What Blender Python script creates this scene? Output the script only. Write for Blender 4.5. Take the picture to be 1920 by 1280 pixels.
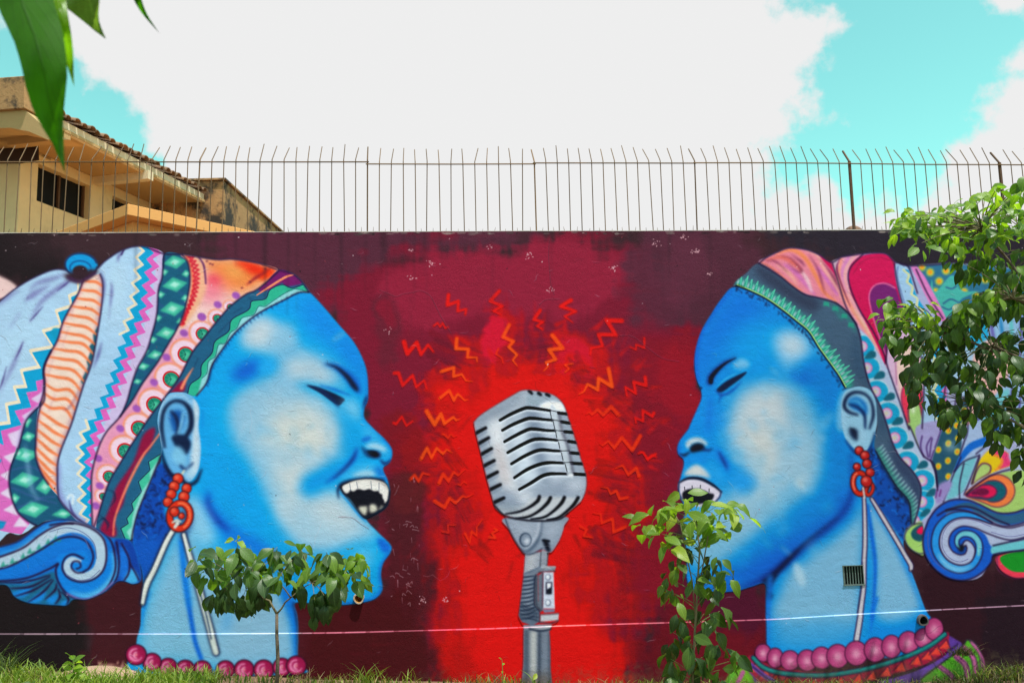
import bpy, bmesh, math, random
import numpy as np
from mathutils import Vector, Matrix, geometry

# ---------------------------------------------------------------- clear
for o in list(bpy.data.objects): bpy.data.objects.remove(o)
scene = bpy.context.scene
COL = scene.collection

# ---------------------------------------------------------------- camera
FPX = 1600.0                       # focal length in photo pixels (1920 wide)
PITCH, ROLL, YAW, DIST, EYE = 0.12946, -0.02173, 0.07108, 5.9, 1.6
cf = Vector((0, math.cos(PITCH), math.sin(PITCH))); cu0 = Vector((0, -math.sin(PITCH), math.cos(PITCH))); cx0 = Vector((1, 0, 0))
cx = cx0*math.cos(ROLL)+cu0*math.sin(ROLL); cu = cu0*math.cos(ROLL)-cx0*math.sin(ROLL)
cam_d = bpy.data.cameras.new('camera'); cam = bpy.data.objects.new('camera', cam_d); COL.objects.link(cam)
R3 = Matrix((cx, cu, -cf)).transposed()
cam.matrix_world = Matrix.Translation((0, 0, EYE)) @ R3.to_4x4()
cam_d.sensor_width = 36; cam_d.lens = FPX/1920*36; cam_d.clip_start = .05; cam_d.clip_end = 3000
cam_d.dof.use_dof = True; cam_d.dof.focus_distance = 6.0; cam_d.dof.aperture_fstop = 6.3
scene.camera = cam
EYEV = Vector((0, 0, EYE))
def ray(px, py): return cf+cx*((px-960)/FPX)+cu*((640-py)/FPX)
def at(px, py, Y):
    d = ray(px, py); return EYEV+d*(Y/d.y)

# ---------------------------------------------------------------- light
SUN_EL, SUN_AZ = math.radians(70), math.radians(134)     # azimuth clockwise from +Y
scene.view_settings.view_transform = 'Standard'; scene.view_settings.look = 'None'
scene.view_settings.gamma = 1; scene.view_settings.exposure = 0.25; scene.view_settings.use_curve_mapping = False
sd = Vector((math.sin(SUN_AZ)*math.cos(SUN_EL), math.cos(SUN_AZ)*math.cos(SUN_EL), math.sin(SUN_EL)))
sun_d = bpy.data.lights.new('sun', 'SUN'); sun_d.energy = 4.6; sun_d.angle = math.radians(.6); sun_d.color = (1, .97, .92)
sun = bpy.data.objects.new('sun', sun_d); COL.objects.link(sun); sun.rotation_euler = sd.to_track_quat('Z', 'Y').to_euler(); sun.location = (4, -4, 12)

world = bpy.data.worlds.new('World'); scene.world = world; world.use_nodes = True
wt = world.node_tree; wt.nodes.clear()
class NB:
    """small helper for node trees"""
    def __init__(s, nt): s.nt = nt
    def n(s, typ, **kw):
        x = s.nt.nodes.new(typ)
        for k, v in kw.items():
            if k.startswith('i_'): x.inputs[k[2:].replace('_', ' ')].default_value = v
            else: setattr(x, k, v)
        return x
    def l(s, a, b): s.nt.links.new(a, b)
    def math(s, op, a, b=None, c=None, clamp=False):
        x = s.nt.nodes.new('ShaderNodeMath'); x.operation = op; x.use_clamp = clamp
        for i, v in enumerate((a, b, c)):
            if v is None: continue
            if isinstance(v, (int, float)): x.inputs[i].default_value = v
            else: s.l(v, x.inputs[i])
        return x.outputs[0]
    def mix(s, fac, a, b, mode='MIX'):
        x = s.nt.nodes.new('ShaderNodeMix'); x.data_type = 'RGBA'; x.blend_type = mode
        for nm, v in (('Factor', fac), ('A', a), ('B', b)):
            i = [q for q in x.inputs if q.name == nm and (q.type == 'VALUE' if nm == 'Factor' else q.type == 'RGBA')][0]
            if isinstance(v, (int, float)): i.default_value = v
            elif isinstance(v, tuple): i.default_value = v if len(v) == 4 else v+(1,)
            else: s.l(v, i)
        return [o for o in x.outputs if o.type == 'RGBA'][0]
    def smooth(s, v, lo, hi):
        x = s.nt.nodes.new('ShaderNodeMapRange'); x.interpolation_type = 'SMOOTHSTEP'; s.l(v, x.inputs[0]); x.inputs[1].default_value = lo; x.inputs[2].default_value = hi
        return x.outputs[0]
w = NB(wt)
sky = w.n('ShaderNodeTexSky', sky_type='NISHITA', sun_disc=False, sun_elevation=SUN_EL, sun_rotation=SUN_AZ, altitude=200, air_density=1.0, dust_density=1.2, ozone_density=1.0)
tc = w.n('ShaderNodeTexCoord')
# cumulus banks: each blob is a direction in the sky and an angular size
blobs = [((380,-60),330),((640,120),380),((900,60),390),((860,380),340),((1150,120),290),((1200,380),225),((1330,-60),128),((1400,150),120),((1345,215),110),((1270,250),150),((1500,130),104),((1540,160),70),((1440,225),60),((1320,300),120),
         ((560,330),230),((360,180),150),((300,90),150),((235,330),70),((1480,440),90),((1560,440),60),((1640,450),70),((1540,345),26),((1890,330),95),((1960,240),95),((1850,300),60),((1780,440),70),((1840,400),80),((1915,112),22),((1890,-10),26),((2150,200),160),((-300,500),260),((-520,150),200)]
holes = [((185,215),72),((225,255),62),((110,170),70),((40,120),70),((285,305),26),((1700,150),170)]
dirv = tc.outputs['Generated']
def dist(c):
    v = ray(*c).normalized(); x = w.n('ShaderNodeVectorMath', operation='DISTANCE'); w.l(dirv, x.inputs[0]); x.inputs[1].default_value = v; return x.outputs['Value']
nz = w.n('ShaderNodeTexNoise', i_Scale=7.0, i_Detail=9.0, i_Roughness=.6); w.l(dirv, nz.inputs['Vector'])
nz2 = w.n('ShaderNodeTexNoise', i_Scale=26.0, i_Detail=7.0, i_Roughness=.62); w.l(dirv, nz2.inputs['Vector'])
field = None
for c, r in blobs:
    rr = r/FPX; v = w.math('MULTIPLY', w.math('SUBTRACT', rr, dist(c)), 1/(.35*rr+.03)); field = v if field is None else w.math('SMOOTH_MAX', field, v, .25)
gen = w.n('ShaderNodeTexNoise', i_Scale=2.1, i_Detail=8.0, i_Roughness=.55); w.l(dirv, gen.inputs['Vector'])
far = w.smooth(dist((960, 400)), .72, 1.0)      # the rest of the dome: broken cloud of the same kind
field = w.math('MAXIMUM', field, w.math('ADD', w.math('MULTIPLY', w.math('SUBTRACT', gen.outputs['Fac'], .5), 9), w.math('MULTIPLY', w.math('SUBTRACT', far, 1.0), 14)))
for c, r in holes:
    rr = r/FPX; field = w.math('MINIMUM', field, w.math('MULTIPLY', w.math('SUBTRACT', dist(c), rr*.72), 1/(.35*rr+.02)))
pert = w.math('ADD', w.math('MULTIPLY', w.math('SUBTRACT', nz.outputs['Fac'], .5), 2.1), w.math('MULTIPLY', w.math('SUBTRACT', nz2.outputs['Fac'], .5), 1.5))
mask = w.smooth(w.math('ADD', field, pert), -.16, .34)
skyc = w.mix(1.0, sky.outputs['Color'], (1.30, 2.42, 1.46), 'MULTIPLY')
bg1 = w.n('ShaderNodeBackground', i_Strength=.12); w.l(skyc, bg1.inputs['Color'])
bg2 = w.n('ShaderNodeBackground', i_Strength=.72); bg2.inputs['Color'].default_value = (1, 1, 1, 1)
ms = w.n('ShaderNodeMixShader'); w.l(mask, ms.inputs[0]); w.l(bg1.outputs[0], ms.inputs[1]); w.l(bg2.outputs[0], ms.inputs[2])
wo = w.n('ShaderNodeOutputWorld'); w.l(ms.outputs[0], wo.inputs['Surface'])

# ---------------------------------------------------------------- helpers
def tag(o, label=None, cat=None, group=None, kind=None):
    if label: o['label'] = label
    if cat: o['category'] = cat
    if group: o['group'] = group
    if kind: o['kind'] = kind
    return o
def empty(name, loc=(0, 0, 0), rz=0., label=None, cat=None, group=None):
    o = bpy.data.objects.new(name, None); COL.objects.link(o); o.location = loc; o.rotation_euler = (0, 0, rz); o.empty_display_size = .1
    return tag(o, label, cat, group)
def link(name, me, mat=None, parent=None, smooth=False):
    o = bpy.data.objects.new(name, me); COL.objects.link(o)
    if mat is not None and not me.materials: me.materials.append(mat)
    if parent: o.parent = parent
    if smooth:
        me.polygons.foreach_set('use_smooth', [True]*len(me.polygons))
    return o
def mesh(name, v, f):
    me = bpy.data.meshes.new(name); me.from_pydata([tuple(x) for x in v], [], [tuple(x) for x in f]); me.update(); return me
class MB:
    def __init__(s): s.v = []; s.f = []
    def box(s, c, d, rot=None):
        b = len(s.v); c = Vector(c)
        for x in (-.5, .5):
            for y in (-.5, .5):
                for z in (-.5, .5):
                    p = Vector((x*d[0], y*d[1], z*d[2])); p = rot @ p if rot else p; s.v.append(c+p)
        for q in ((0,1,3,2),(4,6,7,5),(0,4,5,1),(2,3,7,6),(0,2,6,4),(1,5,7,3)): s.f.append([b+i for i in q])
        return s
    def tube(s, pts, r, n=6, cap=True):
        pts = [Vector(p) for p in pts]; b = len(s.v); m = len(pts); rr = r if isinstance(r, (list, tuple)) else [r]*m
        up = None
        for i, p in enumerate(pts):
            t = (pts[min(i+1, m-1)]-pts[max(i-1, 0)]).normalized()
            if up is None: up = t.orthogonal().normalized()
            up = (up-t*up.dot(t)); up = up.normalized() if up.length > 1e-6 else t.orthogonal().normalized(); sd_ = t.cross(up)
            for k in range(n): a = 2*math.pi*k/n; s.v.append(p+(up*math.cos(a)+sd_*math.sin(a))*rr[i])
        for i in range(m-1):
            for k in range(n): a = b+i*n+k; c = b+i*n+(k+1) % n; s.f.append([a, c, c+n, a+n])
        if cap: s.f.append([b+k for k in range(n)][::-1]); s.f.append([b+(m-1)*n+k for k in range(n)])
        return s
    def prism(s, poly, d):      # poly 3D points, extruded along vector d
        b = len(s.v); n = len(poly); d = Vector(d)
        s.v += [Vector(p) for p in poly]+[Vector(p)+d for p in poly]
        s.f.append([b+i for i in range(n)][::-1]); s.f.append([b+n+i for i in range(n)])
        for i in range(n): j = (i+1) % n; s.f.append([b+i, b+j, b+n+j, b+n+i])
        return s
    def build(s, name, mat, parent=None, smooth=False, bevel=0):
        me = mesh(name, s.v, s.f); bm = bmesh.new(); bm.from_mesh(me); bmesh.ops.recalc_face_normals(bm, faces=bm.faces)
        if bevel: bmesh.ops.bevel(bm, geom=bm.edges[:], offset=bevel, segments=1, affect='EDGES')
        bm.to_mesh(me); bm.free()
        return link(name, me, mat, parent, smooth)
def s2l(c): return tuple(((x/255+.055)/1.055)**2.4 if x/255 > .04045 else x/255/12.92 for x in c)
def material(name, col, rough=.8, var=.25, scale=4., bump=.2, bscale=40., spec=.3, metal=0., dark=None, dscale=1.5, dfac=(.45, .7), rnd=0., trans=0.):
    m = bpy.data.materials.new(name); m.use_nodes = True; nt = m.node_tree; nt.nodes.clear(); b = NB(nt)
    t = b.n('ShaderNodeTexCoord'); vec = t.outputs['Object']
    n1 = b.n('ShaderNodeTexNoise', i_Scale=scale, i_Detail=6.0, i_Roughness=.6); b.l(vec, n1.inputs['Vector'])
    f = b.math('ADD', 1-var, b.math('MULTIPLY', n1.outputs['Fac'], 2*var))
    if rnd:
        oi = b.n('ShaderNodeObjectInfo'); f = b.math('MULTIPLY', f, b.math('ADD', 1-rnd, b.math('MULTIPLY', oi.outputs['Random'], 2*rnd)))
    cr = b.n('ShaderNodeCombineColor'); [b.l(f, cr.inputs[i]) for i in range(3)]
    c = b.mix(1.0, tuple(col), cr.outputs[0], 'MULTIPLY')
    if dark:
        n2 = b.n('ShaderNodeTexNoise', i_Scale=dscale, i_Detail=9.0, i_Roughness=.68); b.l(vec, n2.inputs['Vector'])
        c = b.mix(b.smooth(n2.outputs['Fac'], *dfac), c, tuple(dark))
    n3 = b.n('ShaderNodeTexNoise', i_Scale=bscale, i_Detail=5.0, i_Roughness=.6); b.l(vec, n3.inputs['Vector'])
    bp = b.n('ShaderNodeBump', i_Strength=bump, i_Distance=.02); b.l(n3.outputs['Fac'], bp.inputs['Height'])
    p = b.n('ShaderNodeBsdfPrincipled', i_Roughness=rough, i_Metallic=metal); p.inputs['Specular IOR Level'].default_value = spec
    b.l(c, p.inputs['Base Color']); b.l(bp.outputs[0], p.inputs['Normal']); o = b.n('ShaderNodeOutputMaterial')
    b.l(p.outputs[0], o.inputs['Surface'])
    return m
PAINT_GAIN = np.array((1.09, .955, 1.10))
# ---------------------------------------------------------------------------
# THE PAINTING ON THE WALL: every shape is a spline or a spray stroke laid down
# in wall metres.  P() turns the measured outline points into wall metres.
# ---------------------------------------------------------------------------
def catmull(pts, closed=True, n=6):
    p = np.asarray(pts, float); N = len(p)
    if N < 3: return p
    if closed: a, b, c, d = np.roll(p, 1, 0), p, np.roll(p, -1, 0), np.roll(p, -2, 0)
    else:
        q = np.vstack([2*p[0]-p[1], p, 2*p[-1]-p[-2]]); a, b, c, d = q[:-3], q[1:-2], q[2:-1], q[3:]
    t = (np.arange(n)/n)[:, None, None]
    r = 0.5*((2*b)+(-a+c)*t+(2*a-5*b+4*c-d)*t*t+(-a+3*b-3*c+d)*t**3)
    r = r.transpose(1, 0, 2).reshape(-1, 2)
    return r if closed else np.vstack([r, p[-1:]])

def box1(m, r, ax):
    if r < 1: return m
    pad = [(0, 0), (0, 0)]; pad[ax] = (r+1, r)
    c = np.cumsum(np.pad(m, pad, mode='edge'), axis=ax, dtype=np.float64)
    n = m.shape[ax]; w = 2*r+1
    return ((c[w:w+n]-c[:n])/w if ax == 0 else (c[:, w:w+n]-c[:, :n])/w).astype(np.float32)

def gauss(m, s):
    if s < 0.45: return m
    r = max(1, int(round(s*0.98)))
    for _ in range(3): m = box1(box1(m, r, 0), r, 1)
    return m

def vnoise(h, w, cell, seed):
    rs = np.random.RandomState(seed); gh, gw = int(h/cell)+3, int(w/cell)+3
    g = rs.rand(gh, gw).astype(np.float32)
    y = np.arange(h)/cell; x = np.arange(w)/cell
    yi = y.astype(int); xi = x.astype(int); fy = (y-yi)[:, None]; fx = (x-xi)[None]
    fy = fy*fy*(3-2*fy); fx = fx*fx*(3-2*fx)
    a = g[yi][:, xi]; b = g[yi][:, xi+1]; c = g[yi+1][:, xi]; d = g[yi+1][:, xi+1]
    return ((a*(1-fx)+b*fx)*(1-fy)+(c*(1-fx)+d*fx)*fy).astype(np.float32)

def fbm(h, w, cell, seed, octv=4):
    o = np.zeros((h, w), np.float32); a = 1; t = 0
    for k in range(octv):
        o += a*vnoise(h, w, max(cell/2**k, 1.01), seed+k); t += a; a *= .55
    return o/t

class Paint:
    def __init__(s, W, H, T, scale, bg):
        s.W, s.H, s.T, s.k = W, H, T, scale
        s.C = np.empty((H, W, 3), np.float32); s.C[:] = np.array(bg)/255.
        s.noise = fbm(H, W, 60*scale, 3, 4)
        b1 = vnoise(H, W//12+2, 7*scale, 21); b2 = vnoise(H//12+2, W, 7*scale, 22)
        s.brush = .5*(np.repeat(b1, 12, 1)[:, :W]*.5+np.repeat(b2, 12, 0)[:H]*.5+gauss(np.repeat(b1, 12, 1)[:, :W], 4)*.5+gauss(np.repeat(b2, 12, 0)[:H], 4)*.5)
    def box(s, lo, hi, pad):
        x0 = max(0, int(lo[0]-pad)); y0 = max(0, int(lo[1]-pad)); x1 = min(s.W, int(hi[0]+pad)+2); y1 = min(s.H, int(hi[1]+pad)+2)
        return x0, y0, x1, y1
    def raster(s, q, pad):
        x0, y0, x1, y1 = s.box(q.min(0), q.max(0), pad)
        if x1 <= x0 or y1 <= y0: return None
        ss = 3; h = (y1-y0)*ss; w = (x1-x0)*ss
        D = np.zeros((h, w+1), np.uint8)
        P_ = (q-[x0, y0])*ss; A = P_; B = np.roll(P_, -1, 0)
        for (ax, ay), (bx, by) in zip(A, B):
            if ay > by: ax, ay, bx, by = bx, by, ax, ay
            r0 = max(0, int(np.ceil(ay-.5))); r1 = min(h-1, int(np.ceil(by-.5))-1)
            if r1 < r0: continue
            r = np.arange(r0, r1+1); x = ax+(r+.5-ay)*(bx-ax)/(by-ay)
            xi = np.clip(np.floor(x+.5), 0, w).astype(int); D[r, xi] ^= 1
        m = np.bitwise_xor.accumulate(D[:, :w], axis=1)
        m = m.reshape(y1-y0, ss, x1-x0, ss).mean((1, 3)).astype(np.float32)
        return (x0, y0, x1, y1), m
    def lay(s, bm, color, alpha=1., clip=None, rough=0., grain=0.):
        if bm is None: return
        (x0, y0, x1, y1), m = bm
        if rough:
            m = m+(s.noise[y0:y1, x0:x1]-.5)*rough*4.5*m*(1-m)+(s.brush[y0:y1, x0:x1]-.5)*rough*2.2*m*(1-m)
            m = np.clip((m-.5)*(1+.9*min(rough, 1))+.5, 0, 1)
        if clip is not None:
            (a, b, c, d), cm = clip
            k = np.zeros_like(m)
            X0, Y0, X1, Y1 = max(a, x0), max(b, y0), min(c, x1), min(d, y1)
            if X1 <= X0 or Y1 <= Y0: return
            k[Y0-y0:Y1-y0, X0-x0:X1-x0] = cm[Y0-b:Y1-b, X0-a:X1-a]
            m = m*k
        if grain: m = m*(1-grain*s.noise[y0:y1, x0:x1])
        m = (m*alpha)[..., None]
        s.C[y0:y1, x0:x1] = s.C[y0:y1, x0:x1]*(1-m)+(np.array(color, np.float32)/255.)*m
    def mask(s, pts, smooth=True, blur=0, closed=True):
        if blur >= 5: blur *= 1.35
        elif blur <= 1.2: blur *= .6
        p = catmull(pts) if smooth else np.asarray(pts, float)
        q = s.T(p); bm = s.raster(q, 3+3.2*blur*s.k)
        if bm is None: return None
        b, m = bm
        return b, gauss(m, blur*s.k)
    def poly(s, pts, color, smooth=True, blur=.5, **kw):
        m = s.mask(pts, smooth, blur); s.lay(m, color, **kw); return m
    def line(s, pts, width, color, smooth=True, blur=.5, **kw):
        p = catmull(pts, False, 5) if smooth and len(pts) > 2 else np.asarray(pts, float)
        n = len(p)
        if blur <= 1.2: blur *= .6
        if np.isscalar(width): w = np.full(n, width*.5)
        else: w = np.interp(np.linspace(0, 1, n), np.linspace(0, 1, len(width)), width)*.5
        w = np.maximum(w*s.k, .2); q = s.T(p)
        pad = w.max()+2+3.2*blur*s.k
        x0, y0, x1, y1 = s.box(q.min(0), q.max(0), pad)
        if x1 <= x0 or y1 <= y0: return
        M = np.zeros((y1-y0, x1-x0), np.float32)
        for i in range(n-1):
            a, b = q[i], q[i+1]; wm = max(w[i], w[i+1])+1.5
            X0, Y0 = int(max(x0, min(a[0], b[0])-wm)), int(max(y0, min(a[1], b[1])-wm))
            X1, Y1 = int(min(x1, max(a[0], b[0])+wm+2)), int(min(y1, max(a[1], b[1])+wm+2))
            if X1 <= X0 or Y1 <= Y0: continue
            gx = np.arange(X0, X1)[None]+.5-a[0]; gy = np.arange(Y0, Y1)[:, None]+.5-a[1]
            d = b-a; L = max(d@d, 1e-6); t = np.clip((gx*d[0]+gy*d[1])/L, 0, 1)
            ds = np.sqrt((gx-t*d[0])**2+(gy-t*d[1])**2)
            c = np.clip((w[i]*(1-t)+w[i+1]*t)-ds+.5, 0, 1)
            sub = M[Y0-y0:Y1-y0, X0-x0:X1-x0]; np.maximum(sub, c, out=sub)
        s.lay(((x0, y0, x1, y1), gauss(M, blur*s.k)), color, **kw)
    def spot(s, c, rx, ry, ang, color, alpha=1., clip=None, soft=.45, **kw):
        a = math.radians(ang); t = np.linspace(0, 2*np.pi, 28, endpoint=False)
        x = rx*np.cos(t); y = ry*np.sin(t)
        pts = np.stack([c[0]+x*np.cos(a)-y*np.sin(a), c[1]+x*np.sin(a)+y*np.cos(a)], -1)
        s.lay(s.mask(pts, False, soft*min(rx, ry)), color, alpha=alpha, clip=clip, **kw)

def fr(ox, oy, k): return lambda *p: [(ox+x/k, oy+y/k) for x, y in p]
ell = lambda cx, cy, rx, ry, ang=0, n=20: [(cx+rx*math.cos(t)*math.cos(ang)-ry*math.sin(t)*math.sin(ang), cy+rx*math.cos(t)*math.sin(ang)+ry*math.sin(t)*math.cos(ang)) for t in [2*math.pi*i/n for i in range(n)]]

def zigzag(path, amp, n, phase=0, amp2=None):
    """sharp zigzag that runs along a path, n full teeth"""
    p = catmull(path, False, 8); d = np.r_[0, np.cumsum(np.hypot(*np.diff(p, axis=0).T))]
    k = 2*n+1; t = np.linspace(0, d[-1], k)
    q = np.stack([np.interp(t, d, p[:, 0]), np.interp(t, d, p[:, 1])], -1)
    g = np.gradient(q, axis=0); g /= np.hypot(g[:, 0], g[:, 1])[:, None]+1e-9
    nn = np.stack([-g[:, 1], g[:, 0]], -1)
    s = np.where((np.arange(k)+phase) % 2 == 0, 1, -1)[:, None]
    a = np.linspace(amp, amp2 or amp, k)[:, None]
    return [tuple(v) for v in q+nn*s*a+g*a*.5*s*0]

def offset(path, d):
    p = np.asarray(path, float); g = np.gradient(p, axis=0); g /= np.hypot(g[:, 0], g[:, 1])[:, None]+1e-9
    return [tuple(v) for v in p+np.stack([-g[:, 1], g[:, 0]], -1)*d]

REG = []          # outlines that also become raised sheets of paint: (name, parent, points, label)
def paint_mural(S):
    A = fr(0, 440, 3.2); B = fr(0, 840, 3.2); Cc = fr(360, 440, 3.2); D = fr(360, 840, 3.2)
    E = fr(1240, 440, 3.5556); F = fr(1240, 800, 3.5556); G = fr(1560, 440, 3.5556); Hh = fr(1560, 800, 3.5556)
    I = fr(1240, 1000, 2.8235); M = fr(840, 700, 4); M2 = fr(880, 960, 4); N1 = fr(680, 430, 3.2); N2 = fr(680, 800, 2.667)
    K = fr(0, 1100, 3)
    OUT = (30, 12, 50)
    def reg(name, parent, pts, label=None, smooth=True): REG.append((name, parent, [tuple(v) for v in (catmull(pts, True, 4) if smooth else pts)], label))
    # ---------------- background ------------------------------------------------
    bgR = dict(rough=1.5); bgB = dict(rough=2.2)
    S.poly([(-700, 400), (330, 400), (300, 560), (260, 700), (300, 1320), (-700, 1320)], (50, 31, 37), False, 60)
    S.poly([(-60, 425), (110, 425), (105, 500), (60, 545), (-60, 520)], (30, 21, 25), False, 16, **bgR)
    S.poly([(60, 470), (420, 475), (420, 445), (60, 445)], (66, 42, 48), True, 14, alpha=.8)
    S.poly([(380, 425), (760, 425), (1010, 430), (1000, 480), (740, 500), (690, 620), (560, 600), (420, 520)], (84, 36, 54), False, 24, **bgR)
    S.poly([(640, 500), (735, 462), (1010, 462), (1230, 470), (1260, 560), (1300, 640), (1330, 760), (1290, 1000), (1180, 1300), (770, 1300), (700, 1000), (680, 760), (600, 600)], (120, 18, 44), False, 22, **bgR)
    S.poly([(700, 505), (800, 470), (1000, 462), (1100, 470), (1220, 500), (1060, 600), (940, 590), (760, 640)], (146, 28, 56), False, 14, alpha=.8, **bgR)
    S.poly([(1230, 425), (1420, 425), (1400, 560), (1330, 640), (1250, 640), (1180, 600), (1170, 500)], (82, 36, 54), False, 20, alpha=.85, **bgR)
    S.poly([(1240, 450), (1330, 470), (1330, 560), (1260, 590), (1225, 520)], (96, 40, 60), False, 14, alpha=.6, **bgR)
    S.poly([(1400, 420), (2500, 420), (2500, 620), (1800, 600), (1700, 500), (1500, 480)], (38, 30, 42), False, 26, **bgR)
    S.poly([(1235, 600), (1320, 640), (1310, 760), (1270, 840), (1260, 900), (1300, 1100), (1200, 1200), (1100, 1000), (1150, 700)], (128, 8, 36), False, 20, **bgR)
    S.poly([(1245, 648), (1300, 660), (1310, 760), (1275, 810), (1230, 760)], (150, 6, 36), False, 12, alpha=.7, **bgR)
    S.poly([(700, 560), (735, 555), (760, 620), (740, 700), (705, 690)], (98, 26, 44), False, 10, alpha=.8, **bgR)
    S.poly([(705, 570), (730, 560), (745, 610), (730, 620)], (150, 14, 44), False, 5, alpha=.5, **bgR)
    S.poly([(1250, 1080), (1450, 1090), (1450, 1290), (1190, 1290), (1200, 1180)], (104, 10, 30), False, 26, **bgR)
    S.poly([(1270, 1090), (1440, 1090), (1440, 1180), (1330, 1190)], (72, 16, 44), False, 16, alpha=.8, **bgR)
    # bright red blaze round the microphone
    S.poly([(775, 940), (850, 920), (870, 1300), (775, 1300)], (140, 8, 24), False, 26, **bgB); S.poly([(1130, 960), (1215, 980), (1215, 1300), (1120, 1300)], (140, 8, 26), False, 26, **bgB)
    S.poly([(820, 690), (880, 620), (905, 590), (945, 590), (960, 640), (1010, 650), (1085, 640), (1130, 700), (1170, 760), (1200, 860), (1195, 1000), (1150, 1060), (1170, 1140), (1180, 1300), (790, 1300), (780, 1180), (795, 1060), (800, 960), (770, 880), (790, 770)], (176, 6, 26), False, 26, **bgB)
    S.poly([(905, 600), (940, 595), (950, 640), (930, 690), (900, 690)], (208, 16, 56), False, 7, alpha=.8, **bgR)
    S.poly([(1040, 640), (1090, 640), (1110, 720), (1040, 720)], (205, 16, 52), False, 8, alpha=.7, **bgR)
    S.poly([(840, 740), (880, 700), (950, 690), (1060, 700), (1110, 740), (1130, 830), (1125, 960), (1075, 1060), (1100, 1160), (1145, 1300), (815, 1300), (850, 1100), (890, 1000), (865, 900), (835, 820)], (212, 2, 3), False, 24, **bgB)
    for x, y, a, b, g_ in [(850, 660, 46, 24, 20), (905, 676, 20, 10, 0), (1010, 656, 34, 12, -14), (1085, 690, 22, 14, 60), (1095, 700, 26, 18, 10), (820, 800, 26, 14, 20), (800, 880, 30, 14, -10), (1150, 880, 40, 16, 10), (1160, 920, 30, 14, 0),
                           (850, 860, 26, 13, 50), (865, 940, 34, 14, 60), (850, 1000, 26, 16, 80), (1130, 1010, 34, 16, 30), (1150, 1030, 36, 18, 10), (1140, 930, 26, 10, 0), (1120, 760, 20, 12, 0), (1165, 760, 34, 20, 40), (905, 1030, 20, 12, 40), (1180, 960, 26, 14, 40), (840, 700, 20, 10, 0)]:
        for j in range(5):
            ca, sa = math.cos(math.radians(g_)), math.sin(math.radians(g_)); off = (j-2)*b*.42; L = a*random.Random(int(x*7+j)).uniform(.5, 1.1); sx0 = random.Random(int(y*5+j)).uniform(-.3, .3)*a
            S.line([(x+(sx0-L)*ca-off*sa, y+(sx0-L)*sa+off*ca), (x+(sx0+L)*ca-off*sa, y+(sx0+L)*sa+off*ca+3)], [b*.5, b*.75, b*.25], ((118, 10, 32), (96, 10, 30), (140, 8, 28))[j % 3], blur=1.3, alpha=.62, grain=.5)
    rs = random.Random(8)
    for i in range(240):
        ang = rs.uniform(0, 2*math.pi); rr = rs.uniform(125, 250); x = 1000+rr*math.cos(ang); y = 840+rr*1.05*math.sin(ang)
        L = rs.uniform(12, 40); a2 = ang+rs.gauss(0, .5)
        S.line([(x, y), (x+L*math.cos(a2), y+L*math.sin(a2))], [rs.uniform(3, 11), 2], rs.choice([(110, 10, 32), (214, 10, 24), (180, 10, 34), (226, 14, 10)]), blur=1.5, alpha=rs.uniform(.25, .6))
    for i in range(150):      # ragged upright strokes on both flanks of the blaze
        sd_ = rs.choice((-1, 1)); y = rs.uniform(880, 1270); x = (812 if sd_ < 0 else 1178)+rs.gauss(0, 26); L = rs.uniform(20, 80)
        S.line([(x, y), (x+rs.gauss(0, 8), y+L)], [2, rs.uniform(5, 13), 2], rs.choice([(206, 4, 6), (168, 6, 16), (96, 10, 26), (130, 8, 24)]), blur=1.6, alpha=rs.uniform(.3, .6), grain=.4)
    # dark maroon sweep at lower left of the microphone
    S.poly([(700, 940), (760, 880), (800, 930), (800, 1010), (815, 1100), (810, 1170), (820, 1230), (860, 1300), (540, 1300), (540, 1100), (640, 1120), (730, 1080), (720, 1010)], (76, 20, 30), False, 12, **bgR)
    for i in range(260):
        y = rs.uniform(880, 1275); x = 818+rs.gauss(0, 22); L = rs.uniform(10, 46); a = rs.uniform(-.9, .9)
        S.line([(x, y), (x+L*math.sin(a), y+L*math.cos(a))], [2, rs.uniform(5, 14), 2], rs.choice([(198, 4, 8), (206, 4, 6), (92, 12, 26), (120, 10, 24)]) if abs(x-818) < 20 else ((90, 14, 28) if x < 818 else (204, 3, 5)) if rs.random() < .35 else ((196, 4, 10) if x < 818 else (110, 8, 20)), blur=2.2, alpha=rs.uniform(.2, .5), grain=.5)
    S.poly([(560, 1110), (760, 1100), (800, 1190), (800, 1300), (560, 1300)], (70, 12, 20), False, 18, **bgR)
    S.poly([(740, 890), (800, 900), (790, 960), (740, 980)], (92, 24, 30), False, 9, alpha=.8, **bgR)
    S.poly([(700, 800), (760, 760), (800, 820), (780, 870), (730, 880)], (118, 14, 26), False, 10, alpha=.7, **bgR)
    S.poly([(-700, 1080), (150, 1080), (190, 1180), (150, 1300), (-700, 1300)], (28, 19, 22), False, 16, **bgR)
    S.poly([(150, 1090), (280, 1070), (290, 1300), (170, 1300)], (62, 20, 28), False, 10, **bgR)
    S.poly([(1700, 1040), (1960, 1090), (2500, 1060), (2500, 1320), (1780, 1320)], (46, 17, 28), False, 12, **bgR)
    S.poly([(1830, 1100), (2500, 1100), (2500, 1320), (1850, 1320)], (32, 17, 28), False, 20, alpha=.8, **bgR)
    S.poly([(830, 1190), (900, 1180), (910, 1300), (840, 1300)], (170, 12, 16), False, 14, alpha=.7, **bgR)
    S.poly([(1100, 1180), (1160, 1190), (1190, 1300), (1120, 1300)], (214, 12, 14), False, 12, alpha=.8, **bgR)
    S.poly([(1180, 1180), (1260, 1180), (1260, 1300), (1200, 1300)], (96, 10, 26), False, 16, alpha=.8, **bgR)
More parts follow.
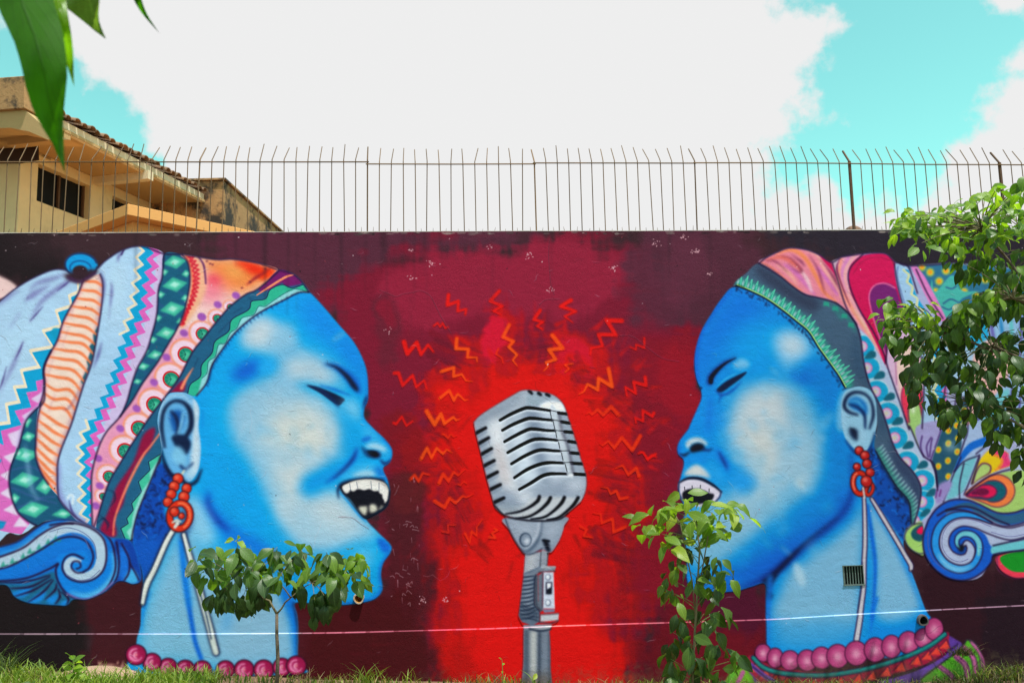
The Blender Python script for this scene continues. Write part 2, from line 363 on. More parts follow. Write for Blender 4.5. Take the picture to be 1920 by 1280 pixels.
    for i in range(260):      # dry brush drags in the red and maroon fields
        x = rs.uniform(640, 1320); y = rs.uniform(440, 1270); L = rs.uniform(15, 70); v = rs.random() < .55; 
        c = rs.choice([(150, 30, 50), (60, 18, 34), (170, 20, 36), (100, 20, 40)]) if abs(x-1000) > 190 or y < 620 else rs.choice([(200, 14, 14), (240, 24, 14), (180, 6, 14)])
        S.line([(x, y), (x+rs.gauss(0, 4) if v else x+L, y+L if v else y+rs.gauss(0, 3))], [3, rs.uniform(3, 10), 1], c, blur=2.0, alpha=.16)
    # ---------------- zigzag sparks --------------------------------------------
    RD, OR, DO = (226, 18, 12), (236, 88, 10), (222, 52, 10)
    zz = [(N1((515,392),(508,455),(575,430),(570,490),(622,478),(615,512)),7,2.2,RD), (N1((820,370),(765,430),(838,462),(785,490),(830,512)),7,2,RD),
      (N1((1250,425),(1188,462),(1278,492),(1212,522),(1262,560)),8,1,RD), (N1((1065,485),(1028,540),(1080,556),(1045,580),(1080,600)),7,2,RD),
      (N1((1555,548),(1465,545),(1518,632),(1415,630),(1440,700),(1370,712),(1365,755)),9,2,RD), (N1((1690,650),(1690,710),(1640,690),(1640,722),(1605,705)),4,1.5,RD),
      (N1((425,580),(450,560),(465,585),(480,560),(495,592),(512,585)),3.5,2,RD), (N1((248,675),(268,745),(325,678),(350,750),(392,692),(425,735)),9,2,RD),
      (N1((190,862),(215,860),(240,935),(300,875),(322,945),(370,905),(385,960)),7,2,RD), (N1((185,1160),(200,1168),(235,1122),(262,1178),(300,1150)),5,2,RD),
      (N1((565,655),(560,715),(635,718),(628,768),(685,768),(686,798)),8,1.2,OR), (N1((880,572),(842,645),(905,672),(876,705),(926,752),(900,785),(928,820)),8,1.2,OR),
      (N1((815,715),(800,748),(835,770),(842,805)),3.5,1,DO), (N1((1138,635),(1200,712),(1118,722),(1158,780),(1100,798),(1112,822),(1085,850)),9,1.2,OR),
      (N1((1262,805),(1210,812),(1240,835),(1212,858)),3,1.5,OR), (N1((472,852),(548,828),(545,882),(595,868),(620,908),(660,912)),7,.8,OR),
      (N1((462,1012),(520,965),(548,1025),(570,985),(612,1025),(632,1022)),7,1,OR), (N1((1475,835),(1495,942),(1415,892),(1410,962),(1348,928),(1328,972),(1295,990)),9,1,OR),
      (N1((1695,885),(1700,935),(1625,915),(1638,985),(1575,945),(1585,1000)),7,2,RD), (N1((385,1090),(432,1170),(470,1105),(490,1165),(545,1125),(560,1145),(585,1138)),9,1,OR),
      (N1((1535,1112),(1490,1062),(1442,1112),(1410,1080),(1375,1110),(1360,1095),(1335,1112)),8,1,DO), (N1((1748,1100),(1738,1120),(1680,1085),(1682,1150),(1635,1130),(1640,1165)),6,2,RD),
      (N1((480,1225),(510,1250),(530,1228),(545,1245),(568,1235)),2.5,1,DO),
      (N2((292,160),(322,105),(345,155),(370,105),(402,135),(420,112),(448,130)),7,1,OR), (N2((398,35),(415,38),(428,58),(440,35),(458,45)),3,1,DO),
      (N2((240,262),(260,240),(280,272),(300,230),(335,240)),6,2,DO), (N2((380,285),(402,235),(430,270),(455,225),(478,242),(515,210)),7,1,DO),
      (N2((475,285),(490,292),(505,270),(522,285)),3,1.5,DO), (N2((360,370),(410,402),(435,355),(465,380),(500,345),(520,352),(555,335)),7,1,DO),
      (N2((1388,45),(1348,115),(1295,52),(1258,105),(1228,70),(1200,92),(1182,82)),8,1,DO), (N2((1465,135),(1425,160),(1405,130),(1385,125)),5,2,RD),
      (N2((1385,252),(1368,205),(1328,238),(1300,192),(1260,208)),7,1.5,DO), (N2((1325,352),(1285,360),(1268,318),(1240,335),(1225,305),(1190,300)),6,1,DO),
      (N2((1315,498),(1255,525),(1250,458),(1195,480),(1190,435),(1150,430)),6,1.5,DO), (N2((1085,495),(1120,512),(1105,545),(1150,552)),5,2,DO),
      (N2((512,530),(535,580),(545,520),(570,545),(570,500),(600,460)),5,1,DO), (N2((630,550),(665,555),(645,530),(675,515),(655,505)),5,2,(226,60,20)), (N2((395,520),(430,528),(425,488),(465,490)),4,2,(196,40,20)),
      (N2((1375,135),(1400,125),(1425,165),(1445,140),(1468,150)),3,2,RD)]
    for pts, w0, w1, c in zz:
        S.line(pts, [w0, w0*.8, w1+1.2], c, False, .8, alpha=.9, grain=.35)
        S.line(pts, [w0*.5, w0*.4, w1], tuple(min(255, v+14) for v in c), False, .8, alpha=.45)
        p = np.array(pts); w = np.interp(np.linspace(0, 1, len(p)), [0, 1], [w0*.55+.6, w1*.6+.7])
        g = np.gradient(p, axis=0); g /= np.hypot(g[:, 0], g[:, 1])[:, None]; nn = np.stack([-g[:, 1], g[:, 0]], -1)
        # mitred outline of the bolt, as a raised sheet of paint
        up = []; dn = []
        for i in range(len(p)):
            d0 = p[i]-p[max(i-1, 0)] if i else p[1]-p[0]; d1 = p[min(i+1, len(p)-1)]-p[i] if i < len(p)-1 else d0
            n0 = np.array([-d0[1], d0[0]])/np.hypot(*d0); n1 = np.array([-d1[1], d1[0]])/np.hypot(*d1)
            m_ = n0+n1; L = m_@m_; m_ = m_*2/max(L, .9); up.append(p[i]+m_*w[i]); dn.append(p[i]-m_*w[i])
        REG.append(('painted_zigzag', None, [tuple(v) for v in up+dn[::-1]], None))

    # ======================= LEFT WOMAN =======================================
    skin = Cc((690,340),(760,400),(880,540),(970,645),(1030,760),(1052,850),(1055,980),(1034,1040),(1034,1100),(1090,1165),(1150,1220),(1195,1280)) + \
        D((1199,50),(1180,90),(1150,112),(1148,140),(1172,190),(1186,260),(1166,345),(1112,388),(1046,416),(1052,440),(1110,500),(1190,580),(1188,625),(1145,690),(1132,760),(1142,840),(1112,890),(1050,918),(900,938),(760,935),(620,925),(628,1000),(634,1080),(632,1280)) + \
        [(557, 1262), (262, 1262)] + B((822,1170),(845,1060),(850,960),(870,900),(860,800),(850,700),(800,560),(820,300),(960,100)) + A((940,1280),(930,1100),(1000,960),(1090,940),(1190,940),(1260,820)) + Cc((180,640),(300,500),(440,410),(600,345))
    reg('painted_woman', None, skin, 'laughing blue face, open mouthed, left of the microphone', True)
    BL, LB, PB, CR, DB, NV = (2, 156, 226), (80, 170, 220), (148, 190, 214), (202, 210, 206), (16, 96, 200), (14, 50, 142)
    sk = S.poly(skin, BL, blur=.7)
    k = dict(clip=sk)
    # broad modelling
    S.spot(Cc((880,640))[0], 60, 36, 60, (2, 146, 222), .5, **k)
    S.poly(Cc((640,360),(760,420),(900,580),(1010,760),(1040,900),(1000,860),(880,700),(700,520)), (16, 120, 220), blur=12, alpha=.75, **k)
    S.poly(Cc((880,640),(960,660),(1030,780),(1050,900),(1040,960),(960,800)), (24, 110, 214), blur=10, alpha=.6, **k)
    # forehead highlight
    S.poly(Cc((290,620),(340,520),(420,480),(500,520),(600,590),(610,690),(540,740),(440,740),(330,710)), PB, blur=7, **k)
    S.spot(Cc((415,610))[0], 26, 30, 20, (206, 214, 212), .9, **k)
    S.spot(Cc((560,650))[0], 16, 22, 0, (150, 200, 226), .8, **k)
    S.poly([(430,760),(470,700),(560,650),(640,690),(640,740),(650,800),(690,850),(610,880),(580,930),(660,930),(700,970),(700,1020),(600,1050),(540,1020),(500,930),(440,860)], (66, 172, 222), blur=17, alpha=.9, **k)
    S.poly([(505,650),(545,600),(560,655),(610,680),(640,705),(600,745),(535,735)], (128, 186, 214), blur=8, alpha=.85, **k)
    # brow ridge highlight joins to cheek
    S.poly(Cc((500,740),(640,710),(760,740),(820,830),(800,890),(680,880),(640,930),(760,1040),(880,1140),(900,1240),(860,1290)) + D((820,60),(700,140),(640,200),(520,260),(400,120),(340,20)) + Cc((250,1160),(200,1060),(280,930),(430,850),(510,800)), (118, 180, 212), blur=10, **k)
    S.poly(Cc((560,760),(700,740),(820,820),(820,880),(720,880),(620,860)), (180, 202, 210), blur=7, alpha=.9, **k)
    S.poly(Cc((270,960),(400,900),(540,880),(700,1000),(820,1080),(880,1180),(880,1270)) + D((760,60),(620,140),(500,240),(400,110),(300,40)) + Cc((230,1120)), (146, 192, 214), blur=14, alpha=.85, **k)
    S.poly(Cc((540,1060),(700,1050),(830,1110),(870,1200),(850,1290)) + D((720,60),(620,150),(540,180),(470,90)) + Cc((430,1200)), (200, 210, 206), blur=13, **k)
    S.spot(Cc((650,1190))[0], 44, 40, 0, (204, 208, 196), .6, **k)
    S.poly([(462,850),(520,836),(604,872),(574,908),(578,940),(640,962),(650,1010),(575,1015),(528,968),(498,920)], (150, 194, 214), blur=8, **k)
    S.poly([(520,856),(584,874),(556,925),(596,965),(560,985),(528,935)], (198, 208, 206), blur=9, alpha=.9, **k)
    # temple blue + dark
    S.poly(Cc((140,860),(200,770),(330,700),(440,730),(500,760),(490,810),(400,850),(280,920),(200,1000),(190,1120),(220,1290)) + D((300,60),(350,220),(410,360),(450,480),(480,640),(240,640),(120,420),(60,200)) + Cc((110,1280),(100,1000)), (4, 162, 226), blur=9, alpha=.95, **k)
    S.poly(D((40,-100),(180,40),(330,60),(420,260),(430,400),(560,500),(620,640),(240,640),(150,440),(90,300),(70,120)), (2, 150, 224), blur=14, alpha=.6, **k)
    S.spot(Cc((330,815))[0], 32, 15, -28, (20, 84, 196), .95, **k)
    S.poly(Cc((400,780),(480,740),(510,760),(480,830),(420,840)), (40, 164, 230), blur=5, **k)
    for i in range(90):      # overlapping spray passes break up the smooth fades
        x = rs.gauss(560, 62); y = rs.gauss(850, 95); S.spot((x, y), rs.uniform(7, 22), rs.uniform(5, 15), rs.uniform(0, 180), rs.choice([(176, 206, 220), (110, 184, 218), (206, 214, 212), (60, 166, 222)]), rs.uniform(.10, .26), soft=.5, **k)
    # eye: brow, lid, socket
    S.line(Cc((790,775),(860,790),(930,840),(975,890),(1000,940)), [2, 9, 15, 17, 9], (16, 90, 190), blur=4, **k)
    S.line(Cc((800,772),(870,798),(930,850),(970,905),(990,930)), [1, 5, 8, 10, 6], (10, 22, 52), blur=1.4, **k)
    S.poly(Cc((620,890),(760,900),(900,940),(960,960),(900,980),(850,1000),(760,960),(680,930)), (10, 160, 222), blur=5, alpha=.8, **k)
    S.line(Cc((770,905),(860,930),(950,965)), [2, 4, 2], (16, 90, 190), blur=1.5, **k)
    S.poly(Cc((690,903),(760,915),(850,950),(915,985),(905,1005),(880,1025),(840,1000),(770,950)), (10, 24, 56), blur=1.0, **k)
    S.line(Cc((680,902),(760,925),(840,985),(880,1035)), [1, 3, 4, 2], (12, 40, 96), blur=1.8, **k)
    S.line(Cc((1052,975),(1040,1010),(1035,1040)), [7, 9, 4], (10, 30, 80), blur=1.6, **k)
    S.poly(Cc((900,1010),(970,980),(1010,1040),(1010,1120),(960,1100)), (150, 204, 228), blur=6, alpha=.75, **k)
    S.poly(Cc((860,1060),(940,1100),(1000,1180),(1010,1290),(880,1290),(900,1180)), (4, 150, 222), blur=7, alpha=.7, **k)
    S.line(Cc((1052,850),(1055,980),(1034,1040),(1034,1100),(1090,1165),(1190,1275)), 5, (4, 110, 206), blur=3, alpha=.8, **k)
    # nose
    S.poly(Cc((1040,1110),(1110,1180),(1200,1290)) + D((1198,60),(1130,60),(1060,10)) + Cc((1040,1240),(1020,1160)), (60, 172, 230), blur=5, alpha=.8, **k)
    S.spot(Cc((1045,1225))[0], 10, 5, -20, (18, 90, 190), .7, **k)
    S.poly(Cc((1040,1262),(1100,1248),(1160,1275)) + D((1160,20),(1090,5),(1040,0)), (170, 210, 226), blur=2.5, alpha=.9, **k)
    S.poly(D((1015,-10),(1050,8),(1100,12),(1132,30),(1124,58),(1080,60),(1035,40)), (18, 36, 78), blur=2.0, **k)
    S.poly(D((1050,15),(1100,18),(1118,35),(1105,52),(1070,42)), (8, 10, 22), blur=1, **k)
    S.line(D((1130,70),(1160,95),(1195,70)), [3, 7, 4], (14, 40, 100), blur=2, **k)
    S.line(Cc((1150,1215),(1195,1275)) + D((1202,40),(1190,85)), 3, (16, 90, 190), blur=2, alpha=.8, **k)
    # cheek crease from nose to mouth corner
    S.poly(D((660,180),(760,130),(900,70),(990,-10),(1040,20),(960,120),(860,190),(760,280),(680,290)), (2, 148, 222), blur=7, **k)
    S.line(D((990,0),(970,60),(920,120),(860,170),(800,210)), [3, 8, 9, 6, 2], (14, 76, 178), blur=3, **k)
    S.line(D((985,20),(950,85),(900,140),(850,180)), [1, 3, 3, 1], (10, 36, 96), blur=1.6, **k)
    S.poly(D((900,160),(1020,90),(1120,110),(1150,170),(1080,180),(960,185),(890,220)), (70, 178, 230), blur=5, alpha=.9, **k)
    S.poly(D((960,160),(1040,130),(1110,150),(1070,170),(990,172)), (160, 208, 228), blur=3, alpha=.9, **k)
    S.poly(D((1090,120),(1150,120),(1180,210),(1130,180)), (20, 110, 206), blur=4, alpha=.8, **k)
    # lower cheek / jaw highlight
    S.poly(D((560,330),(720,320),(860,250),(900,300),(1000,400),(1120,520),(1100,560),(960,560),(800,600),(640,580),(560,460)), (156, 196, 214), blur=9, **k)
    S.poly(D((700,330),(860,280),(960,380),(1000,470),(880,480),(760,440)), (190, 206, 210), blur=9, alpha=.8, **k)
    S.poly(D((480,240),(620,330),(600,430),(540,460),(500,360)), (180, 202, 210), blur=9, alpha=.7, **k)
    # chin
    S.poly(D((900,640),(1100,560),(1190,590),(1140,700),(1130,780),(1140,840),(1050,915),(880,935),(820,800)), (10, 160, 222), blur=9, **k)
    S.poly(D((980,620),(1090,600),(1080,690),(1000,760),(920,760)), (128, 200, 232), blur=8, alpha=.8, **k)
    S.poly(D((1110,545),(1150,545),(1195,585),(1185,620),(1140,620)), (16, 96, 204), blur=3, alpha=.9, **k)
    S.line(D((1186,630),(1143,692),(1131,760),(1141,835),(1112,888),(1050,916),(900,936)), 5, (14, 76, 190), blur=2.5, alpha=.9, **k)
    # jaw line dark, neck
    S.poly(D((60,620),(240,620),(420,700),(560,880),(600,935),(632,1080),(632,1290),(-260,1290),(-320,1100),(-300,950),(-200,700),(-100,500),(-60,300),(60,300)), (122, 182, 212), blur=10, **k)
    S.poly(D((100,740),(420,760),(520,900),(540,1100),(500,1290),(160,1290),(120,1000)), (136, 182, 208), blur=14, alpha=.7, **k)
    S.line(D((170,900),(220,980),(200,1080)), 40/3.2, (70, 160, 226), blur=7, alpha=.7, **k)
    S.line(D((100,250),(90,330),(150,430),(250,520),(400,600),(520,700)), [6, 22, 26, 28, 26, 20], (18, 116, 214), blur=7, **k)
    S.line(D((100,270),(100,350),(150,430),(220,490)), [2, 9, 11, 4], (12, 52, 160), blur=4, **k)
    S.line(D((560,860),(605,960),(628,1080),(632,1280)), [20, 24, 18, 10], (18, 116, 216), blur=5, **k)
    S.line(D((612,930),(630,1010),(638,1100),(636,1280)), [5, 6, 5, 3], (14, 30, 70), blur=2, **k)
    # string 2 shadow (blue) down the neck, left edge shade
    S.line(B((1090,560),(1110,760),(1135,940),(1170,1140),(1210,1260)), [8, 8, 8, 7, 7], (14, 92, 206), blur=1.6, **k)
    S.line(B((1090,540),(1115,760),(1140,940)), [16, 16, 10], (30, 140, 226), blur=4, alpha=.6, **k)
    S.line(B((846,1100),(856,980),(900,860)), [3, 8, 4], (24, 130, 220), blur=2.5, **k)
    S.line(B((1180,360),(1260,480),(1340,600)), 30/3.2, (60, 160, 226), blur=6, alpha=.6, **k)
    S.poly(B((1130,330),(1210,330),(1300,520),(1250,600),(1170,520)), (150, 202, 226), blur=6, alpha=.8, **k)
    # hair behind the ear
    hair = B((955,90),(1060,170),(1010,260),(985,380),(1030,470),(900,740),(868,800),(848,720),(795,560),(815,400),(880,250))
    reg('painted_hair', 'painted_woman', hair)
    hm = S.poly(hair, (16, 70, 168), blur=1.5)
    for i in range(150):
        x = rs.uniform(245, 325); y = rs.uniform(875, 1010); a = rs.uniform(0, 6.3); r = rs.uniform(3, 9)
        S.line([(x+r*math.cos(a+t)*t, y+r*math.sin(a+t)*t) for t in (.3, .6, 1, 1.4)], rs.uniform(1.5, 4), rs.choice([(6, 20, 60), (8, 30, 84), (12, 44, 120), (22, 96, 200)]), blur=.9, alpha=.8, clip=hm)
    S.poly(B((800,560),(960,540),(960,640),(880,760),(850,720)), (22, 90, 190), blur=5, alpha=.7, clip=hm)
    # mouth
    mouth = D((888,225),(960,192),(1060,180),(1150,195),(1185,255),(1168,340),(1110,385),(1040,418),(1000,380),(950,310),(905,270))
    reg('painted_mouth', 'painted_woman', mouth)
    S.line(D((880,300),(876,250),(900,212),(980,186),(1070,180),(1150,192)), [2, 5, 6, 4, 5, 4], (10, 30, 70), blur=1.6)
    mm = S.poly(mouth, (14, 14, 26), blur=.8)
    teeth = [((905,232),(915,264),(948,258),(942,210)), ((945,210),(950,258),(990,248),(985,200)), ((988,200),(994,244),(1074,248),(1070,192)), ((1072,192),(1076,252),(1120,264),(1122,202)), ((1124,206),(1122,262),(1152,292),(1164,226)), ((1164,236),(1150,290),(1156,322),(1182,290))]
    S.line(D((915,236),(960,226),(1030,218),(1100,222),(1150,250),(1168,300)), [8, 13, 16, 16, 13, 8], (222, 222, 214), blur=.9, clip=mm)
    for i_, t in enumerate(teeth): cx_, cy_ = np.mean(D(*t), 0); S.poly(ell(cx_, cy_+1, 9 if i_ in (2, 3) else 6.5, 8), (230, 230, 222), blur=.9, clip=mm)
    S.line(D((912,232),(980,200),(1070,192),(1150,212),(1174,260),(1160,320)), 4.5, (232, 230, 220), blur=1.2, alpha=.85, clip=mm)
    for t in [((946,212),(952,255)), ((987,202),(994,240)), ((1073,196),(1077,244)), ((1122,206),(1122,258))]: S.line(D(*t), 1.2, (90, 100, 120), blur=.6, alpha=.8)
    for t in [((1000,352),(1010,380),(1040,402),(1052,350),(1020,348)), ((1066,340),(1070,385),(1112,372),(1100,338)), ((1120,372),(1150,350),(1135,345))]: S.poly(D(*t), (206, 206, 186), blur=1.8, clip=mm)
    S.line(D((900,262),(950,320),(1000,385),(1040,416),(1110,388),(1168,342),(1186,262)), [2, 2, 3, 5, 4, 4, 3], (12, 18, 36), blur=.9)
    S.line(D((884,262),(940,325),(1000,400),(1045,440)), [2, 3, 3, 2], (30, 140, 215), blur=1.2, alpha=.9)
    # ear
    ear = [(296,775),(300,752),(316,738),(342,735),(360,742),(374,765),(373,800),(377,835),(374,875),(362,898),(350,904),(338,892),(320,885),(306,850),(296,812)]
    reg('painted_ear', 'painted_woman', ear)
    em = S.poly(ear, (96, 170, 220), blur=.9)
    S.poly([(362,745),(374,765),(372,800),(376,840),(372,880),(360,890),(358,860),(362,800)], (190, 216, 228), blur=3, clip=em)
    S.line([(298,790),(304,758),(322,742),(345,742),(358,760)], [6, 8, 7, 7, 5], (150, 200, 228), blur=2.5, clip=em)
    S.line([(309,838),(303,800),(308,768),(325,752),(345,755),(357,772),(358,800),(346,822),(336,842)], [4, 6, 6, 5, 6, 9, 9, 7, 4], (8, 22, 54), blur=1.6, clip=em)
    S.poly([(318,775),(335,768),(346,780),(342,800),(330,812),(322,800)], (22, 84, 160), blur=3, clip=em)
    S.line([(320,770),(330,782),(334,800),(330,815)], [3, 6, 5, 3], (8, 24, 60), blur=1.6, clip=em)
    S.line([(343,775),(340,795),(334,812)], [4, 5, 3], (130, 196, 226), blur=1.6, clip=em)
    S.poly([(322,818),(345,815),(358,830),(350,852),(338,846),(330,838)], (10, 30, 64), blur=2.2, clip=em)
    S.poly([(330,836),(345,845),(350,866),(338,874),(322,858)], (120, 190, 224), blur=3, clip=em)
    S.line([(338,872),(348,880),(362,868)], [4, 6, 3], (12, 40, 90), blur=2, clip=em)
    S.spot((357,888), 10, 13, 0, (176, 214, 230), .9, clip=em)
    S.line([(296,800),(303,850),(318,886),(338,896),(352,908),(368,902),(378,880)], [3, 5, 7, 6, 7, 6, 3], (8, 20, 50), blur=1.5)
    S.line([(380,770),(380,800)], 3, (30, 110, 200), blur=2, alpha=.4)

    # ---- head scarf
    scarf = A((-80,470),(0,400),(100,320),(200,260),(320,210),(410,215),(450,245),(500,250),(590,200),(640,150),(740,90),(850,70),(980,115),(1090,120),(1290,150)) + Cc((250,148),(400,172),(520,212),(600,232),(660,282),(702,345)) + \
        Cc((640,345),(560,385),(400,470),(270,575),(180,690),(120,780),(90,880),(25,965)) + A((1100,945),(1000,960),(945,1080),(960,1200)) + B((965,35),(900,200),(830,370),(800,480),(790,545),(700,545),(600,490),(400,440),(260,440),(130,515),(60,505),(-80,470))
    reg('painted_headscarf', None, scarf, 'left head scarf of zigzag, striped and diamond bands')
    SC = 'painted_headscarf'
    S.poly([(-60, 500), (10, 522), (35, 545), (5, 560), (-60, 560)], (226, 196, 190), blur=2)
    sm = S.poly(scarf, (170, 206, 230), blur=.7)
    # left lobe
    lob = A((-80,470),(0,400),(100,320),(200,260),(320,210),(400,215),(440,245),(505,255),(470,350),(420,440),(375,530),(345,630),(300,710),(262,800),(265,900),(262,1000),(200,1060),(150,1130),(110,1280)) + B((60,130),(60,250),(100,370),(160,430),(200,465),(130,515),(60,505),(-80,480))
    reg('painted_band', SC, lob); lm = S.poly(lob, (166, 204, 230), blur=.6); k = dict(clip=lm)
    S.poly(A((0,620),(200,480),(330,420),(300,560),(150,750),(0,900)), (176, 216, 236), blur=14, alpha=.7, **k)
    for pts, w in [(A((420,260),(350,320),(250,400),(180,520)), 9), (A((150,400),(200,360),(300,300)), 12), (A((140,640),(80,780),(0,940)), 7), (A((400,230),(330,260),(230,290),(180,330)), 8), (A((120,330),(40,380),(-20,430)), 8), (A((445,262),(390,300),(340,330)), 5), (A((60,560),(120,470)), 8)]:
        S.line(pts, [2, w, 2], (96, 84, 150), blur=3.2, alpha=.6, **k)
    for pts in [A((430,265),(390,300),(345,335)), A((260,430),(215,480),(180,520)), A((170,370),(165,385)), A((40,790),(15,880),(-5,930)), A((140,640),(120,690),(90,750))]: S.line(pts, [1, 3, 1], (60, 42, 110), blur=1.2, alpha=.8, **k)
    cz = A((470,262),(475,340),(418,365),(432,425),(340,455),(370,545),(262,575),(322,670),(185,695),(240,790),(130,812),(158,908),(88,912),(118,1000),(40,1015),(58,1125),(-20,1135),(-20,1250))
    S.line(cz, 6.2, (232, 222, 190), False, .6, **k)
    cy = [(x+2.2, y+3.4) for x, y in cz]
    pz = A((470,560),(400,640),(330,690),(285,760),(275,862),(215,878),(225,935),(158,945),(188,1035),(88,1055),(130,1140),(5,1175),(30,1290),(-60,1300))
    S.poly(cy+[(0, 900)]+pz[::-1], (12, 158, 206), False, .6, **k)
    S.poly(A((320,560),(300,590),(340,640),(350,560)), (14, 150, 190), False, 1, **k)
    S.poly(pz+A((-60,1500),(100,1500),(300,1300),(330,800)), (214, 98, 184), False, .6, **k)
    for t in [((270,930),(185,985),(230,1010)), ((230,1030),(130,1085),(165,1125),(215,1050)), ((140,1160),(45,1195),(75,1260),(110,1280))]: S.poly(A(*t), (216, 200, 228), False, .8, **k)
    S.poly(B((-20,-40),(60,0),(110,20),(70,120),(60,250),(100,370),(180,450),(130,515),(60,505),(-60,480)), (214, 104, 186), False, .6, **k)
    for t in [((95,20),(20,50),(78,100)), ((70,125),(0,160),(62,205)), ((62,230),(0,270),(75,310)), ((85,330),(20,370),(110,405)), ((120,410),(80,470),(180,470))]: S.poly(B(*t), (220, 206, 228), False, .8, **k)
    S.poly(B((-20,60),(12,70),(-20,110)), (20, 150, 200), False, 1, **k); S.poly(B((-20,430),(40,440),(20,480),(-20,490)), (20, 140, 190), False, 1, **k)
    S.line(A((270,900),(262,1000),(200,1060),(140,1140),(105,1290)), [9, 9, 7, 6, 5], (176, 160, 206), blur=1.6, **k)
    # lower-left diamond band
    gb = A((262,1000),(235,1010),(215,1150),(218,1290)) + B((215,50),(250,150),(300,230),(350,290),(440,400),(500,450),(300,430),(220,462),(160,430),(100,370),(60,250),(60,130),(100,0)) + A((110,1280),(150,1130),(200,1060))
    reg('painted_band', SC, gb); gm = S.poly(gb, (24, 84, 116), blur=.6)
    def diamond(c, w, h, clip, skew=.25, col=(58, 176, 148)):
        x, y = c; q = lambda f: [(x-w*f, y+h*f*skew), (x-w*f*.15, y-h*f), (x+w*f, y-h*f*skew), (x+w*f*.15, y+h*f)]
        S.poly(q(1), col, False, .8, clip=clip); S.poly(q(.62), (86, 200, 170), False, 1, clip=clip); S.poly(q(.38), (160, 228, 208), False, 1.3, clip=clip)
    for c, w, h in [((150,40),30,14), ((150,190),28,15), ((270,230),18,15), ((200,365),30,16), ((380,392),22,9), ((90,300),10,10), ((110,30),12,10), ((170,-70),14,10), ((160,-160),10,12)]: diamond(B(c)[0], w, h, gm)
    for p_ in [((60,230),(200,290),(340,330)), ((70,130),(180,110),(260,150)), ((100,360),(240,300),(330,290))]: S.line(B(*p_), 3, (60, 90, 150), blur=1, alpha=.6, clip=gm)
    S.line(B((150,-20),(170,120),(190,240),(230,310)), [3, 7, 3], (150, 196, 226), blur=3, alpha=.6, clip=gm)
    # orange striped band
    Lp = catmull(A((498,255),(470,350),(420,440),(375,530),(345,630),(300,710),(262,800),(268,900),(245,1010),(222,1120),(215,1250)) + B((215,50),(250,150),(300,230)), False)
    Rp = catmull(A((600,235),(618,300),(610,430),(590,560),(570,680),(548,780),(505,890),(470,1000),(430,1130),(390,1230)) + B((370,0),(348,80),(345,160),(348,280)), False)
    ob = [tuple(v) for v in Lp]+[tuple(v) for v in Rp[::-1]]
    reg('painted_band', SC, ob[::3]); om = S.poly(ob, (240, 214, 196), False, .6); k = dict(clip=om)
    S.line([tuple(v) for v in Rp[::6]], 9, (150, 104, 130), blur=3.5, alpha=.75, **k); S.line([tuple(v) for v in Lp[::6]], 8, (200, 110, 130), blur=3, alpha=.6, **k)
    S.poly(A((590,540),(575,690),(500,900),(484,880),(530,790),(520,760),(545,700),(535,670),(562,640),(560,600)), (22, 90, 110), False, .8, **k)
    def al(P_, t): d = np.r_[0, np.cumsum(np.hypot(*np.diff(P_, axis=0).T))]; return np.array([np.interp(t*d[-1], d, P_[:, 0]), np.interp(t*d[-1], d, P_[:, 1])])
    n = 24
    for i in range(n):
        t = (i+.4)/n; a = al(Lp, t*1.0); b = al(Rp, min(1, t*.98+.035+.05*t)); dr = (b-a); L = np.hypot(*dr); nm = np.array([-dr[1], dr[0]])/L
        sg = L*(.10 if t < .3 else .16)
        S.line([a, a+dr*.33+nm*sg*.2-nm*sg*.6*(t < .5), a+dr*.66-nm*sg*.8+nm*sg*1.2*(t > .6), b+nm*2], [3.0, 5.5, 6, 3.5], (240, 126, 74), blur=.8, alpha=.95, **k)
    for p_ in [A((440,400),(430,500)), A((410,560),(370,680)), A((500,270),(480,340)), A((480,920),(420,1030),(380,1050)), A((330,960),(290,1060)), A((320,740),(290,840))]: S.line(p_, [1, 4, 1], (120, 80, 110), blur=1.8, alpha=.7, **k)
    # light blue band with zigzags
    bb = A((590,200),(640,150),(740,90),(850,70),(985,115),(975,250),(952,330),(942,480),(912,600),(880,700),(825,800),(790,900),(762,1000),(720,1090),(640,1180),(590,1280)) + B((552,150),(550,300),(555,470),(490,455),(420,390),(350,290),(345,150),(370,0)) + A((390,1230),(430,1130),(470,1000),(505,890),(548,780),(570,680),(590,560),(610,430),(618,300),(603,240))
    reg('painted_band', SC, bb); bm_ = S.poly(bb, (162, 202, 230), blur=.6); k = dict(clip=bm_)
    S.poly(A((640,180),(760,120),(780,300),(740,520),(660,600),(640,400)), (182, 218, 238), blur=12, alpha=.8, **k)
    p1 = A((852,60),(850,150),(835,240),(822,320),(812,400),(795,470),(765,560),(740,640),(705,730),(680,830),(640,930),(610,1000),(570,1080),(520,1170),(495,1270)) + B((490,50),(495,130),(505,210),(500,300),(510,380),(530,470))
    p2 = A((905,70),(900,150),(885,240),(870,320),(865,400),(850,480),(815,560),(785,650),(745,740),(720,830),(685,920),(650,1000),(610,1080),(570,1160),(545,1260)) + B((525,50),(530,130),(540,210),(545,300),(552,380),(560,480))
    p3 = A((952,70),(940,150),(930,240),(920,320),(905,400),(890,480),(860,560),(830,650),(790,740),(765,830),(725,920),(690,1000),(650,1080),(610,1170),(590,1270)) + B((560,50),(570,130),(575,300),(580,480))
    n = 22
    z1 = zigzag(p1, 6.6, n); z2 = zigzag(p2, 6.8, n, 0); z3 = zigzag(p3, 7.4, n, 0)
    S.line([(x-3.6, y-1.2) for x, y in z1[:15]], 4.6, (226, 220, 190), False, .6, **k); S.line([(x-3.6, y-1.2) for x, y in z1[28:]], 4.6, (226, 220, 190), False, .6, **k)
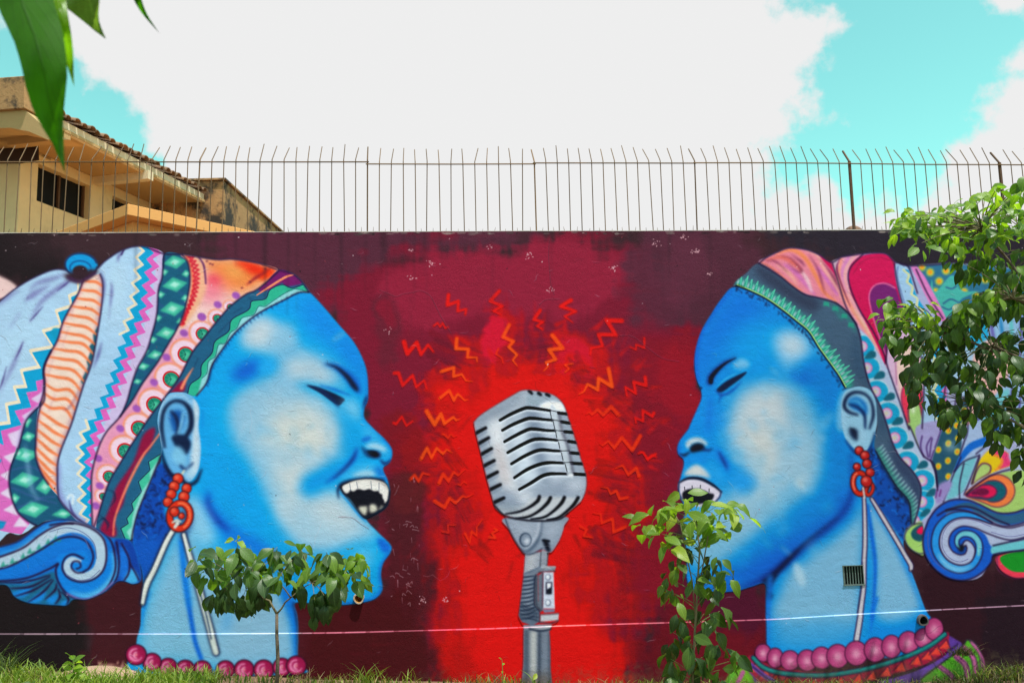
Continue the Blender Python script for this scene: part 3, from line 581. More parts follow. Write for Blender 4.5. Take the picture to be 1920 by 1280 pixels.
    S.poly(p3+(p3[-1:]+A((760,1500),(1000,600),(990,70))), (200, 186, 222), False, .8, **k)
    S.poly(z2+z3[::-1], (216, 98, 184), False, .5, **k)
    S.poly(z1+z2[::-1], (10, 160, 208), False, .5, **k)
    for pts, w in [(A((740,95),(712,130),(708,165)), 5), (A((668,280),(670,350),(660,430)), 5), (A((665,400),(655,500)), 4), (A((612,640),(590,720),(560,800)), 6), (A((605,215),(625,300),(618,420)), 5)]:
        S.line(pts, [1, w, 1], (74, 60, 130), blur=2, alpha=.7, **k)
    S.line(A((742,92),(728,120)), 3, (50, 30, 90), blur=1, **k)
    S.line(B((345,100),(352,260),(420,385),(540,470)), 8, (110, 100, 180), blur=3.5, alpha=.7, **k)
    S.line(B((408,300),(420,280),(440,290),(436,330)), 4.5, (206, 226, 240), blur=1.2, **k); S.line(B((415,310),(430,370),(460,410)), [1, 3, 1], (60, 50, 120), blur=1, **k)
    S.line(A((980,130),(962,320),(935,560),(850,780),(780,960),(735,1080)), 5, (190, 170, 214), blur=1.6, alpha=.9, **k)
    # green diamond band
    db = A((985,115),(1090,120),(1130,170),(1142,280),(1122,400),(1098,490),(1050,590),(990,690),(950,760),(900,830),(850,900),(790,1000),(740,1070),(718,1092),(762,1000),(790,900),(828,800),(882,700),(912,600),(942,480),(952,330),(975,250))
    reg('painted_band', SC, db); dm = S.poly(db, (22, 90, 120), blur=.6)
    for i in range(7):
        x, y = [(1050,165),(1050,300),(1038,445),(1000,590),(935,722),(860,790),(825,880)][i]; s_ = [22, 24, 24, 21, 17, 13, 9][i]
        S.line(A((x-100,y+70),(x+100,y-60)), 4, (40, 80, 130), blur=1, alpha=.6, clip=dm); S.line(A((x-100,y-40),(x+100,y+90)), 4, (40, 80, 130), blur=1, alpha=.6, clip=dm)
        diamond(A((x,y))[0], s_, s_*.58, dm)
    for c in [(985,225),(1118,235),(965,360),(1115,380),(948,500),(1085,520),(918,630),(870,700)]: diamond(A(c)[0], 9, 7, dm)
    # pink band with eyelets
    pb = A((1090,120),(1290,150)) + Cc((250,148),(400,172),(520,212),(440,290),(380,335),(320,360),(230,430),(150,520),(70,620),(0,710)) + A((1080,850),(1000,960),(900,1090),(800,1240)) + B((770,0),(720,90),(660,190),(620,300),(590,400),(570,480),(553,470),(550,300),(552,150),(575,30)) + A((590,1280),(640,1180),(720,1090),(790,1000),(860,890),(950,760),(1020,640),(1060,575),(1098,490),(1122,400),(1142,280),(1130,170))
    reg('painted_band', SC, pb); pm = S.poly(pb, (238, 206, 196), blur=.6); k = dict(clip=pm)
    S.poly(A((1150,560),(1250,640),(1100,850),(900,1100),(760,1290)) + B((600,480),(540,480),(540,100)) + A((620,1180),(860,880),(1010,650)), (222, 140, 178), blur=6, alpha=.9, **k)
    S.poly(Cc((60,140),(260,148),(410,172),(540,220),(420,300),(330,350),(180,330),(90,220)), (244, 140, 70), blur=8, **k)
    S.spot(Cc((360,200))[0], 34, 11, 18, (230, 46, 20), .95, **k); S.spot(Cc((450,235))[0], 18, 9, -30, (240, 60, 16), .95, **k)
    S.spot(Cc((120,330))[0], 24, 26, 10, (240, 96, 128), .9, **k); S.spot(Cc((130,270))[0], 14, 10, 10, (232, 60, 90), .6, **k)
    S.spot(Cc((260,220))[0], 20, 12, 10, (250, 170, 90), .8, **k)
    S.line(Cc((330,300),(380,260),(430,230),(470,200)), [2, 6, 4, 2], (140, 20, 40), blur=2, alpha=.9, **k)
    for c in [(90,160),(110,175),(125,180),(440,205),(350,285),(300,320)]: S.spot(Cc(c)[0], 2.4, 2, 0, (80, 20, 50), .7, **k)
    S.poly(A((1092,118),(1160,130),(1215,170),(1240,300),(1200,420),(1100,560),(1085,540),(1120,420),(1142,280),(1130,170)), (244, 178, 140), blur=3, **k)
    S.line(A((1118,130),(1148,200),(1160,300),(1140,420),(1095,545)), 5, (240, 124, 90), blur=1.2, **k)
    for z_, w in [(zigzag(A((1145,130),(1180,200),(1182,300),(1155,400),(1110,480),(1092,545)), 4.2, 17), 2.6), (zigzag(A((1135,130),(1165,220),(1165,320),(1135,430),(1090,540)), 2.4, 14), 2.6)]: S.line(z_, w, (200, 22, 50), False, .7, **k)
    S.line(A((1190,130),(1222,180),(1232,240),(1236,295)), [2, 3.5, 3, 2.5], (80, 30, 90), blur=1, **k)
    for c, r_ in [(A((1215,600)),.85),(A((1110,712)),1.),(A((1022,860)),1.05),(A((922,1012)),1.05),(A((828,1155)),1.),(A((745,1290)),1.),(Cc((60,590)),.85),(Cc((150,500)),.6),(Cc((228,432)),.45),(B((650,165)),.78),(B((615,285)),.5)]:
        x, y = c[0]; r = 27*r_
        S.poly(ell(x-1, y-1, r*1.06, r*1.0, .6), (244, 150, 118), blur=.7, **k); S.poly(ell(x, y, r*.95, r*.88, .6), (236, 206, 222), blur=.7, **k)
        S.poly(ell(x+2*r_, y+2*r_, r*.6, r*.55, .6), (206, 24, 40), blur=.6, **k); S.poly(ell(x+2.4*r_, y+2.4*r_, r*.5, r*.45, .6), (24, 140, 112), blur=.6, **k)
        S.poly(ell(x+4*r_, y+4*r_, r*.3, r*.26, .6), (70, 190, 150), blur=1, **k)
        for a in (.2, .9, 1.6, -.5): S.line([(x+2, y+2), (x+2+r*.42*math.cos(a+2.6), y+2+r*.42*math.sin(a+2.6))], 1.3, (14, 90, 80), blur=.5, alpha=.8, **k)
    for c in [A((1213,492)),A((1105,590)),A((1000,735)),A((925,885)),A((820,1042)),A((722,1162)),Cc((60,494)),Cc((156,420)),Cc((265,365)),B((590,60)),B((600,225)),B((575,345))]:
        S.poly(ell(c[0][0], c[0][1], 8, 6.5, .5), (156, 84, 176), blur=.8, **k)
    # head band over the brow
    hb = Cc((520,212),(600,232),(660,282),(702,345),(640,345),(560,385),(400,470),(270,575),(180,690),(120,780),(90,880),(25,965)) + A((1100,945),(1010,955),(960,1040),(945,1120),(960,1220)) + B((965,35),(900,200),(830,370),(800,480),(790,545),(700,545),(640,530),(580,490),(590,400),(620,300),(660,190),(720,90),(770,0)) + A((800,1240),(900,1090),(1000,960),(1080,850),(1150,712)) + Cc((70,620),(150,520),(230,430),(320,360),(380,335),(440,290))
    reg('painted_band', SC, hb, 'teal scalloped head band over the brow'); hm2 = S.poly(hb, (30, 92, 128), blur=.6); k = dict(clip=hm2)
    S.poly(Cc((520,212),(600,232),(660,282),(640,300),(560,310),(540,290),(470,330),(400,330)), (112, 20, 98), blur=1.2, **k)
    S.poly(A((860,1200),(930,1160),(900,1280)) + B((830,80),(760,220),(740,330),(690,420),(700,520),(640,530),(600,490),(640,400),(680,300),(700,230),(800,80)), (140, 14, 60), blur=1.5, **k)
    S.poly(A((1020,950),(1100,870),(1110,930),(1060,960)), (140, 14, 60), blur=1.5, **k)
    S.line(Cc((390,362),(470,310),(560,255),(610,240)), [2, 4, 4.5, 2], (240, 140, 104), blur=.6, **k)
    S.line(A((1090,920),(1120,860),(1160,800)), [6, 5, 2], (240, 140, 104), blur=.8, **k)
    S.line(A((960,1190),(900,1270)) + B((860,40),(800,150),(740,280),(690,420),(680,520)), [3, 3.5, 4.5, 4.5, 3.5, 3], (240, 128, 96), blur=.7, **k)
    # scalloped green trim: wavy upper edge
    tr = Cc((665,300),(600,320),(540,300),(470,330),(440,385),(360,400),(340,450),(240,510),(220,580),(140,640),(120,710),(60,780),(50,850),(-10,900),(-30,980))
    tr2 = Cc((720,360),(640,352),(560,392),(400,478),(270,585),(185,700),(130,800),(100,900),(30,980))
    w1 = catmull(tr, False, 6); S.poly([tuple(v) for v in w1]+tr2[::-1], (42, 176, 140), False, .6, **k)
    S.line([tuple(v) for v in w1], 1.8, (20, 30, 74), blur=.5, **k)
    lt = Cc((700,345),(620,325),(560,350),(490,395),(440,430),(400,430),(370,480),(300,500),(270,560),(230,590),(200,650),(160,660),(140,730),(100,760),(90,830),(60,860))
    S.poly(lt+tr2[::-1], (140, 210, 214), False, .8, **k)
    S.line(lt, 1.4, (20, 90, 100), blur=.5, alpha=.8, **k)
    t3 = B((985,20),(890,80),(900,130),(830,200),(850,260),(790,330),(800,370),(760,420),(770,450),(725,480),(750,540)); S.poly(t3+B((800,560),(810,480),(845,370),(910,200),(990,40)), (60, 186, 150), False, .7, **k)
    S.line(t3, 1.6, (20, 30, 74), False, .6, **k)
    S.poly(B((950,70),(900,140),(900,190),(850,260),(800,390),(790,470),(760,500),(790,560),(845,380),(920,210)), (150, 216, 210), False, .9, alpha=.9, **k)
    for p_ in [Cc((230,520),(160,590)), Cc((300,440),(250,470)), A((1190,740),(1150,830)), B((640,250),(680,260),(690,310),(660,350)), B((600,400),(650,450),(640,490)), Cc((360,390),(340,380)), B((560,470),(620,420),(650,470))]: S.line(p_, [1, 3, 1], (16, 34, 70), blur=.9, alpha=.8, **k)
    # scarf outlines
    for p_ in [A((-20,420),(0,400),(100,320),(200,260),(320,210),(400,215),(440,245)), A((590,200),(640,150),(740,90),(850,70),(985,115),(1090,120),(1290,150)) + Cc((250,148),(400,172),(520,212),(600,232),(660,282),(702,345)),
               A((505,255),(470,350),(420,440),(375,530),(345,630),(300,710),(262,800),(265,900),(262,1000),(200,1060),(150,1130),(110,1280)) + B((60,130),(60,250),(100,370),(160,430),(220,462)), [tuple(v) for v in Rp[::4]]+B((360,310),(440,400),(540,470)),
               A((985,115),(975,250),(952,330),(942,480),(912,600),(880,700),(825,800),(790,900),(762,1000),(720,1090),(640,1180),(590,1280)) + B((552,150),(550,300),(555,470)),
               A((1090,120),(1130,170),(1142,280),(1122,400),(1098,490),(1050,590),(990,690),(950,760),(900,830),(850,900),(790,1000),(720,1090)),
               [tuple(v) for v in Lp[-50::4]], Cc((520,220),(440,290),(380,335),(320,360),(230,430),(150,520),(70,620),(0,710)) + A((1080,850),(1000,960),(900,1090),(800,1240)) + B((720,90),(660,190),(620,300),(590,400),(560,480)),
               Cc((700,345),(640,348),(560,388),(400,472),(270,577),(180,692),(120,785),(90,885),(28,965)), B((965,45),(900,205),(832,372),(802,482),(790,548))]:
        S.line(p_, 2.8, OUT, blur=.8, alpha=.92)
    for i in range(34):   # short hairs below the band
        t = i/33; a = catmull(Cc((600,360),(400,478),(270,585),(180,700),(120,800),(90,900)), False, 20); x, y = a[int(t*(len(a)-1))]
        S.line([(x, y), (x+rs.uniform(1, 4), y+rs.uniform(2, 6))], [3, 1], (10, 40, 100), blur=.9, alpha=.7)
    # little round knot
    S.poly(ell(152, 497, 31, 23, .1), (24, 150, 214), blur=.7); S.line(ell(152, 497, 30, 22, .1), 2.4, OUT, blur=.8); REG.append(('painted_knot', SC, ell(152, 497, 31, 23, .1), None))
    S.line(ell(151, 503, 20, 14, .1), 2, (18, 60, 120), blur=.8); S.poly(ell(150, 508, 14, 10.5), (48, 28, 36), blur=1); S.poly([(120, 515), (185, 505), (150, 530)], (50, 30, 40), blur=3)
    S.line([(128, 520), (150, 528), (178, 512)], 5, (60, 30, 70), blur=2)

    # ---- curl, left
    curl = B((-80,620),(0,590),(100,560),(200,490),(280,440),(380,425),(480,440),(580,480),(650,530),(690,540),(790,560),(838,690),(846,790),(800,812),(745,795),(700,800),(650,845),(600,875),(520,905),(440,905),(400,940),(340,940),(260,935),(170,925),(90,890),(40,820),(-80,800))
    reg('painted_curl', SC, curl, 'blue rolled scarf curl at the lower left'); cm = S.poly(curl, (24, 110, 205), blur=.7); k = dict(clip=cm)
    S.poly(B((690,545),(790,560),(838,690),(846,800),(745,800),(650,850),(690,720)), (18, 62, 158), blur=1.5, **k); S.poly(B((720,580),(770,640),(770,760),(720,780)), (30, 110, 210), blur=3, **k)
    S.poly(B((790,720),(835,780),(800,815),(745,795)), (70, 170, 226), blur=2, **k)
    S.poly(B((-60,790),(40,800),(200,780),(330,740),(360,830),(450,905),(380,940),(160,930),(60,880)), (26, 100, 136), blur=2, **k)
    for q in [((60,870),(190,830),(150,890),(90,890)), ((160,925),(270,850),(250,915)), ((275,910),(350,870),(320,935)), ((360,930),(410,905),(390,945)), ((0,800),(140,790),(250,770),(150,815))]: S.poly(B(*q), (30, 130, 216), blur=1.4, **k)
    for q in [((-20,805),(150,800),(300,760)), ((40,840),(180,830),(300,770)), ((80,890),(200,850),(310,785)), ((165,925),(260,860),(320,790)), ((270,905),(330,850),(340,810)), ((330,935),(360,890),(350,840)), ((400,940),(410,900),(370,860))]: S.line(B(*q), [1.5, 4, 2], OUT, blur=.8, **k)
    S.poly(B((340,690),(350,640),(430,620),(600,600),(690,640),(715,720),(690,800),(610,872),(520,905),(430,890),(360,820),(335,750)), (24, 126, 218), blur=2, **k)
    S.line(B((420,860),(520,885),(620,840),(690,740),(680,620)), [3, 9, 10, 9, 4], (110, 196, 236), blur=3, alpha=.8, **k)
    S.line(B((0,640),(100,610),(200,540),(280,480),(340,455)), 9, (70, 170, 232), blur=4, alpha=.7, **k)
    pale = B((-60,700),(60,665),(150,620),(240,560),(330,500),(430,470),(520,490),(590,550),(610,640),(590,720),(540,760),(480,770),(420,745),(400,700),(430,665),(480,675))
    S.line(pale, [18, 20, 20, 21, 20, 20, 20, 20, 19, 18, 16, 15, 14, 12, 10, 6], (172, 200, 218), blur=.9, **k)
    S.line(B((-60,775),(60,745),(160,700),(250,650),(340,590),(430,560),(500,570),(550,630),(545,700),(505,735)), [14, 16, 20, 24, 24, 20, 16, 14, 10, 4], (24, 116, 210), blur=1, **k)
    for i in range(7): x, y = [(30,700),(85,680),(150,650),(190,620),(245,595),(300,565),(345,545)][i]; S.poly(B((x-28,y+12),(x-8,y-26),(x+2,y+2),(x+20,y-10),(x+22,y+12)), (40, 150, 130), False, .7, alpha=.9, **k)
    for q, w in [(B((-60,735),(60,705),(170,650),(260,600),(350,545),(440,530),(520,560),(560,640),(540,710),(500,742)), 3), (B((-60,670),(60,630),(150,590),(240,520),(330,470),(430,448),(540,475),(620,540),(640,640),(620,730),(560,785),(480,800),(410,775),(375,720),(390,660),(440,635),(500,660)), 3.2),
                 (B((-60,600),(100,560),(200,490),(280,440),(380,425),(480,440),(580,480),(660,545),(690,640),(690,740),(640,840),(560,895),(480,905),(400,870),(350,800),(335,730),(350,690),(300,720),(150,780),(-60,800)), 3.2),
                 (B((500,742),(460,745),(430,715),(440,680),(475,680),(485,710),(460,722)), 2.6), (B((700,560),(715,680),(700,780),(650,845)), 3), (B((730,570),(775,660),(775,740),(745,795)), 3), (B((780,690),(810,740),(835,790)), 2.5), (B((300,460),(370,450),(440,452)), 3)]:
        S.line(q, w, OUT, blur=.7, **k)
    S.line(B((400,870),(500,905),(600,870),(680,800)), 2, (150, 130, 200), blur=.8, **k)
    for q in [B((300,500),(400,475),(500,505),(565,570),(580,660)), B((430,510),(505,540),(535,600)), B((60,700),(20,715)), B((400,760),(470,790),(540,780),(600,730))]: S.line(q, 1.5, (90, 100, 150), blur=.6, alpha=.8, **k)

    # ---- ear ring, left
    S.poly(B((1085,360),(1150,370),(1160,440),(1130,520),(1080,540)), (24, 60, 120), blur=4, alpha=.6)
    for p_, w in [(B((1065,450),(1000,560),(930,720),(880,820),(857,930)), [7, 8, 8, 9, 5]), (B((1105,515),(1150,680),(1200,850),(1240,1000),(1280,1150),(1300,1222)), [5, 7, 9, 9, 9, 8])]:
        S.line(p_, [v+5.5 for v in w], (16, 26, 60), blur=1.6); S.line(p_, w, (206, 214, 206), blur=.8); S.line([(x-1.6, y) for x, y in p_], 2, (236, 238, 228), blur=1)
        REG.append(('painted_string', 'painted_woman', [tuple(v) for v in offset(p_, 4)]+[tuple(v) for v in offset(p_, -4)][::-1], None))
    S.line(B((1130,600),(1180,790),(1215,920),(1255,1060),(1290,1222)), [4, 6, 7, 8, 6], (196, 212, 204), blur=1.5, alpha=.7)
    S.line(B((1155,690),(1200,860),(1235,980),(1270,1140)), 2, (14, 34, 70), blur=.9)
    def bead(c, r, base=(206, 46, 28), hi=(244, 132, 96), name=None, par=None):
        S.poly(ell(c[0], c[1], r+1.3, r+1.3), (40, 8, 20), blur=1); m_ = S.poly(ell(c[0], c[1], r, r), base, blur=.7)
        S.spot((c[0]-r*.25, c[1]-r*.3), r*.5, r*.45, 0, hi, .8, clip=m_)
        if name: REG.append((name, par, ell(c[0], c[1], r+.8, r+.8, n=12), None))
    S.line(B((1105,135),(1085,165)), 3.5, (210, 216, 190), blur=.7)
    for c, r in [((1068,182),9.2),((1120,240),8.4),((1045,228),9.2),((1104,290),9.5),((1028,274),8.8),((1008,322),8.6)]: bead(B(c)[0], r, name='painted_bead', par='painted_woman')
    rg = ell(B((1080,405))[0][0], B((1080,405))[0][1], 19, 24, .15)
    S.line(rg+rg[:1], 13.5, (44, 10, 24), blur=1.1); S.line(rg+rg[:1], 10, (214, 52, 26), blur=.8); S.line(rg[14:]+rg[:4], 3.5, (250, 140, 90), blur=1.2, alpha=.8)
    REG.append(('painted_earring', 'painted_woman', ell(B((1080,405))[0][0], B((1080,405))[0][1], 24.5, 29.5, .15), None))
    bead(B((1048,380))[0], 8.4); bead(B((1090,405))[0], 5.4)
    S.line(B((1035,445),(1060,432),(1085,440)), [3, 5, 3], (206, 210, 196), blur=.8); S.line(B((1066,450),(1052,470)), 6, (206, 214, 206), blur=.8)

    # ---- bead necklace, left
    def rosebead(x, y, r):
        S.poly(ell(x, y, r*1.09, r*1.07), (40, 4, 30), blur=1.2); m_ = S.poly(ell(x, y, r*.98, r*.97), (152, 16, 70), blur=.8)
        S.spot((x, y+r*.1), r*.55, r*.45, 0, (186, 44, 100), .6, clip=m_)
        S.line(ell(x, y, r*.62, r*.58, .4)[:15], [2, 5.5, 3], (222, 120, 164), blur=1.3, alpha=1, clip=m_); S.line(ell(x+1, y+1, r*.3, r*.26, 1.4)[:12], [2, 4, 2], (230, 150, 184), blur=1.3, alpha=1, clip=m_)
        S.spot((x, y), r*.16, r*.16, 0, (230, 140, 150), .8)
        REG.append(('painted_bead', 'painted_necklace', ell(x, y, r*1.04, r*1.02, n=16), None))
    bl = [K(c)[0]+(r/3,) for c, r in [((768,378),56),((858,420),50),((948,448),50),((1045,458),50),((1140,462),50),((1270,462),50),((1375,462),54),((1485,462),54),((1588,448),50),((1668,440),54)]]
    REG.append(('painted_necklace', None, [(x, y-14) for x, y, r in bl]+[(x, y+14) for x, y, r in bl[::-1]], 'crimson bead necklace of the left woman'))
    for x, y, r in [bl[4], bl[2], bl[3], bl[1], bl[0], bl[5], bl[6], bl[7], bl[8], bl[9]]: rosebead(x, y, r)
    S.poly([(160, 1268), (180, 1250), (205, 1244), (240, 1252), (290, 1268), (350, 1280), (340, 1300), (150, 1300)], (196, 150, 128), blur=4, rough=.5)
    for i in range(16): x = rs.uniform(165, 235); y = 1246+rs.uniform(-14, 14); S.line([(x, y), (x+rs.uniform(-4, 4), y+rs.uniform(4, 14))], [1, 4], (198, 154, 132), blur=1, alpha=.8)

    # ======================= RIGHT WOMAN ======================================
    skin = E((480,350),(400,430),(340,520),(270,640),(232,760),(222,860),(235,960),(262,1030),(268,1090),(240,1160),(190,1270)) + F((180,15),(130,80),(108,130),(112,180),(145,215),(148,260),(130,330),(114,395),(120,455),(140,500),(165,560),(140,640),(155,700),(165,800),(172,900),(168,1000),(196,1080),(260,1100),(480,1094),(600,1062),(690,1042),(698,1150),(698,1280)) + \
        I((556,590),(560,640),(1440,640),(1435,470),(1400,405),(1345,260),(1315,180),(1280,60)) + Hh((480,640),(350,200),(290,50)) + G((300,1200),(290,1060),(180,1010)) + E((1225,1020),(1180,940),(1130,870),(1050,760),(980,650),(900,580),(800,500),(700,430),(600,380))
    reg('painted_woman', None, skin, 'blue singing face with closed eyes, right of the microphone')
    sk = S.poly(skin, (2, 136, 220), blur=.7); k = dict(clip=sk)
    S.poly(E((480,350),(600,400),(700,480),(620,600),(420,700),(330,820),(300,1000),(250,1000),(210,860),(240,700)), (2, 110, 214), blur=12, alpha=.8, **k)
    S.line(E((470,360),(340,520),(250,680),(222,860),(240,980)), [4, 7, 8, 8, 6], (20, 90, 206), blur=4, **k)
    S.poly(E((560,600),(760,600),(800,760),(700,900),(560,860),(480,760)), (6, 156, 228), blur=12, alpha=.8, **k)
    S.poly(E((740,670),(860,640),(980,700),(1000,790),(900,860),(860,920),(800,900),(770,800)), (104, 184, 230), blur=8, **k)
    S.spot(E((870,735))[0], 26, 22, 20, (206, 216, 220), .95, **k)
    S.spot(E((950,955))[0], 24, 12, 10, (16, 80, 196), .9, **k); S.poly(E((900,900),(1080,850),(1180,960),(1150,1200),(1050,1180),(980,1010)), (0, 122, 208), blur=9, alpha=.8, **k)
    # cheek
    S.poly([(1366,760),(1390,720),(1450,712),(1510,740),(1540,820),(1530,900),(1490,960),(1400,1010),(1330,1060),(1296,1050),(1290,960),(1330,930),(1400,930),(1420,900),(1380,850)], (60, 164, 220), blur=17, alpha=.9, **k)
    S.poly(E((480,1130),(560,1030),(700,990),(860,1000),(960,1080),(1020,1200),(1040,1290)) + F((1070,60),(1090,180),(1070,330),(1000,430),(860,520),(640,720),(420,900),(330,960),(200,900),(170,760),(190,600),(330,500),(520,440),(640,380),(560,300),(500,180),(450,60),(440,0)), (116, 180, 212), blur=9, **k)
    S.poly(F((470,0),(700,-60),(960,40),(1020,160),(980,330),(820,440),(640,520),(600,620),(500,700),(420,640),(520,480),(640,390),(600,250),(500,140)) , (152, 192, 212), blur=12, alpha=.9, **k)
    S.poly(E((540,1100),(680,1030),(820,1060),(840,1290)) + F((820,60),(760,200),(680,300),(560,180),(500,20)), (186, 202, 208), blur=9, **k)
    S.poly(F((560,40),(740,20),(760,160),(700,360),(660,250)), (194, 202, 198), blur=9, alpha=.8, **k)
    # chin & jaw
    S.poly(F((540,840),(760,660),(960,500),(1080,380),(1110,100),(1180,0),(1260,140),(1270,400),(1200,600),(1000,760),(840,900),(720,1000),(500,1070),(230,1095),(180,1030),(300,1000),(420,940)), (0, 128, 210), blur=10, **k)
    S.poly(F((600,900),(840,760),(1100,600),(1240,400),(1260,560),(1100,700),(900,860),(740,990),(480,1080),(240,1095),(300,1050)), (0, 90, 200), blur=9, alpha=.9, **k)
    S.poly(F((700,1060),(800,960),(1000,790),(1200,640),(1280,540)) + Hh((150,500),(60,680),(0,760)) + F((1100,900),(900,930),(840,1010),(780,1100),(740,1280),(690,1280)), (4, 138, 216), blur=7, alpha=.95, **k)
    S.poly(F((860,950),(1000,860),(1280,620)) + Hh((180,490),(215,640),(200,1000),(170,1280),(0,1280)) + F((760,1280),(790,1100)), (118, 178, 210), blur=7, **k)
    S.line(F((1262,180),(1275,400),(1230,540),(1120,660),(960,790),(840,890),(740,970),(600,1050),(420,1085)), [3, 8, 8, 10, 9, 14, 14, 9, 3], (12, 44, 140), blur=4.5, **k)
    S.line(F((1180,600),(1060,690),(940,790),(840,890),(760,970),(680,1030)), [1, 2, 4, 8, 9, 7], (6, 16, 50), blur=3, **k)
    S.poly(F((690,1035),(770,975),(760,1010),(725,1080),(740,1130),(700,1150)), (8, 18, 46), blur=2.5, **k)
    S.line(F((698,1150),(706,1280)), 5, (14, 60, 160), blur=3, **k); S.line(I((575,230),(565,400),(558,600)), [10, 9, 6], (20, 110, 214), blur=4, **k)
    S.spot(I((730,215))[0], 9, 24, -20, (176, 212, 228), .8, **k)
    S.poly(I((620,380),(1000,380),(1040,560),(620,600)), (120, 178, 206), blur=12, alpha=.6, **k)
    S.poly(Hh((220,480),(300,520),(480,800),(600,1200),(300,1280),(280,900)), (120, 180, 212), blur=6, **k)
    S.line(Hh((250,500),(400,720),(500,920),(560,1080),(610,1220)), [5, 12, 14, 8, 4], (22, 130, 222), blur=5, alpha=.9, **k)
    S.line(Hh((235,520),(260,700),(285,900),(280,1100),(265,1280)), [6, 8, 7, 6, 5], (16, 98, 206), blur=1.8, **k)
    S.line(I((1140,340),(1115,430),(1105,520)), [7, 6, 2], (20, 110, 214), blur=2, alpha=.9, **k)
    for i in range(100):      # overlapping spray passes break up the smooth fades
        x = rs.gauss(1430, 55); y = rs.gauss(860, 90); S.spot((x, y), rs.uniform(7, 22), rs.uniform(5, 15), rs.uniform(0, 180), rs.choice([(176, 206, 220), (110, 184, 218), (206, 214, 212), (60, 166, 222)]), rs.uniform(.10, .26), soft=.5, **k)
    # eyes, brow
    S.poly(E((480,860),(530,820),(590,850),(570,890),(490,890)), (120, 190, 230), blur=4, alpha=.9, **k)
    S.line(E((500,818),(430,850),(370,900),(330,950),(322,985)), [2, 7, 10, 12, 11], (12, 50, 130), blur=3, **k)
    S.line(E((498,820),(430,855),(370,905),(335,950),(330,980)), [1, 4, 7, 9, 9], (8, 14, 34), blur=1.3, **k)
    S.poly(E((368,1034),(420,985),(490,945),(568,912),(545,945),(480,995),(400,1050)), (10, 24, 58), blur=1.2, **k)
    S.line(E((372,1010),(430,960),(500,922)), [1, 2, 1], (90, 180, 228), blur=.7, **k); S.line(E((360,1035),(400,1068),(470,1040),(540,970)), [2, 4, 4, 1], (14, 70, 170), blur=2.2, **k)
    S.line(E((400,1065),(380,1130)), [4, 1], (16, 70, 160), blur=2, **k); S.spot(E((262,1022))[0], 3, 3, 0, (8, 20, 60), 1, **k)
    # nose, lips
    S.poly(E((268,1060),(360,1080),(420,1200),(400,1290),(240,1290)), (34, 140, 224), blur=6, alpha=.8, **k); S.line(E((330,1080),(320,1200)) + F((310,30)), [6, 10, 6], (22, 100, 206), blur=5, alpha=.6, **k)
    S.poly(F((160,110),(200,75),(260,72),(310,110),(290,125),(250,105),(200,120),(180,150)), (200, 212, 216), blur=2.6, **k)
    S.poly(F((190,150),(200,125),(240,108),(280,118),(286,150),(240,165),(200,170)), (10, 14, 30), blur=1.4, **k)
    S.line(F((280,150),(320,155),(345,140)), [5, 4, 1], (12, 40, 100), blur=1.8, **k); S.line(F((120,180),(150,190),(185,170)), [3, 5, 3], (8, 16, 40), blur=1.8, **k)
    S.line(F((110,120),(112,180),(140,212)), 4, (16, 80, 190), blur=2.4, **k)
    S.line(F((372,150),(400,200),(430,250),(445,300)), [3, 9, 9, 3], (16, 84, 190), blur=3.6, **k); S.line(F((385,170),(420,240),(440,290)), [2, 4, 1], (12, 44, 120), blur=2.2, **k)
    S.poly(F((440,290),(560,300),(620,380),(560,430),(480,400)), (34, 148, 226), blur=6, alpha=.9, **k)
    S.poly(F((150,320),(190,270),(240,250),(300,290),(330,340),(260,330),(190,325)), (200, 206, 206), blur=3.2, **k)
    S.poly(F((300,250),(380,260),(420,330),(400,390),(340,340)), (50, 160, 228), blur=5, alpha=.8, **k)
    mth = F((118,370),(180,345),(260,350),(340,390),(398,430),(390,470),(340,520),(240,530),(150,500),(122,450))
    reg('painted_mouth', 'painted_woman', mth); mm = S.poly(mth, (212, 206, 222), blur=.9)
    S.poly(F((140,465),(146,432),(190,412),(260,414),(320,440),(350,450),(330,490),(240,515),(160,495)), (12, 12, 24), blur=1, clip=mm)
    S.line(F((122,368),(180,342),(262,346),(345,388),(398,432)), [3, 5, 6, 5, 3], (10, 18, 44), blur=1)
    S.line(F((398,430),(385,470),(340,520)), 3, (12, 40, 90), blur=1); S.line(F((118,370),(118,440),(150,500)), 2.5, (12, 30, 70), blur=1)
    for x, y in [(155,400),(205,392),(260,388),(318,412)]: S.line(F((x,y),(x,y+18)), 1.6, (20, 16, 34), blur=.5)
    # hair, right
    hair = Hh((180,140),(290,140),(350,270),(430,400),(510,500),(525,650),(485,680),(480,760),(430,700),(360,600),(270,480),(285,400),(250,260),(190,200))
    reg('painted_hair', 'painted_woman', hair); hm = S.poly(hair, (18, 74, 168), blur=1.6)
    for i in range(170):
        x = rs.uniform(1610, 1712); y = rs.uniform(840, 1010); a = rs.uniform(0, 6.3); r = rs.uniform(3, 9)
        S.line([(x+r*math.cos(a+t)*t, y+r*math.sin(a+t)*t) for t in (.3, .6, 1, 1.4)], rs.uniform(1.5, 4), rs.choice([(6, 18, 50), (8, 26, 70), (12, 44, 110), (26, 110, 210)]), blur=.9, alpha=.75, clip=hm)
    S.line(Hh((300,140),(350,270),(430,400),(510,510)), 7, (8, 18, 44), blur=3, alpha=.8, clip=hm)
    # ear right
    ear = G((60,1180),(70,1080),(110,1025),(190,1008),(260,1040),(296,1120),(305,1230)) + Hh((290,30),(260,110),(225,165),(190,185),(150,150),(100,100),(70,20))
    reg('painted_ear', 'painted_woman', ear); em = S.poly(ear, (140, 196, 224), blur=1)
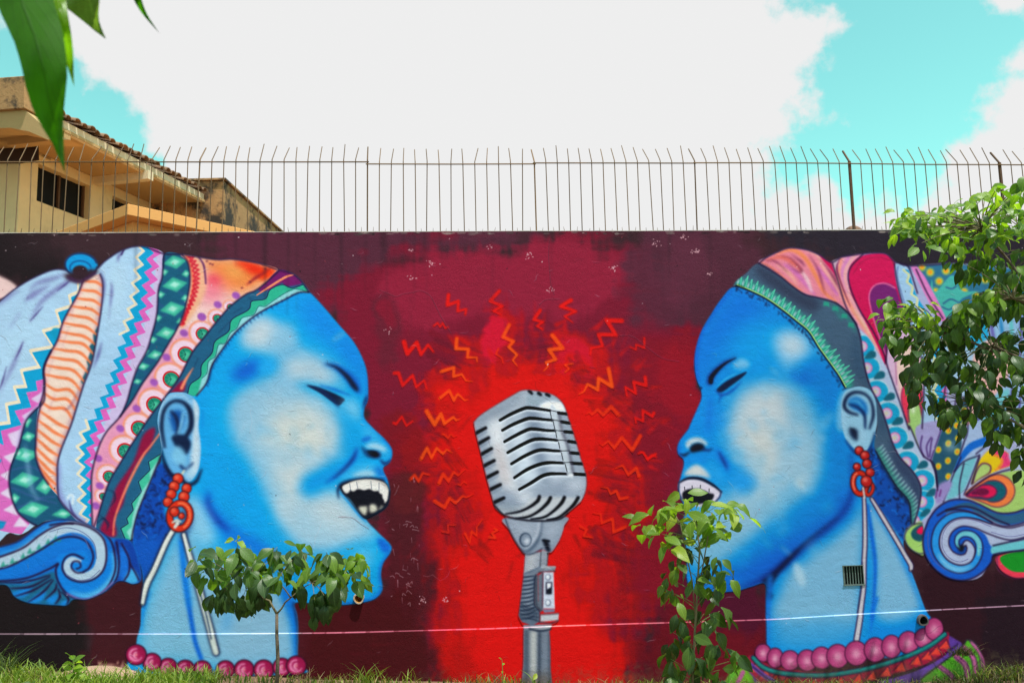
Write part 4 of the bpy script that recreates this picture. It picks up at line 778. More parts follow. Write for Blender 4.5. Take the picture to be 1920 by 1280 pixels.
    S.poly(G((30,1290),(40,1100),(100,1010),(110,1100),(90,1290)), (150, 200, 228), blur=4, alpha=.7)
    S.line(G((250,1290),(275,1200),(260,1110),(215,1060),(150,1050),(100,1080),(80,1140),(110,1180),(170,1200)), [4, 6, 5, 5, 6, 7, 7, 6, 4], (10, 24, 60), blur=1.5, clip=em)
    S.poly(G((110,1100),(170,1080),(230,1130),(230,1200),(180,1180),(120,1150)), (24, 110, 190), blur=3, clip=em)
    S.line(G((110,1130),(170,1150),(215,1200),(220,1290)), [3, 5, 6, 4], (8, 30, 80), blur=2, clip=em); S.line(G((120,1110),(170,1110),(215,1160)), [2, 5, 2], (80, 170, 220), blur=1.6, clip=em)
    S.poly(Hh((110,20),(150,10),(180,40),(165,90),(130,70)), (14, 32, 66), blur=2.4, clip=em); S.line(Hh((120,10),(150,30),(165,80)), 3, (6, 10, 30), blur=1.4, clip=em)
    S.spot(Hh((200,60))[0], 8, 14, 0, (150, 200, 226), .8, clip=em)
    S.line(Hh((285,40),(262,120),(240,170)), [3, 4, 3], (14, 40, 90), blur=1.8); S.line(Hh((90,90),(140,160),(185,195)), [3, 5, 3], (14, 50, 120), blur=2.2)

    # ---- right scarf mass
    scarf = E((650,190),(700,152),(770,118),(850,90),(960,100),(1050,135),(1130,185),(1200,150),(1280,133)) + G((60,150),(200,128),(280,122),(360,128),(420,180),(450,192),(520,208),(800,190),(1280,230),(1500,260)) + [(2040, 560), (2080, 820), (2060, 980), (1985, 1010)] + Hh((1280,800),(1180,830),(1075,850),(1070,820),(1000,990),(860,1020),(700,960),(612,840),(540,820),(485,760),(490,690),(530,650)) + Hh((545,640),(580,520),(590,400),(540,300),(450,200),(400,100),(370,0)) + G((265,1040),(250,1000),(210,850),(190,700),(160,600),(100,510),(0,430)) + E((1150,450),(1040,420),(960,400),(880,350),(780,270))
    reg('painted_headscarf', None, scarf, 'right head scarf of petals, feathers and rings'); SC = 'painted_headscarf:1'
    sm = S.poly(scarf, (166, 176, 214), blur=.8)
    # far right fillers behind the bush and beyond
    S.poly(G((510,208),(820,195),(1300,240),(1500,300),(1500,600),(1000,560),(860,640),(740,560),(640,400),(570,260)), (44, 112, 146), blur=2, clip=sm)
    for x, y in [(655,250),(715,310),(760,240),(690,380),(600,215),(880,380),(960,410),(1020,300),(860,260),(1130,350),(1090,450),(1200,280),(980,560)]: S.spot(G((x,y))[0], 7.2, 7.2, 0, (200, 210, 60), 1, clip=sm, soft=.25); S.spot(G((x,y))[0], 4, 4, 0, (246, 160, 40), 1, clip=sm, soft=.3)
    S.poly(G((800,270),(690,380),(665,300),(650,400),(600,330),(680,470),(740,560),(800,520),(860,430),(960,380),(860,370)), (70, 180, 168), blur=1, clip=sm)
    for q in [((740,460),(790,430),(840,450)), ((760,350),(800,360),(830,340)), ((730,480),(780,500),(820,470))]: S.line(G(*q), 2.4, (40, 70, 130), blur=.8, clip=sm)
    S.poly(G((860,500),(1100,480),(1300,560),(1300,900),(1050,900),(900,700)), (140, 186, 220), blur=3, clip=sm); S.poly(G((880,520),(960,500),(1060,700),(1010,740)), (206, 130, 190), blur=2, clip=sm)
    for j in range(7): S.line(G((900+j*70,470),(930+j*66,620),(1000+j*50,820),(1010+j*46,1000)), [3, 7, 5, 2], [(40, 130, 190), (90, 190, 190), (100, 90, 170)][j % 3], blur=1.4, clip=sm); S.poly(G((900,560),(1000,560),(1040,760),(960,820),(880,640)), (40, 170, 214), blur=1.5, clip=sm)
    S.poly(G((700,640),(860,620),(960,800),(1000,1000),(900,1100),(760,900)), (160, 200, 228), blur=3, clip=sm)
    S.poly(G((960,760),(1100,700),(1200,860),(1040,1160),(900,1290),(905,1050)), (230, 184, 176), blur=2, clip=sm); S.line(G((1000,1000),(980,1100),(930,1270)), 3, (120, 60, 120), blur=1.2, clip=sm)
    S.poly(G((1060,1100),(1180,980),(1290,900),(1500,900),(1500,1290),(940,1290)), (150, 186, 224), blur=2, clip=sm)
    S.poly(G((1070,1100),(1180,1030),(1150,1190),(1050,1290),(960,1290)), (110, 196, 206), blur=1.6, clip=sm)
    for q in [((1200,1010),(1170,1160),(1050,1290)), ((1260,1030),(1240,1180),(1150,1290)), ((1080,1090),(1010,1190),(930,1290))]: S.line(G(*q), [2, 4, 3], (70, 60, 150), blur=1.2, clip=sm)
    # pink twisted cloth on the brow
    tw = E((650,190),(700,152),(770,118),(850,90),(960,100),(1050,140),(1130,230),(1200,350),(1250,500),(1280,560),(1150,450),(1040,420),(960,400),(880,350),(780,270))
    reg('painted_cloth', SC, tw); tm = S.poly(tw, (226, 130, 150), blur=.8, clip=sm); k = dict(clip=tm)
    for q, w, c in [(((760,130),(860,100),(950,150),(1020,260),(1080,380),(1160,450)), [3, 8, 9, 8, 6, 4], (246, 140, 84)), (((960,105),(1040,140),(1090,240),(1160,340),(1230,480)), [2, 5, 6, 5, 4], (240, 178, 160)), (((820,200),(900,260),(960,330),(1020,400)), [5, 10, 9, 4], (206, 110, 178)), (((930,240),(970,300),(1000,380)), [4, 8, 4], (236, 200, 206)),
                    (((660,185),(740,230),(830,310),(930,380)), [4, 6, 7, 6], (232, 130, 100)), (((700,170),(800,150),(880,190),(930,240)), [4, 9, 10, 5], (226, 110, 96)), (((1040,220),(1100,300),(1170,400)), [5, 8, 5], (206, 110, 186)), (((770,200),(850,260),(900,330)), [3, 7, 3], (236, 170, 150))]: S.line(E(*q), w, c, blur=2, alpha=.9, **k)
    for q, w in [(((660,190),(740,240),(820,310),(900,370)), 3), (((790,140),(860,160),(920,220),(935,245),(900,245),(840,190)), 3), (((860,130),(930,180),(955,215)), 3), (((980,130),(1040,230),(1070,330),(1090,400)), 2.4), (((690,175),(760,180),(840,250)), 2), (((1050,160),(1110,230),(1180,350),(1230,480)), 3)]: S.line(E(*q), [1, w+1.5, 1], (110, 30, 70), blur=1.4, alpha=.85, **k)
    S.poly(E((1050,135),(1100,150),(1150,200),(1170,300),(1140,250)), (206, 8, 80), blur=1, clip=sm)
    # long pink band
    lb = E((1130,180),(1200,150),(1280,133)) + G((60,150),(200,128),(115,230),(110,330),(180,500),(260,620),(340,780),(372,890),(340,850),(250,700),(160,600),(90,480),(30,300),(0,200))
    reg('painted_cloth', SC, lb); tm = S.poly(lb, (228, 150, 180), blur=.8, clip=sm); k = dict(clip=tm)
    for q, w, c in [(((60,160),(40,260),(80,400),(160,540),(260,680),(340,800)), [6, 10, 10, 9, 8, 4], (240, 150, 120)), (((110,150),(70,260),(100,380)), [5, 9, 5], (206, 120, 190)), (((0,180),(30,170),(10,230)), 6, (220, 206, 220)), (((150,500),(240,640),(330,790)), [4, 6, 3], (238, 190, 170)), (((150,140),(90,230),(90,330),(150,470)), [3, 6, 6, 3], (236, 176, 160))]: S.line(G(*q), w, c, blur=2, alpha=.9, **k)
    S.line(G((50,160),(30,230),(70,360),(120,480)), [1, 4, 3, 1], (120, 40, 90), blur=1.2, **k)
    # crimson petal
    pe = G((112,230),(180,150),(280,125),(360,130),(415,180),(430,300),(460,430),(500,560),(470,640),(380,700),(355,860),(300,740),(180,500),(120,380))
    reg('painted_petal', SC, pe); pm_ = S.poly(pe, (206, 6, 86), blur=.8, clip=sm); k = dict(clip=pm_)
    S.poly(G((245,400),(280,340),(350,322),(418,350),(460,470),(510,580),(440,560),(380,640),(352,800),(300,640),(260,500)), (116, 30, 110), blur=1.2, **k); S.line(G((355,800),(300,640),(255,490),(246,400),(280,340),(350,324),(420,355)), 2.6, (240, 120, 160), blur=.7, **k)
    S.line(G((140,260),(200,180),(300,150),(380,170)), 1.5, (130, 4, 60), blur=.9, alpha=.7, **k)
    # cream petal with drops
    cp = G((370,590),(430,548),(490,565),(540,660),(590,800),(612,1000),(605,1200),(600,1290),(505,1290),(450,1110),(375,880),(372,700))
    reg('painted_petal', SC, cp); pm_ = S.poly(cp, (214, 180, 212), blur=.8, clip=sm); k = dict(clip=pm_)
    S.poly(G((430,780),(500,740),(570,800),(600,1000),(600,1200),(500,1200),(440,1000)), (236, 206, 192), blur=3, **k)
    S.poly(G((462,1080),(480,1010),(530,985),(590,1020),(608,1110),(600,1220),(590,1290),(520,1290),(480,1200)), (230, 60, 92), blur=.9, **k); S.line(G((520,1290),(480,1200),(462,1080),(480,1010),(530,985),(590,1020),(608,1110),(600,1290)), 2.2, (140, 20, 80), blur=.7, **k)
    S.poly(G((508,1160),(540,1115),(580,1130),(598,1200),(596,1290),(520,1290)), (158, 206, 120), blur=1, **k); S.line(G((520,1290),(508,1170),(540,1115),(582,1130),(600,1210)), 3, (110, 30, 70), blur=.8, **k); S.spot(G((540,1160))[0], 4, 9, 0, (214, 236, 200), .9, **k)
    S.poly(Hh((500,-20),(600,-20),(600,60),(575,140),(540,60)), (158, 206, 120), blur=1.2, clip=sm)
    S.line(G((430,640),(400,700),(420,820),(430,1000)), 2, (150, 60, 130), blur=.8, alpha=.7, **k)
    # blue zigzag band
    zb = G((418,210),(450,192),(500,210),(560,400),(660,560),(740,720),(760,900),(765,1100),(745,1290),(600,1290),(606,1150),(610,1000),(590,800),(540,660),(490,540),(450,400),(425,300))
    reg('painted_band', SC, zb); zm = S.poly(zb, (156, 198, 230), blur=.8, clip=sm); k = dict(clip=zm)
    a1 = G((500,230),(540,360),(600,500),(650,640),(680,800),(690,950),(700,1100),(720,1290)); a2 = G((560,240),(590,360),(650,480),(700,600),(740,760),(745,950),(745,1100),(750,1290)); 
    y1 = zigzag(a1, 4, 13); y2 = zigzag(a2, 4.6, 13)
    S.line([(x-3, y) for x, y in y1], 4, (214, 220, 150), False, .7, **k); S.poly(y1+G((900,1290),(900,240)), (16, 158, 214), False, .6, **k)
    S.poly(y2+G((900,1290),(900,240)), (226, 120, 190), False, .6, **k); S.poly(G((560,200),(620,280),(700,430),(780,600),(700,560),(600,360),(520,210)), (222, 128, 196), False, 1, clip=sm)
    S.line(G((440,210),(435,280),(480,450),(530,600)), 1.6, (70, 80, 150), blur=.7, **k)
    # ring band
    rb = G((182,640),(250,700),(340,850),(400,960),(450,1110),(510,1290)) + Hh((520,0),(600,180),(680,250),(702,400),(690,500),(640,580),(545,650),(580,520),(590,400),(540,300),(450,200),(400,100),(370,0)) + G((320,1140),(265,1040),(250,1000),(210,850),(190,700))
    reg('painted_band', SC, rb); rm = S.poly(rb, (170, 196, 226), blur=.8, clip=sm); k = dict(clip=rm)
    for c in [G((205,745)), G((238,888)), G((296,1045)), G((372,1190)), Hh((425,72)), Hh((500,235)), Hh((605,358)), Hh((602,498)), Hh((555,625))]:
        x, y = c[0]; S.poly(ell(x, y, 23.5, 22), (200, 226, 226), blur=.7, **k); S.poly(ell(x, y, 22, 20.5), (24, 160, 206), blur=.7, **k)
        S.poly(ell(x-2, y, 10.5, 10.5), (226, 120, 180), blur=.7, **k); S.poly(ell(x-2, y, 8, 8), (196, 190, 214), blur=.8, **k); S.spot((x-3, y), 4, 3, 0, (206, 216, 150), .6, **k)
    for c in [G((258,805)), G((318,940)), G((385,1083)), G((440,1245)), Hh((510,125)), Hh((605,255)), Hh((665,440)), Hh((625,575))]:
        x, y = c[0]; S.poly([(x-12, y+5), (x-2, y-8), (x+8, y-7), (x+9, y+2), (x, y+6)], (20, 96, 118), blur=.8, **k)
    # head band of right woman
    hb = E((478,345),(500,310),(560,260),(650,193),(780,270),(880,350),(960,400),(1040,420),(1150,450),(1230,510),(1280,570)) + G((160,600),(190,700),(210,850),(250,1000),(320,1140)) + Hh((370,0),(400,100),(450,200),(540,300),(590,400),(580,520),(545,640),(525,655),(510,500),(430,400),(350,270),(290,160),(280,100),(300,0)) + G((300,1200),(290,1100),(260,1040),(190,1008),(80,1030)) + E((1225,1020),(1180,940),(1130,870),(1050,760),(980,650),(900,580),(800,500),(700,430),(600,380),(520,335))
    reg('painted_band', SC, hb, 'grey teal head band with green spikes'); hm2 = S.poly(hb, (64, 92, 118), blur=.7); k = dict(clip=hm2)
    S.poly(E((640,200),(780,280),(900,370),(1050,440),(1000,520),(800,400),(640,270)), (44, 50, 74), blur=5, alpha=.8, **k)
    for x, y in [(1100,460),(1160,490),(1220,540),(1265,600)]: S.poly(E((x-20,y-14),(x+18,y-8),(x+14,y+10),(x+24,y+24),(x-6,y+14),(x-24,y+18)), (36, 160, 130), False, 1.2, alpha=.9, **k)
    for q in [((0,480),(60,500),(120,580),(150,640)), ((20,500),(60,560))]: S.line(G(*q), 7, (36, 150, 130), blur=2.5, alpha=.5, **k)
    eb = catmull(E((500,340),(600,380),(700,430),(800,500),(900,580),(980,650),(1050,760),(1130,870),(1180,940),(1225,1020)), False, 12)
    eb = [tuple(v) for v in eb]; S.line([(x+5, y-7) for x, y in eb], 17, (40, 166, 138), blur=3.5, **k)
    n = len(eb)
    for i in range(0, n-3, 4):
        x, y = eb[i]; x2, y2 = eb[min(i+3, n-1)]; dx, dy = x2-x, y2-y; L = math.hypot(dx, dy)+1e-6; nx, ny = dy/L, -dx/L; h = 22+rs.uniform(-4, 6); a = rs.uniform(-.2, .2)
        S.line([(x, y), ((x+x2)/2+nx*h+dx*a, (y+y2)/2+ny*h+dy*a), (x2, y2)], 2.2, (84, 206, 170), False, .6, alpha=.9, **k)
        S.line([(x+nx*6, y+ny*6), (x+nx*14, y+ny*14)], 3.4, (30, 60, 90), blur=1, alpha=.6, **k)
        S.line([(x+nx*6, y+ny*6), (x+nx*14-1, y+ny*14)], [3.2, 1.8], (206, 232, 238), blur=.7, alpha=.95, **k)
    S.line(eb, 3.6, (10, 20, 46), blur=1); S.line([(x+1.2, y-2) for x, y in eb], 2.2, (150, 206, 120), blur=.6)
    S.poly(G((150,640),(200,800),(260,1000),(320,1140)) + Hh((370,0),(350,60),(300,0)) + G((260,1040),(130,900)), (44, 74, 104), blur=5, alpha=.6, **k)
    S.poly(Hh((380,80),(460,220),(540,310),(585,400),(570,520),(540,500),(520,380),(420,260)), (46, 62, 96), blur=4, alpha=.85, **k)
    e2 = catmull(Hh((290,160),(350,270),(430,400),(510,500),(525,640)), False, 10)
    for i in range(0, len(e2)-1, 2): x, y = e2[i]; S.line([(x, y), (x+12, y-8)], 2.2, (60, 180, 150), blur=.8, alpha=.7, **k); S.line([(x+6, y-3), (x+14, y-11)], 2.6, (170, 206, 220), blur=.9, alpha=.75, **k)
    S.line([(x+5, y-2) for x, y in e2], 7, (40, 150, 124), blur=2.4, alpha=.6, **k); S.line([tuple(v) for v in e2], 3, (10, 20, 46), blur=.9)
    for i in range(60):
        t = rs.random(); x, y = eb[int(t*(n-1))]; S.line([(x-rs.uniform(0, 6), y+rs.uniform(2, 7)), (x-rs.uniform(0, 6), y+rs.uniform(4, 12))], 2.4, (8, 26, 70), blur=.9, alpha=.7)
    # lower petals, feathers
    lf = Hh((560,0),(760,-40),(745,60),(700,140),(655,230),(600,180))
    S.poly(lf, (160, 160, 210), blur=1, clip=sm)
    for q in [((600,60),(590,130),(610,200)), ((660,70),(630,130),(640,200)), ((668,75),(660,110),(650,200)), ((740,-20),(700,100),(655,225))]: S.line(Hh(*q), 2.6, (70, 40, 110), blur=.9, clip=sm)
    td = G((905,1040),(870,1100),(820,1200),(760,1290)) + Hh((735,20),(700,120),(665,230),(685,300),(700,400),(730,430),(800,310),(860,180),(888,0)) + G((900,1180))
    reg('painted_band', SC, td); dm = S.poly(td, (34, 84, 110), blur=1, clip=sm); k = dict(clip=dm)
    for c in [Hh((775,25)), Hh((840,75)), Hh((775,110)), Hh((708,152)), Hh((835,165)), Hh((772,225)), Hh((708,262)), G((880,1170)), G((885,1250)), G((830,1270)), Hh((775,330))]: S.spot(c[0], 5.6, 6.4, 20, (206, 206, 50), 1, soft=.22, **k); S.spot(c[0], 2.8, 3.6, 20, (236, 150, 40), 1, soft=.3, **k)
    S.spot(Hh((790,130))[0], 12, 10, 0, (150, 190, 200), .5, **k)
    ft = Hh((890,0),(1100,-60),(1080,80),(1000,180),(930,330),(880,440),(850,490),(740,495),(780,380),(830,260),(860,150))
    reg('painted_feather', SC, ft); fm = S.poly(ft, (160, 190, 226), blur=1, clip=sm); k = dict(clip=fm)
    S.poly(Hh((800,330),(870,240),(960,200),(920,330),(870,430),(790,480),(760,470)), (110, 192, 206), blur=2, **k); S.line(Hh((1110,-10),(1040,80),(930,130),(860,210),(820,290)), [8, 14, 14, 10, 4], (22, 104, 206), blur=1.2, clip=sm)
    for q in [((860,200),(820,290),(770,420),(740,500)), ((980,190),(880,230),(810,300)), ((880,240),(850,380),(850,480)), ((985,185),(930,330),(880,450)), ((1100,0),(1040,110),(960,180))]: S.line(Hh(*q), 2.6, OUT, blur=.8, alpha=.9, clip=sm)
    S.poly(Hh((700,400),(760,360),(800,380),(740,490),(690,500)), (150, 140, 200), blur=1.6, clip=sm); S.line(Hh((700,420),(690,470)), 3, (110, 50, 130), blur=1, clip=sm); S.line(Hh((725,420),(715,460)), 3, (110, 50, 130), blur=1, clip=sm)
    # yellow and pink petal
    yp = Hh((930,380),(960,280),(1000,200),(1080,140),(1180,180),(1215,240),(1130,280),(1050,315),(980,350))
    reg('painted_petal', SC, yp); ym = S.poly(yp, (226, 206, 30), blur=.8, clip=sm); k = dict(clip=ym)
    S.poly(Hh((1060,170),(1100,140),(1200,170),(1215,260),(1110,280),(1140,220)), (226, 60, 120), blur=1.4, **k); S.line(Hh((1070,185),(1120,200),(1130,250),(1090,290)), 3.4, (244, 140, 60), blur=.9, **k)
    S.poly(Hh((935,380),(960,290),(1000,245),(1050,255),(1050,300),(1000,340)), (170, 206, 116), blur=.8, **k); S.line(Hh((935,380),(965,290),(1005,243),(1055,258),(1050,305),(990,345),(935,385)), 2.8, (90, 30, 90), blur=.8, **k)
    S.poly(Hh((1180,180),(1280,120),(1500,100),(1500,280),(1280,290),(1215,260)), (170, 190, 214), blur=2, clip=sm)
    # lime disk with orange petal
    gd = Hh((900,450),(960,400),(1060,330),(1180,295),(1280,290),(1420,320),(1440,480),(1280,545),(1200,572),(1100,570),(1000,520))
    reg('painted_petal', SC, gd); g2 = S.poly(gd, (160, 202, 108), blur=.8, clip=sm); k = dict(clip=g2)
    tear = lambda cx, cy, a, b, tip: [tip]+[(cx+a*math.cos(t), cy+b*math.sin(t)) for t in np.linspace(-2.2, 2.2, 13)]
    for (cx, cy, a, b, tx, ty), c in [((1100,425,118,108,885,450), (246, 132, 70)), ((1075,428,88,72,892,455), (14, 92, 110)), ((1030,430,68,45,895,458), (214, 24, 84)), ((1000,432,42,20,930,445), (110, 10, 60))]:
        q = Hh(*tear(cx, cy, a, b, (tx, ty))); S.poly(q, c, blur=.8, clip=sm); S.line(q+q[:1], 2.0, (80, 20, 70), blur=.7, clip=sm, alpha=.9)
    # small lime petal
    sp = Hh((600,640),(540,650),(495,690),(482,740),(510,800),(570,842),(615,840)); reg('painted_petal', SC, sp); s3 = S.poly(sp, (158, 206, 106), blur=.8); S.line(sp, 2.6, (60, 60, 90), blur=.8)
    S.poly(Hh((610,650),(550,670),(524,710),(545,750),(600,755)), (20, 80, 96), blur=.9, clip=s3); S.poly(Hh((605,660),(570,680),(565,705),(600,712)), (226, 20, 80), blur=.8, clip=s3)
    # green leaf shape low right
    gl = Hh((1098,865),(1280,812),(1500,760),(1560,900),(1400,1000),(1280,1005),(1200,1000),(1120,950)); reg('painted_petal', SC, gl); s3 = S.poly(gl, (226, 60, 84), blur=1)
    S.poly(Hh((1120,865),(1290,812),(1500,770),(1540,880),(1400,955),(1280,965),(1180,950)), (20, 140, 36), blur=1, clip=s3, rough=.4); S.line(Hh((1098,865),(1110,950),(1200,1005),(1290,1005),(1420,1000)), 2.4, (110, 40, 90), blur=1)
    # big curl
    cl = Hh((640,620),(700,540),(790,488),(900,486),(990,520),(1100,570),(1200,572),(1290,545),(1500,470),(1560,700),(1420,780),(1280,820),(1180,832),(1078,852),(1060,900),(1010,960),(940,1005),(860,1022),(760,1000),(670,930),(615,840),(606,730))
    reg('painted_curl', SC, cl, 'large blue spiral curl at the lower right'); c2 = S.poly(cl, (24, 88, 196), blur=.8); k = dict(clip=c2)
    S.line(Hh((760,560),(900,520),(1000,570),(1100,610),(1200,615),(1320,580),(1500,520)), [6, 10, 16, 18, 17, 17, 18], (40, 92, 130), blur=1, **k)
    S.poly(Hh((760,590),(900,560),(1000,590),(1100,640),(1180,655),(1290,630),(1500,560),(1560,700),(1420,750),(1280,780),(1075,800),(1000,700)), (168, 186, 216), blur=1, **k)
    S.poly(Hh((1070,790),(1180,768),(1300,745),(1500,690),(1540,760),(1290,815),(1080,850)), (100, 190, 200), blur=1, **k); S.line(Hh((1180,762),(1280,725),(1450,680)), [2, 8, 6], (24, 120, 206), blur=1, **k)
    S.line(Hh((1080,690),(1180,710),(1290,680),(1450,620)), 2, (90, 80, 140), blur=.7, **k)
    ctr = Hh((862,808))[0]
    tl_ = [((858,812),8),((832,780),16),((838,735),24),((880,710),30),((940,722),36),((978,775),38),((975,850),40),((930,920),44),((850,945),46),((765,915),48),((705,845),50),((688,760),50),((715,670),48),((785,605),44),((870,585),38),((960,595),26),((1060,640),8)]
    ll_ = [((872,790),8),((900,772),26),((925,815),48),((905,870),58),((850,885),60),((785,855),60),((748,790),58),((755,715),56),((800,658),52),((870,632),48),((960,645),50),((1060,682),62),((1180,712),72),((1290,690),72)]
    for lst, cc in ((tl_, (44, 146, 224)), (ll_, (168, 184, 214))):
        P_ = [Hh(c)[0] for c, _ in lst]; w_ = [v/3.5556 for _, v in lst]
        S.line(P_, [v+4.6 for v in w_], OUT, blur=.8, **k); S.line(P_, w_, cc, blur=.7, **k)
    S.line(Hh((858,812),(832,780),(838,735),(880,710),(940,722),(978,775),(975,850)), [2, 4, 6, 7.6, 9, 9, 5], (110, 196, 206), blur=1, **k)
    S.line(Hh((930,925),(850,950),(765,920),(710,850)), [3, 8, 9, 4], (140, 208, 236), blur=2.6, alpha=.85, **k)
    for q in [Hh((905,880),(850,898),(780,870),(735,800),(740,710),(790,640),(870,612),(960,625),(1060,665)), Hh((1060,700),(1180,730),(1290,712)), Hh((640,700),(640,800),(680,890),(750,950))]: S.line(q, 1.3, (90, 90, 150), blur=.6, alpha=.8, **k)
    S.spot(ctr, 6, 7, 30, (8, 8, 14), 1, **k)
    for q in [Hh((700,590),(780,550),(900,560),(1000,600),(1100,650),(1180,660),(1290,632),(1450,570)), Hh((760,555),(860,530),(960,545),(1080,610),(1180,650)), Hh((1072,790),(1180,765),(1290,742),(1450,690)), Hh((1075,850),(1180,832),(1290,815),(1450,770))]: S.line(q, 2.8, OUT, blur=.8, **k)
    S.line(cl+cl[:1], 3, OUT, blur=.9, alpha=.95)
    # outlines of the right scarf
    for q in [E((650,192),(700,152),(770,118),(850,90),(960,100),(1050,135),(1130,185),(1200,150),(1280,133)) + G((60,150),(200,128),(280,122),(360,128),(415,180),(450,190),(520,208),(800,192)), E((650,193),(780,272),(880,352),(960,402),(1040,420),(1150,452),(1230,512),(1280,572)) + G((160,600),(190,700),(210,850),(250,1000),(320,1140)) + Hh((370,0),(400,100),(450,200),(540,300),(590,400),(580,520),(545,645)),
              G((205,130),(118,225),(112,330),(180,500),(262,625),(340,780),(372,890),(450,1110),(510,1290)) + Hh((520,0),(600,180),(680,250),(702,400)), G((355,860),(372,700),(385,620),(440,548),(490,565),(540,660),(590,800),(612,1000),(600,1290)), G((415,190),(430,300),(460,430),(500,560),(540,660)), G((450,192),(510,215),(570,390)),
              G((0,190),(40,320),(90,480),(160,600)), G((560,230),(640,400),(740,560)), G((760,1290),(820,1200),(880,1080)), G((900,1040),(905,1290)) + Hh((880,100),(850,190)), Hh((660,230),(690,310),(702,420)), Hh((930,380),(985,200)), Hh((895,450),(960,385),(1080,315),(1215,275)), G((760,960),(740,1150),(735,1290)), G((830,1060),(810,1180),(770,1290))]:
        S.line(q, 2.8, OUT, blur=.9, alpha=.9)
    # ---- ear ring right
    for p_, w in [(Hh((208,410),(215,560),(218,760),(212,900),(210,1060),(195,1180),(180,1290)) + I((1030,560)), [3, 5, 6, 6, 6, 7, 8, 8]), (Hh((262,478),(330,590),(420,740),(490,860),(525,920),(525,950)), [4, 6, 6, 6, 7, 5])]:
        S.line(p_, [v+4.5 for v in w], (40, 26, 70), blur=1.2); S.line(p_, w, (206, 210, 212), blur=.8); S.line(p_, 1.2, (150, 120, 150), blur=.7, alpha=.5)
        REG.append(('painted_string', 'painted_woman:1', [tuple(v) for v in offset(p_, 4)]+[tuple(v) for v in offset(p_, -4)][::-1], None))
    S.line(Hh((200,900),(185,1100),(168,1240)), 1.6, (30, 40, 80), blur=.7)
    rg = ell(Hh((195,375))[0][0]-3, Hh((195,375))[0][1], 13, 20, -.1)
    S.line(rg+rg[:1], 11.5, (50, 8, 16), blur=1.1); S.line(rg+rg[:1], 8, (204, 44, 24), blur=.8); S.line(rg[8:15], 2.6, (244, 160, 130), blur=1, alpha=.8); REG.append(('painted_earring', 'painted_woman:1', ell(Hh((195,375))[0][0]-3, Hh((195,375))[0][1], 18, 25, -.1), None))
    rg = ell(Hh((248,415))[0][0], Hh((248,415))[0][1], 6, 11, .3); S.line(rg+rg[:1], 8, (50, 8, 16), blur=1); S.line(rg+rg[:1], 5, (200, 44, 30), blur=.7)
    for c, r in [((180,158),7.5),((218,190),8),((165,265),6.5),((232,245),8),((252,303),7.6),((228,362),10)]: bead(Hh(c)[0], r, (176, 28, 28), (240, 130, 110), 'painted_bead', 'painted_woman:1')
    S.line(Hh((205,405),(215,470)), 3.5, (206, 210, 212), blur=.8)
    # ---- necklace right
    nk = I((440,680),(485,655),(520,600),(700,640),(900,640),(1200,600),(1420,500),(1500,520),(1580,600),(1700,620),(1730,760),(1600,900),(340,900),(360,720),(400,690))
    REG.append(('painted_necklace', None, nk, 'pink bead necklace and patterned collar of the right woman'))
    m_ = S.poly(I((440,660),(520,720),(700,790),(1000,800),(1300,740),(1500,640),(1500,540),(1560,560),(1590,600),(1500,720),(1300,800),(1000,840),(600,840),(460,760)), (92, 56, 150), blur=1)
    S.poly(I((470,640),(600,700),(900,730),(1200,680),(1420,590),(1510,520),(1520,560),(1490,650),(1300,720),(1100,770),(900,830),(600,830),(470,730)), (160, 24, 60), blur=1)
    for i in range(16):   # triangles of the collar
        t = i/15; P0 = I((500,700),(600,765),(720,790),(850,790),(1000,770),(1150,740),(1300,690),(1420,640),(1500,590)); c_ = catmull(P0, False, 8); x, y = c_[int(t*(len(c_)-1))]
        up = i % 1 == 0; w = 17
        S.poly([(x-w*.8, y+10-t*4), (x+w*.6, y+12-t*6), (x+3, y-11)], (236, 72, 60), False, .7); S.line([(x-w*.8, y+10-t*4), (x+3, y-12), (x+w*.6, y+12-t*6)], 1.8, (60, 10, 50), False, .7)
    S.line(I((470,690),(560,760),(700,830),(900,850),(1130,800),(1350,740),(1500,660),(1580,600)), [8, 9, 9, 9, 9, 9, 9, 6], (104, 66, 166), blur=.9); S.line(I((480,700),(600,790),(760,835),(950,830),(1130,780),(1350,715),(1490,640),(1570,580)), 2, OUT, blur=.8)
    gp = I((440,700),(345,760),(340,900),(520,900)); S.poly(gp, (110, 180, 40), blur=1)
    for q, c in [(((390,700),(355,790)), (100, 190, 50)), (((430,730),(400,790)), (200, 100, 160)), (((470,760),(450,800)), (110, 190, 40))]: S.line(I(*q), 8, c, blur=1)
    rg_ = I((1380,760),(1500,670),(1590,600),(1620,560),(1670,590),(1695,660),(1700,760),(1680,900),(1300,900)); m_ = S.poly(rg_, (84, 176, 36), blur=1)
    for q, w in [(((1560,650),(1610,700),(1620,800)), 11), (((1600,600),(1650,660),(1665,760)), 9), (((1470,700),(1540,760),(1540,840)), 9), (((1640,560),(1690,640),(1700,720)), 6)]:
        S.line(I(*q), w, (206, 100, 160), blur=.9, clip=m_); S.line([(x-4.5, y) for x, y in I(*q)], 1.8, (50, 20, 70), blur=.7, clip=m_); S.line([(x+4.5, y) for x, y in I(*q)], 1.8, (50, 20, 70), blur=.7, clip=m_)
    S.line(rg_[:8], 2.2, OUT, blur=.8); S.line(I((1640,575),(1700,660),(1705,760)), 3, (190, 90, 150), blur=1)
